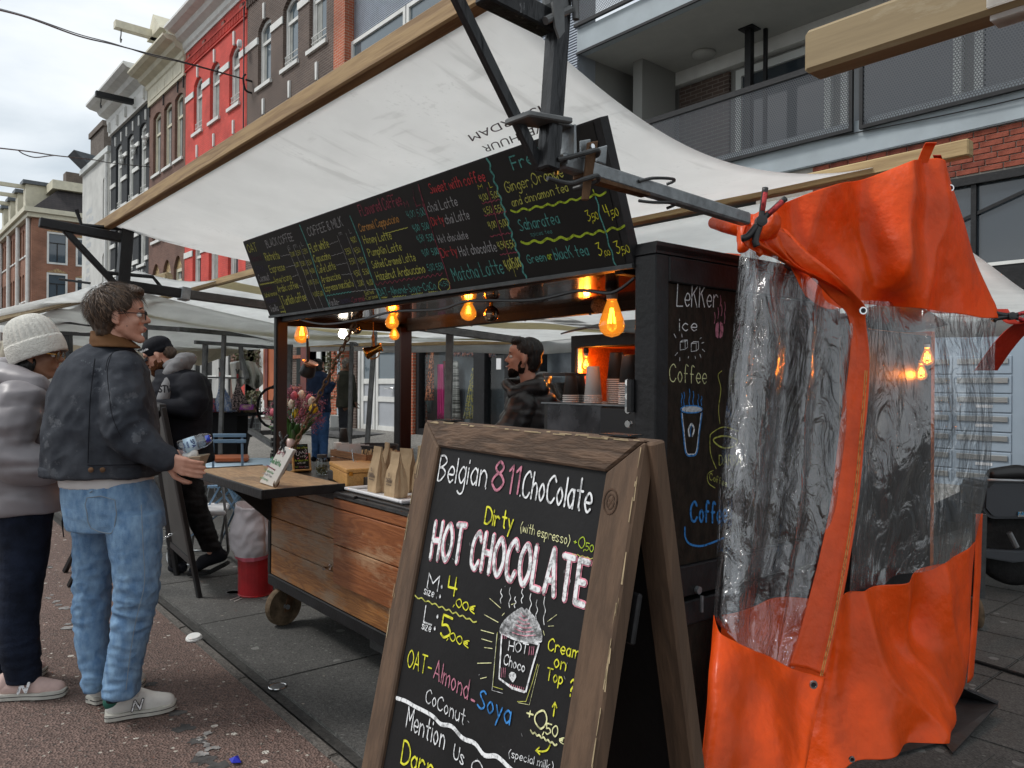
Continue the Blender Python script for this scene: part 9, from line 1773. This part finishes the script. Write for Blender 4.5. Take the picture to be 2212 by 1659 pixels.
# ---------------- bearded man in black cap
D=5.75; t=T('person','bearded man in black cap and navy coat bending over his food','person',PZ(440,1238,0)); X=lambda px,py,dd=0:PD(px,py,D+dd)
f_=(cax*-.88-fw*.12-UP*.42).normalized(); up_=(UP*.9-cax*.42).normalized(); h=head(X(343,768),f_,up_,.245,'skin_fair',mouth=1); NK=h['sh'][14]
body=h['sh']+[cap(X(390,850),X(395,1000),.09,.12)]+limb([X(415,830,-.12),X(422,885,-.16),X(335,880,-.22)],[.055,.045,.03])+limb([X(400,1020,-.03),X(428,1110,0),X(458,1190,0)],[.085,.055,.04])+limb([X(385,1020,.1),X(378,1120,.1),X(385,1225,.12)],[.085,.055,.04])+hand(X(333,880,-.22),-cax,-UP,1.,.8)
body=[q_ for q_ in body if q_ is not NK]+[cap(h['P'](-.02,0,-.05),X(384,808),.050,.055)]; bd=voxel(body,.009,4).build('body','skin_fair',t,smooth=True); facebits(h,bd,'hair_brown'); E=h['E'];P=h['P']
hairmesh(h,[E(.052,0,-.082,(.042,.052,.036)),E(.010,.045,-.062,(.036,.018,.045)),E(.010,-.045,-.062,(.036,.018,.045)),E(.088,0,-.040,(.016,.026,.008)),E(.074,0,-.106,(.026,.032,.026))],'beard_red',t,'beard',.006,.007,60); hairmesh(h,[E(-.075,0,-.01,(.045,.07,.055)),E(-.01,-.07,.005,(.03,.014,.03))],'hair_brown',t)
k=h['k']; cp_=voxel([E(-.012,0,.062,(.106,.086,.078)),E(-.02,0,.025,(.100,.084,.045))],.007,3).build('cap','coat_black',t,smooth=True)
MB().grid(lambda u,v:P(.060+.105*v*math.sin(math.pi*u)**.6,(u-.5)*.155,.022-.022*v-.02*(2*u-1)**2),14,6).build('cap_brim','coat_black',cp_,smooth=True,solid=.004)
ik=Ink(-h['s']*-1,.0); sd_=-h['s'] if (-h['s']).dot(CAM-P(0,0,0))>0 else h['s']; ik=Ink(sd_,.0); yy=.086 if sd_==h['s'] else -.086; ik.text('Amsterdam',P(.075,yy*.93,.060),h['f']*-.075,h['u']*.024,.0035,jit=0) if yy<0 else ik.text('Amsterdam',P(.085,yy*.90,.052),-h['f']*.06,h['u']*.016,.0032,jit=0); ik.build('lettering','ink_white',cp_)
voxel([loft([ring(380,800,D,40,.12),ring(392,812,D,50,.17),ring(392,840,D,62,.20),ring(392,900,D,62,.19),ring(392,960,D,64,.19),ring(394,998,D,66,.19)],24,2.2)]+limb([X(413,832,-.13),X(425,868,-.18),X(418,884,-.20),X(345,878,-.24)],[.098,.09,.075,.055]),.012,3,wrinkle(.009,3,9,5)).build('coat','coat_black',t,smooth=True)
voxel([cap(X(370,812,-.12),X(352,862,-.22),.045,.045)],.010,3).build('sweatshirt','hoodie_grey',t,smooth=True); voxel([ell(X(384,790,-.02),(.10,.10,.055)),cap(X(366,806,-.12),X(392,782,-.08),.045,.05),cap(X(392,776,-.06),X(409,776,.0),.045,.05),cap(X(409,776,.0),X(395,780,.10),.05,.045)],.010,3,wrinkle(.008,8,12)).build('hood','hoodie_grey',t,smooth=True)
ik=Ink(-fw,.0); ik.text('STV',X(343,847,-.272),cax*.085,UP*.045,.011,jit=0); ik.build('lettering','ink_black',t)
voxel([loft([ring(402,985,D,44,.14),ring(406,1042,D,30,.11),ring(423,1102,D,26,.09),ring(438,1140,D,23,.08),ring(450,1165,D,21,.07),ring(459,1190,D,20,.06)],18,2),loft([ring(388,985,D,40,.13,.08),ring(380,1120,D,22,.08,.1),ring(384,1222,D,17,.06,.12)],18,2)],.011,2,wrinkle(.010,3,22,6)).build('jeans','jeans_black',t,smooth=True)
hh=X(485,1205,0); tt=PZ(408,1236,.0); tilt_=(tt-hh)
voxel([cap(X(478,1200),X(440,1212),.048,.05),cap(X(440,1214),X(417,1231),.048,.032),cap(X(468,1185),X(470,1200),.042,.045)],.009,3).build('shoe','coat_black',t,smooth=True); MB().beam(X(492,1216),X(452,1236),.10,.03).build('shoe_sole','black_rubber',t,bevel=.008); MB().beam(X(454,1236),X(408,1238),.10,.025).build('shoe_sole','black_rubber',t,bevel=.008); voxel([cap(PZ(392,1226,.05),PZ(372,1226,.04),.045,.035)],.01,2).build('shoe','coat_black',t,smooth=True)
# ---------------- seller behind the cart
D=4.75; t=T('person','smiling bearded seller in black puffer jacket behind the cart','person',PZ(1140,1340,0)); X=lambda px,py,dd=0:PD(px,py,D+dd)
f_=(cax*-.96+fw*.10+UP*.06).normalized(); h=head(X(1131,774),f_,UP,.232,'skin_fair',mouth=1)
body=h['sh']+[cap(X(1140,885),X(1150,1060),.09,.12)]+limb([X(1150,870,-.12),X(1120,960,-.15),X(1040,965,-.15)],[.05,.045,.03])+limb([X(1150,1060,0),X(1150,1200,0),X(1150,1330,0)],[.10,.06,.04])+hand(X(1040,965,-.15),-cax,-UP,1,.6)
bd=voxel(body,.008,4).build('body','skin_fair',t,smooth=True); facebits(h,bd); E=h['E']; 
hairmesh(h,[E(-.030,0,.056,(.094,.084,.078)),E(-.060,0,.0,(.056,.074,.076)),E(.035,0,.104,(.055,.062,.030)),E(-.055,0,-.055,(.042,.060,.038)),E(.012,-.072,.025,(.022,.010,.045))],'hair_black',t); hairmesh(h,[E(.050,0,-.088,(.042,.050,.030)),E(.004,.048,-.056,(.026,.016,.046)),E(.004,-.048,-.056,(.026,.016,.046)),E(.094,0,-.041,(.010,.022,.005)),E(.070,0,-.108,(.022,.028,.018))],'beard_black',t,'beard',.005,.004,60)
MB().beam(h['P'](.104,-.016,-.058),h['P'](.104,.016,-.058),.008,.007).build('teeth','cup_white',bd)
voxel([loft([ring(1146,842,D,32,.12),ring(1150,858,D,54,.18),ring(1150,900,D,68,.2),ring(1150,960,D,72,.2),ring(1150,1060,D,70,.19)],24,2.2)]+limb([X(1130,875,-.15),X(1105,930,-.2),X(1050,960,-.18)],[.09,.085,.06]),.010,3,quilt(.010,.10,3,.8)).build('puffer_jacket','puffer_black',t,smooth=True)
voxel([cap(X(1095,828,-.05),X(1112,850,-.13),.032,.045),cap(X(1112,850,-.13),X(1165,838,-.12),.050,.06),cap(X(1165,838,-.10),X(1172,822,.06),.06,.055),cap(X(1100,832,.08),X(1160,830,.12),.04,.05)],.009,3,quilt(.006,.2,3,1.4)).build('collar','puffer_black',t,smooth=True)
# ---------------- two people farther away
def far(label,D,zg,hd,fdir,skin,hairm,coat,legs,torso,arm,legr,hm='hair'):
    X=lambda px,py,dd=0:PD(px,py,D+dd); foot_=PD(legr[0][0],840,D); t=T('person',label,'person',Vector((foot_.x,foot_.y,zg))); h=head(X(*hd),fdir,UP,.235,skin)
    ft=[Vector((PD(x,840,D+dd).x,PD(x,840,D+dd).y,zg+.05)) for x,dd in ((legr[0][0],0),(legr[1][0],.12))]
    body=h['sh']+[cap(X(torso[0][0],torso[0][1]+8),X(torso[-1][0],torso[-1][1]),.10,.11)]+limb([X(*p,-.1) for p in arm],[.045,.04,.03])+hand(X(*arm[-1],-.1),X(*arm[-1],-.1)-X(*arm[-2],-.1),UP,1,.5)
    for f0,(x,y) in zip(ft,legr): body+=limb([X(x,torso[-1][1]-8),X(x,y),f0],[.08,.055,.04])
    bd=voxel(body,.010,3).build('body',skin,t,smooth=True); facebits(h,bd); E=h['E']; hairmesh(h,[E(-.028,0,.048,(.086,.080,.076)),E(-.056,0,-.004,(.048,.070,.060))]+([E(-.02,0,-.03,(.08,.085,.10)),E(-.03,0,.07,(.08,.08,.06))] if hm=='hood' else []),hairm,t,vox=.008)
    voxel([loft([ring(x,y,D,w,dh) for x,y,w,dh in torso],20,2.2)]+limb([X(*p,-.1) for p in arm[:-1]]+[X(*[a*.85+b*.15 for a,b in zip(arm[-1],arm[-2])],-.1)],[.075,.068,.05][:len(arm)]),.012,3,wrinkle(.008,3,9,len(label))).build('coat',coat,t,smooth=True)
    tr=[]; 
    for f0,(x,y) in zip(ft,legr): tr+=limb([X(x,torso[-1][1]-12),X(x,y),f0+UP*.04],[.10,.075,.06])
    voxel(tr,.012,3,wrinkle(.006,4,18,1)).build('trousers',legs,t,smooth=True)
    for f0 in ft: voxel([cap(f0-fdir*.05,f0+fdir*.16-UP*.012,.045,.035)],.010,2).build('shoe','coat_black',t,smooth=True)
far('grey haired man in olive jacket waiting near the white garage door',13.4,.12,(752,789),(cax*.95+fw*.15).normalized(),'skin_brown','hair_grey','coat_olive','trousers_grey',[(744,801,7,.09),(746,808,17,.15),(748,830,20,.17),(748,855,20,.17),(748,880,22,.17)],[(757,815),(762,845),(767,866)],[(752,930),(742,932)])
far('person in dark blue coat and jeans reaching out an arm by the red door',12.2,.20,(689,792),(cax*.4+fw*.9).normalized(),'skin_fair','hair_black','coat_blue','jeans_blue',[(690,802,8,.09),(688,812,24,.16),(688,840,26,.17),(688,865,24,.17),(690,890,25,.17)],[(700,822),(708,842),(721,828)],[(700,935),(683,930)],'hood')
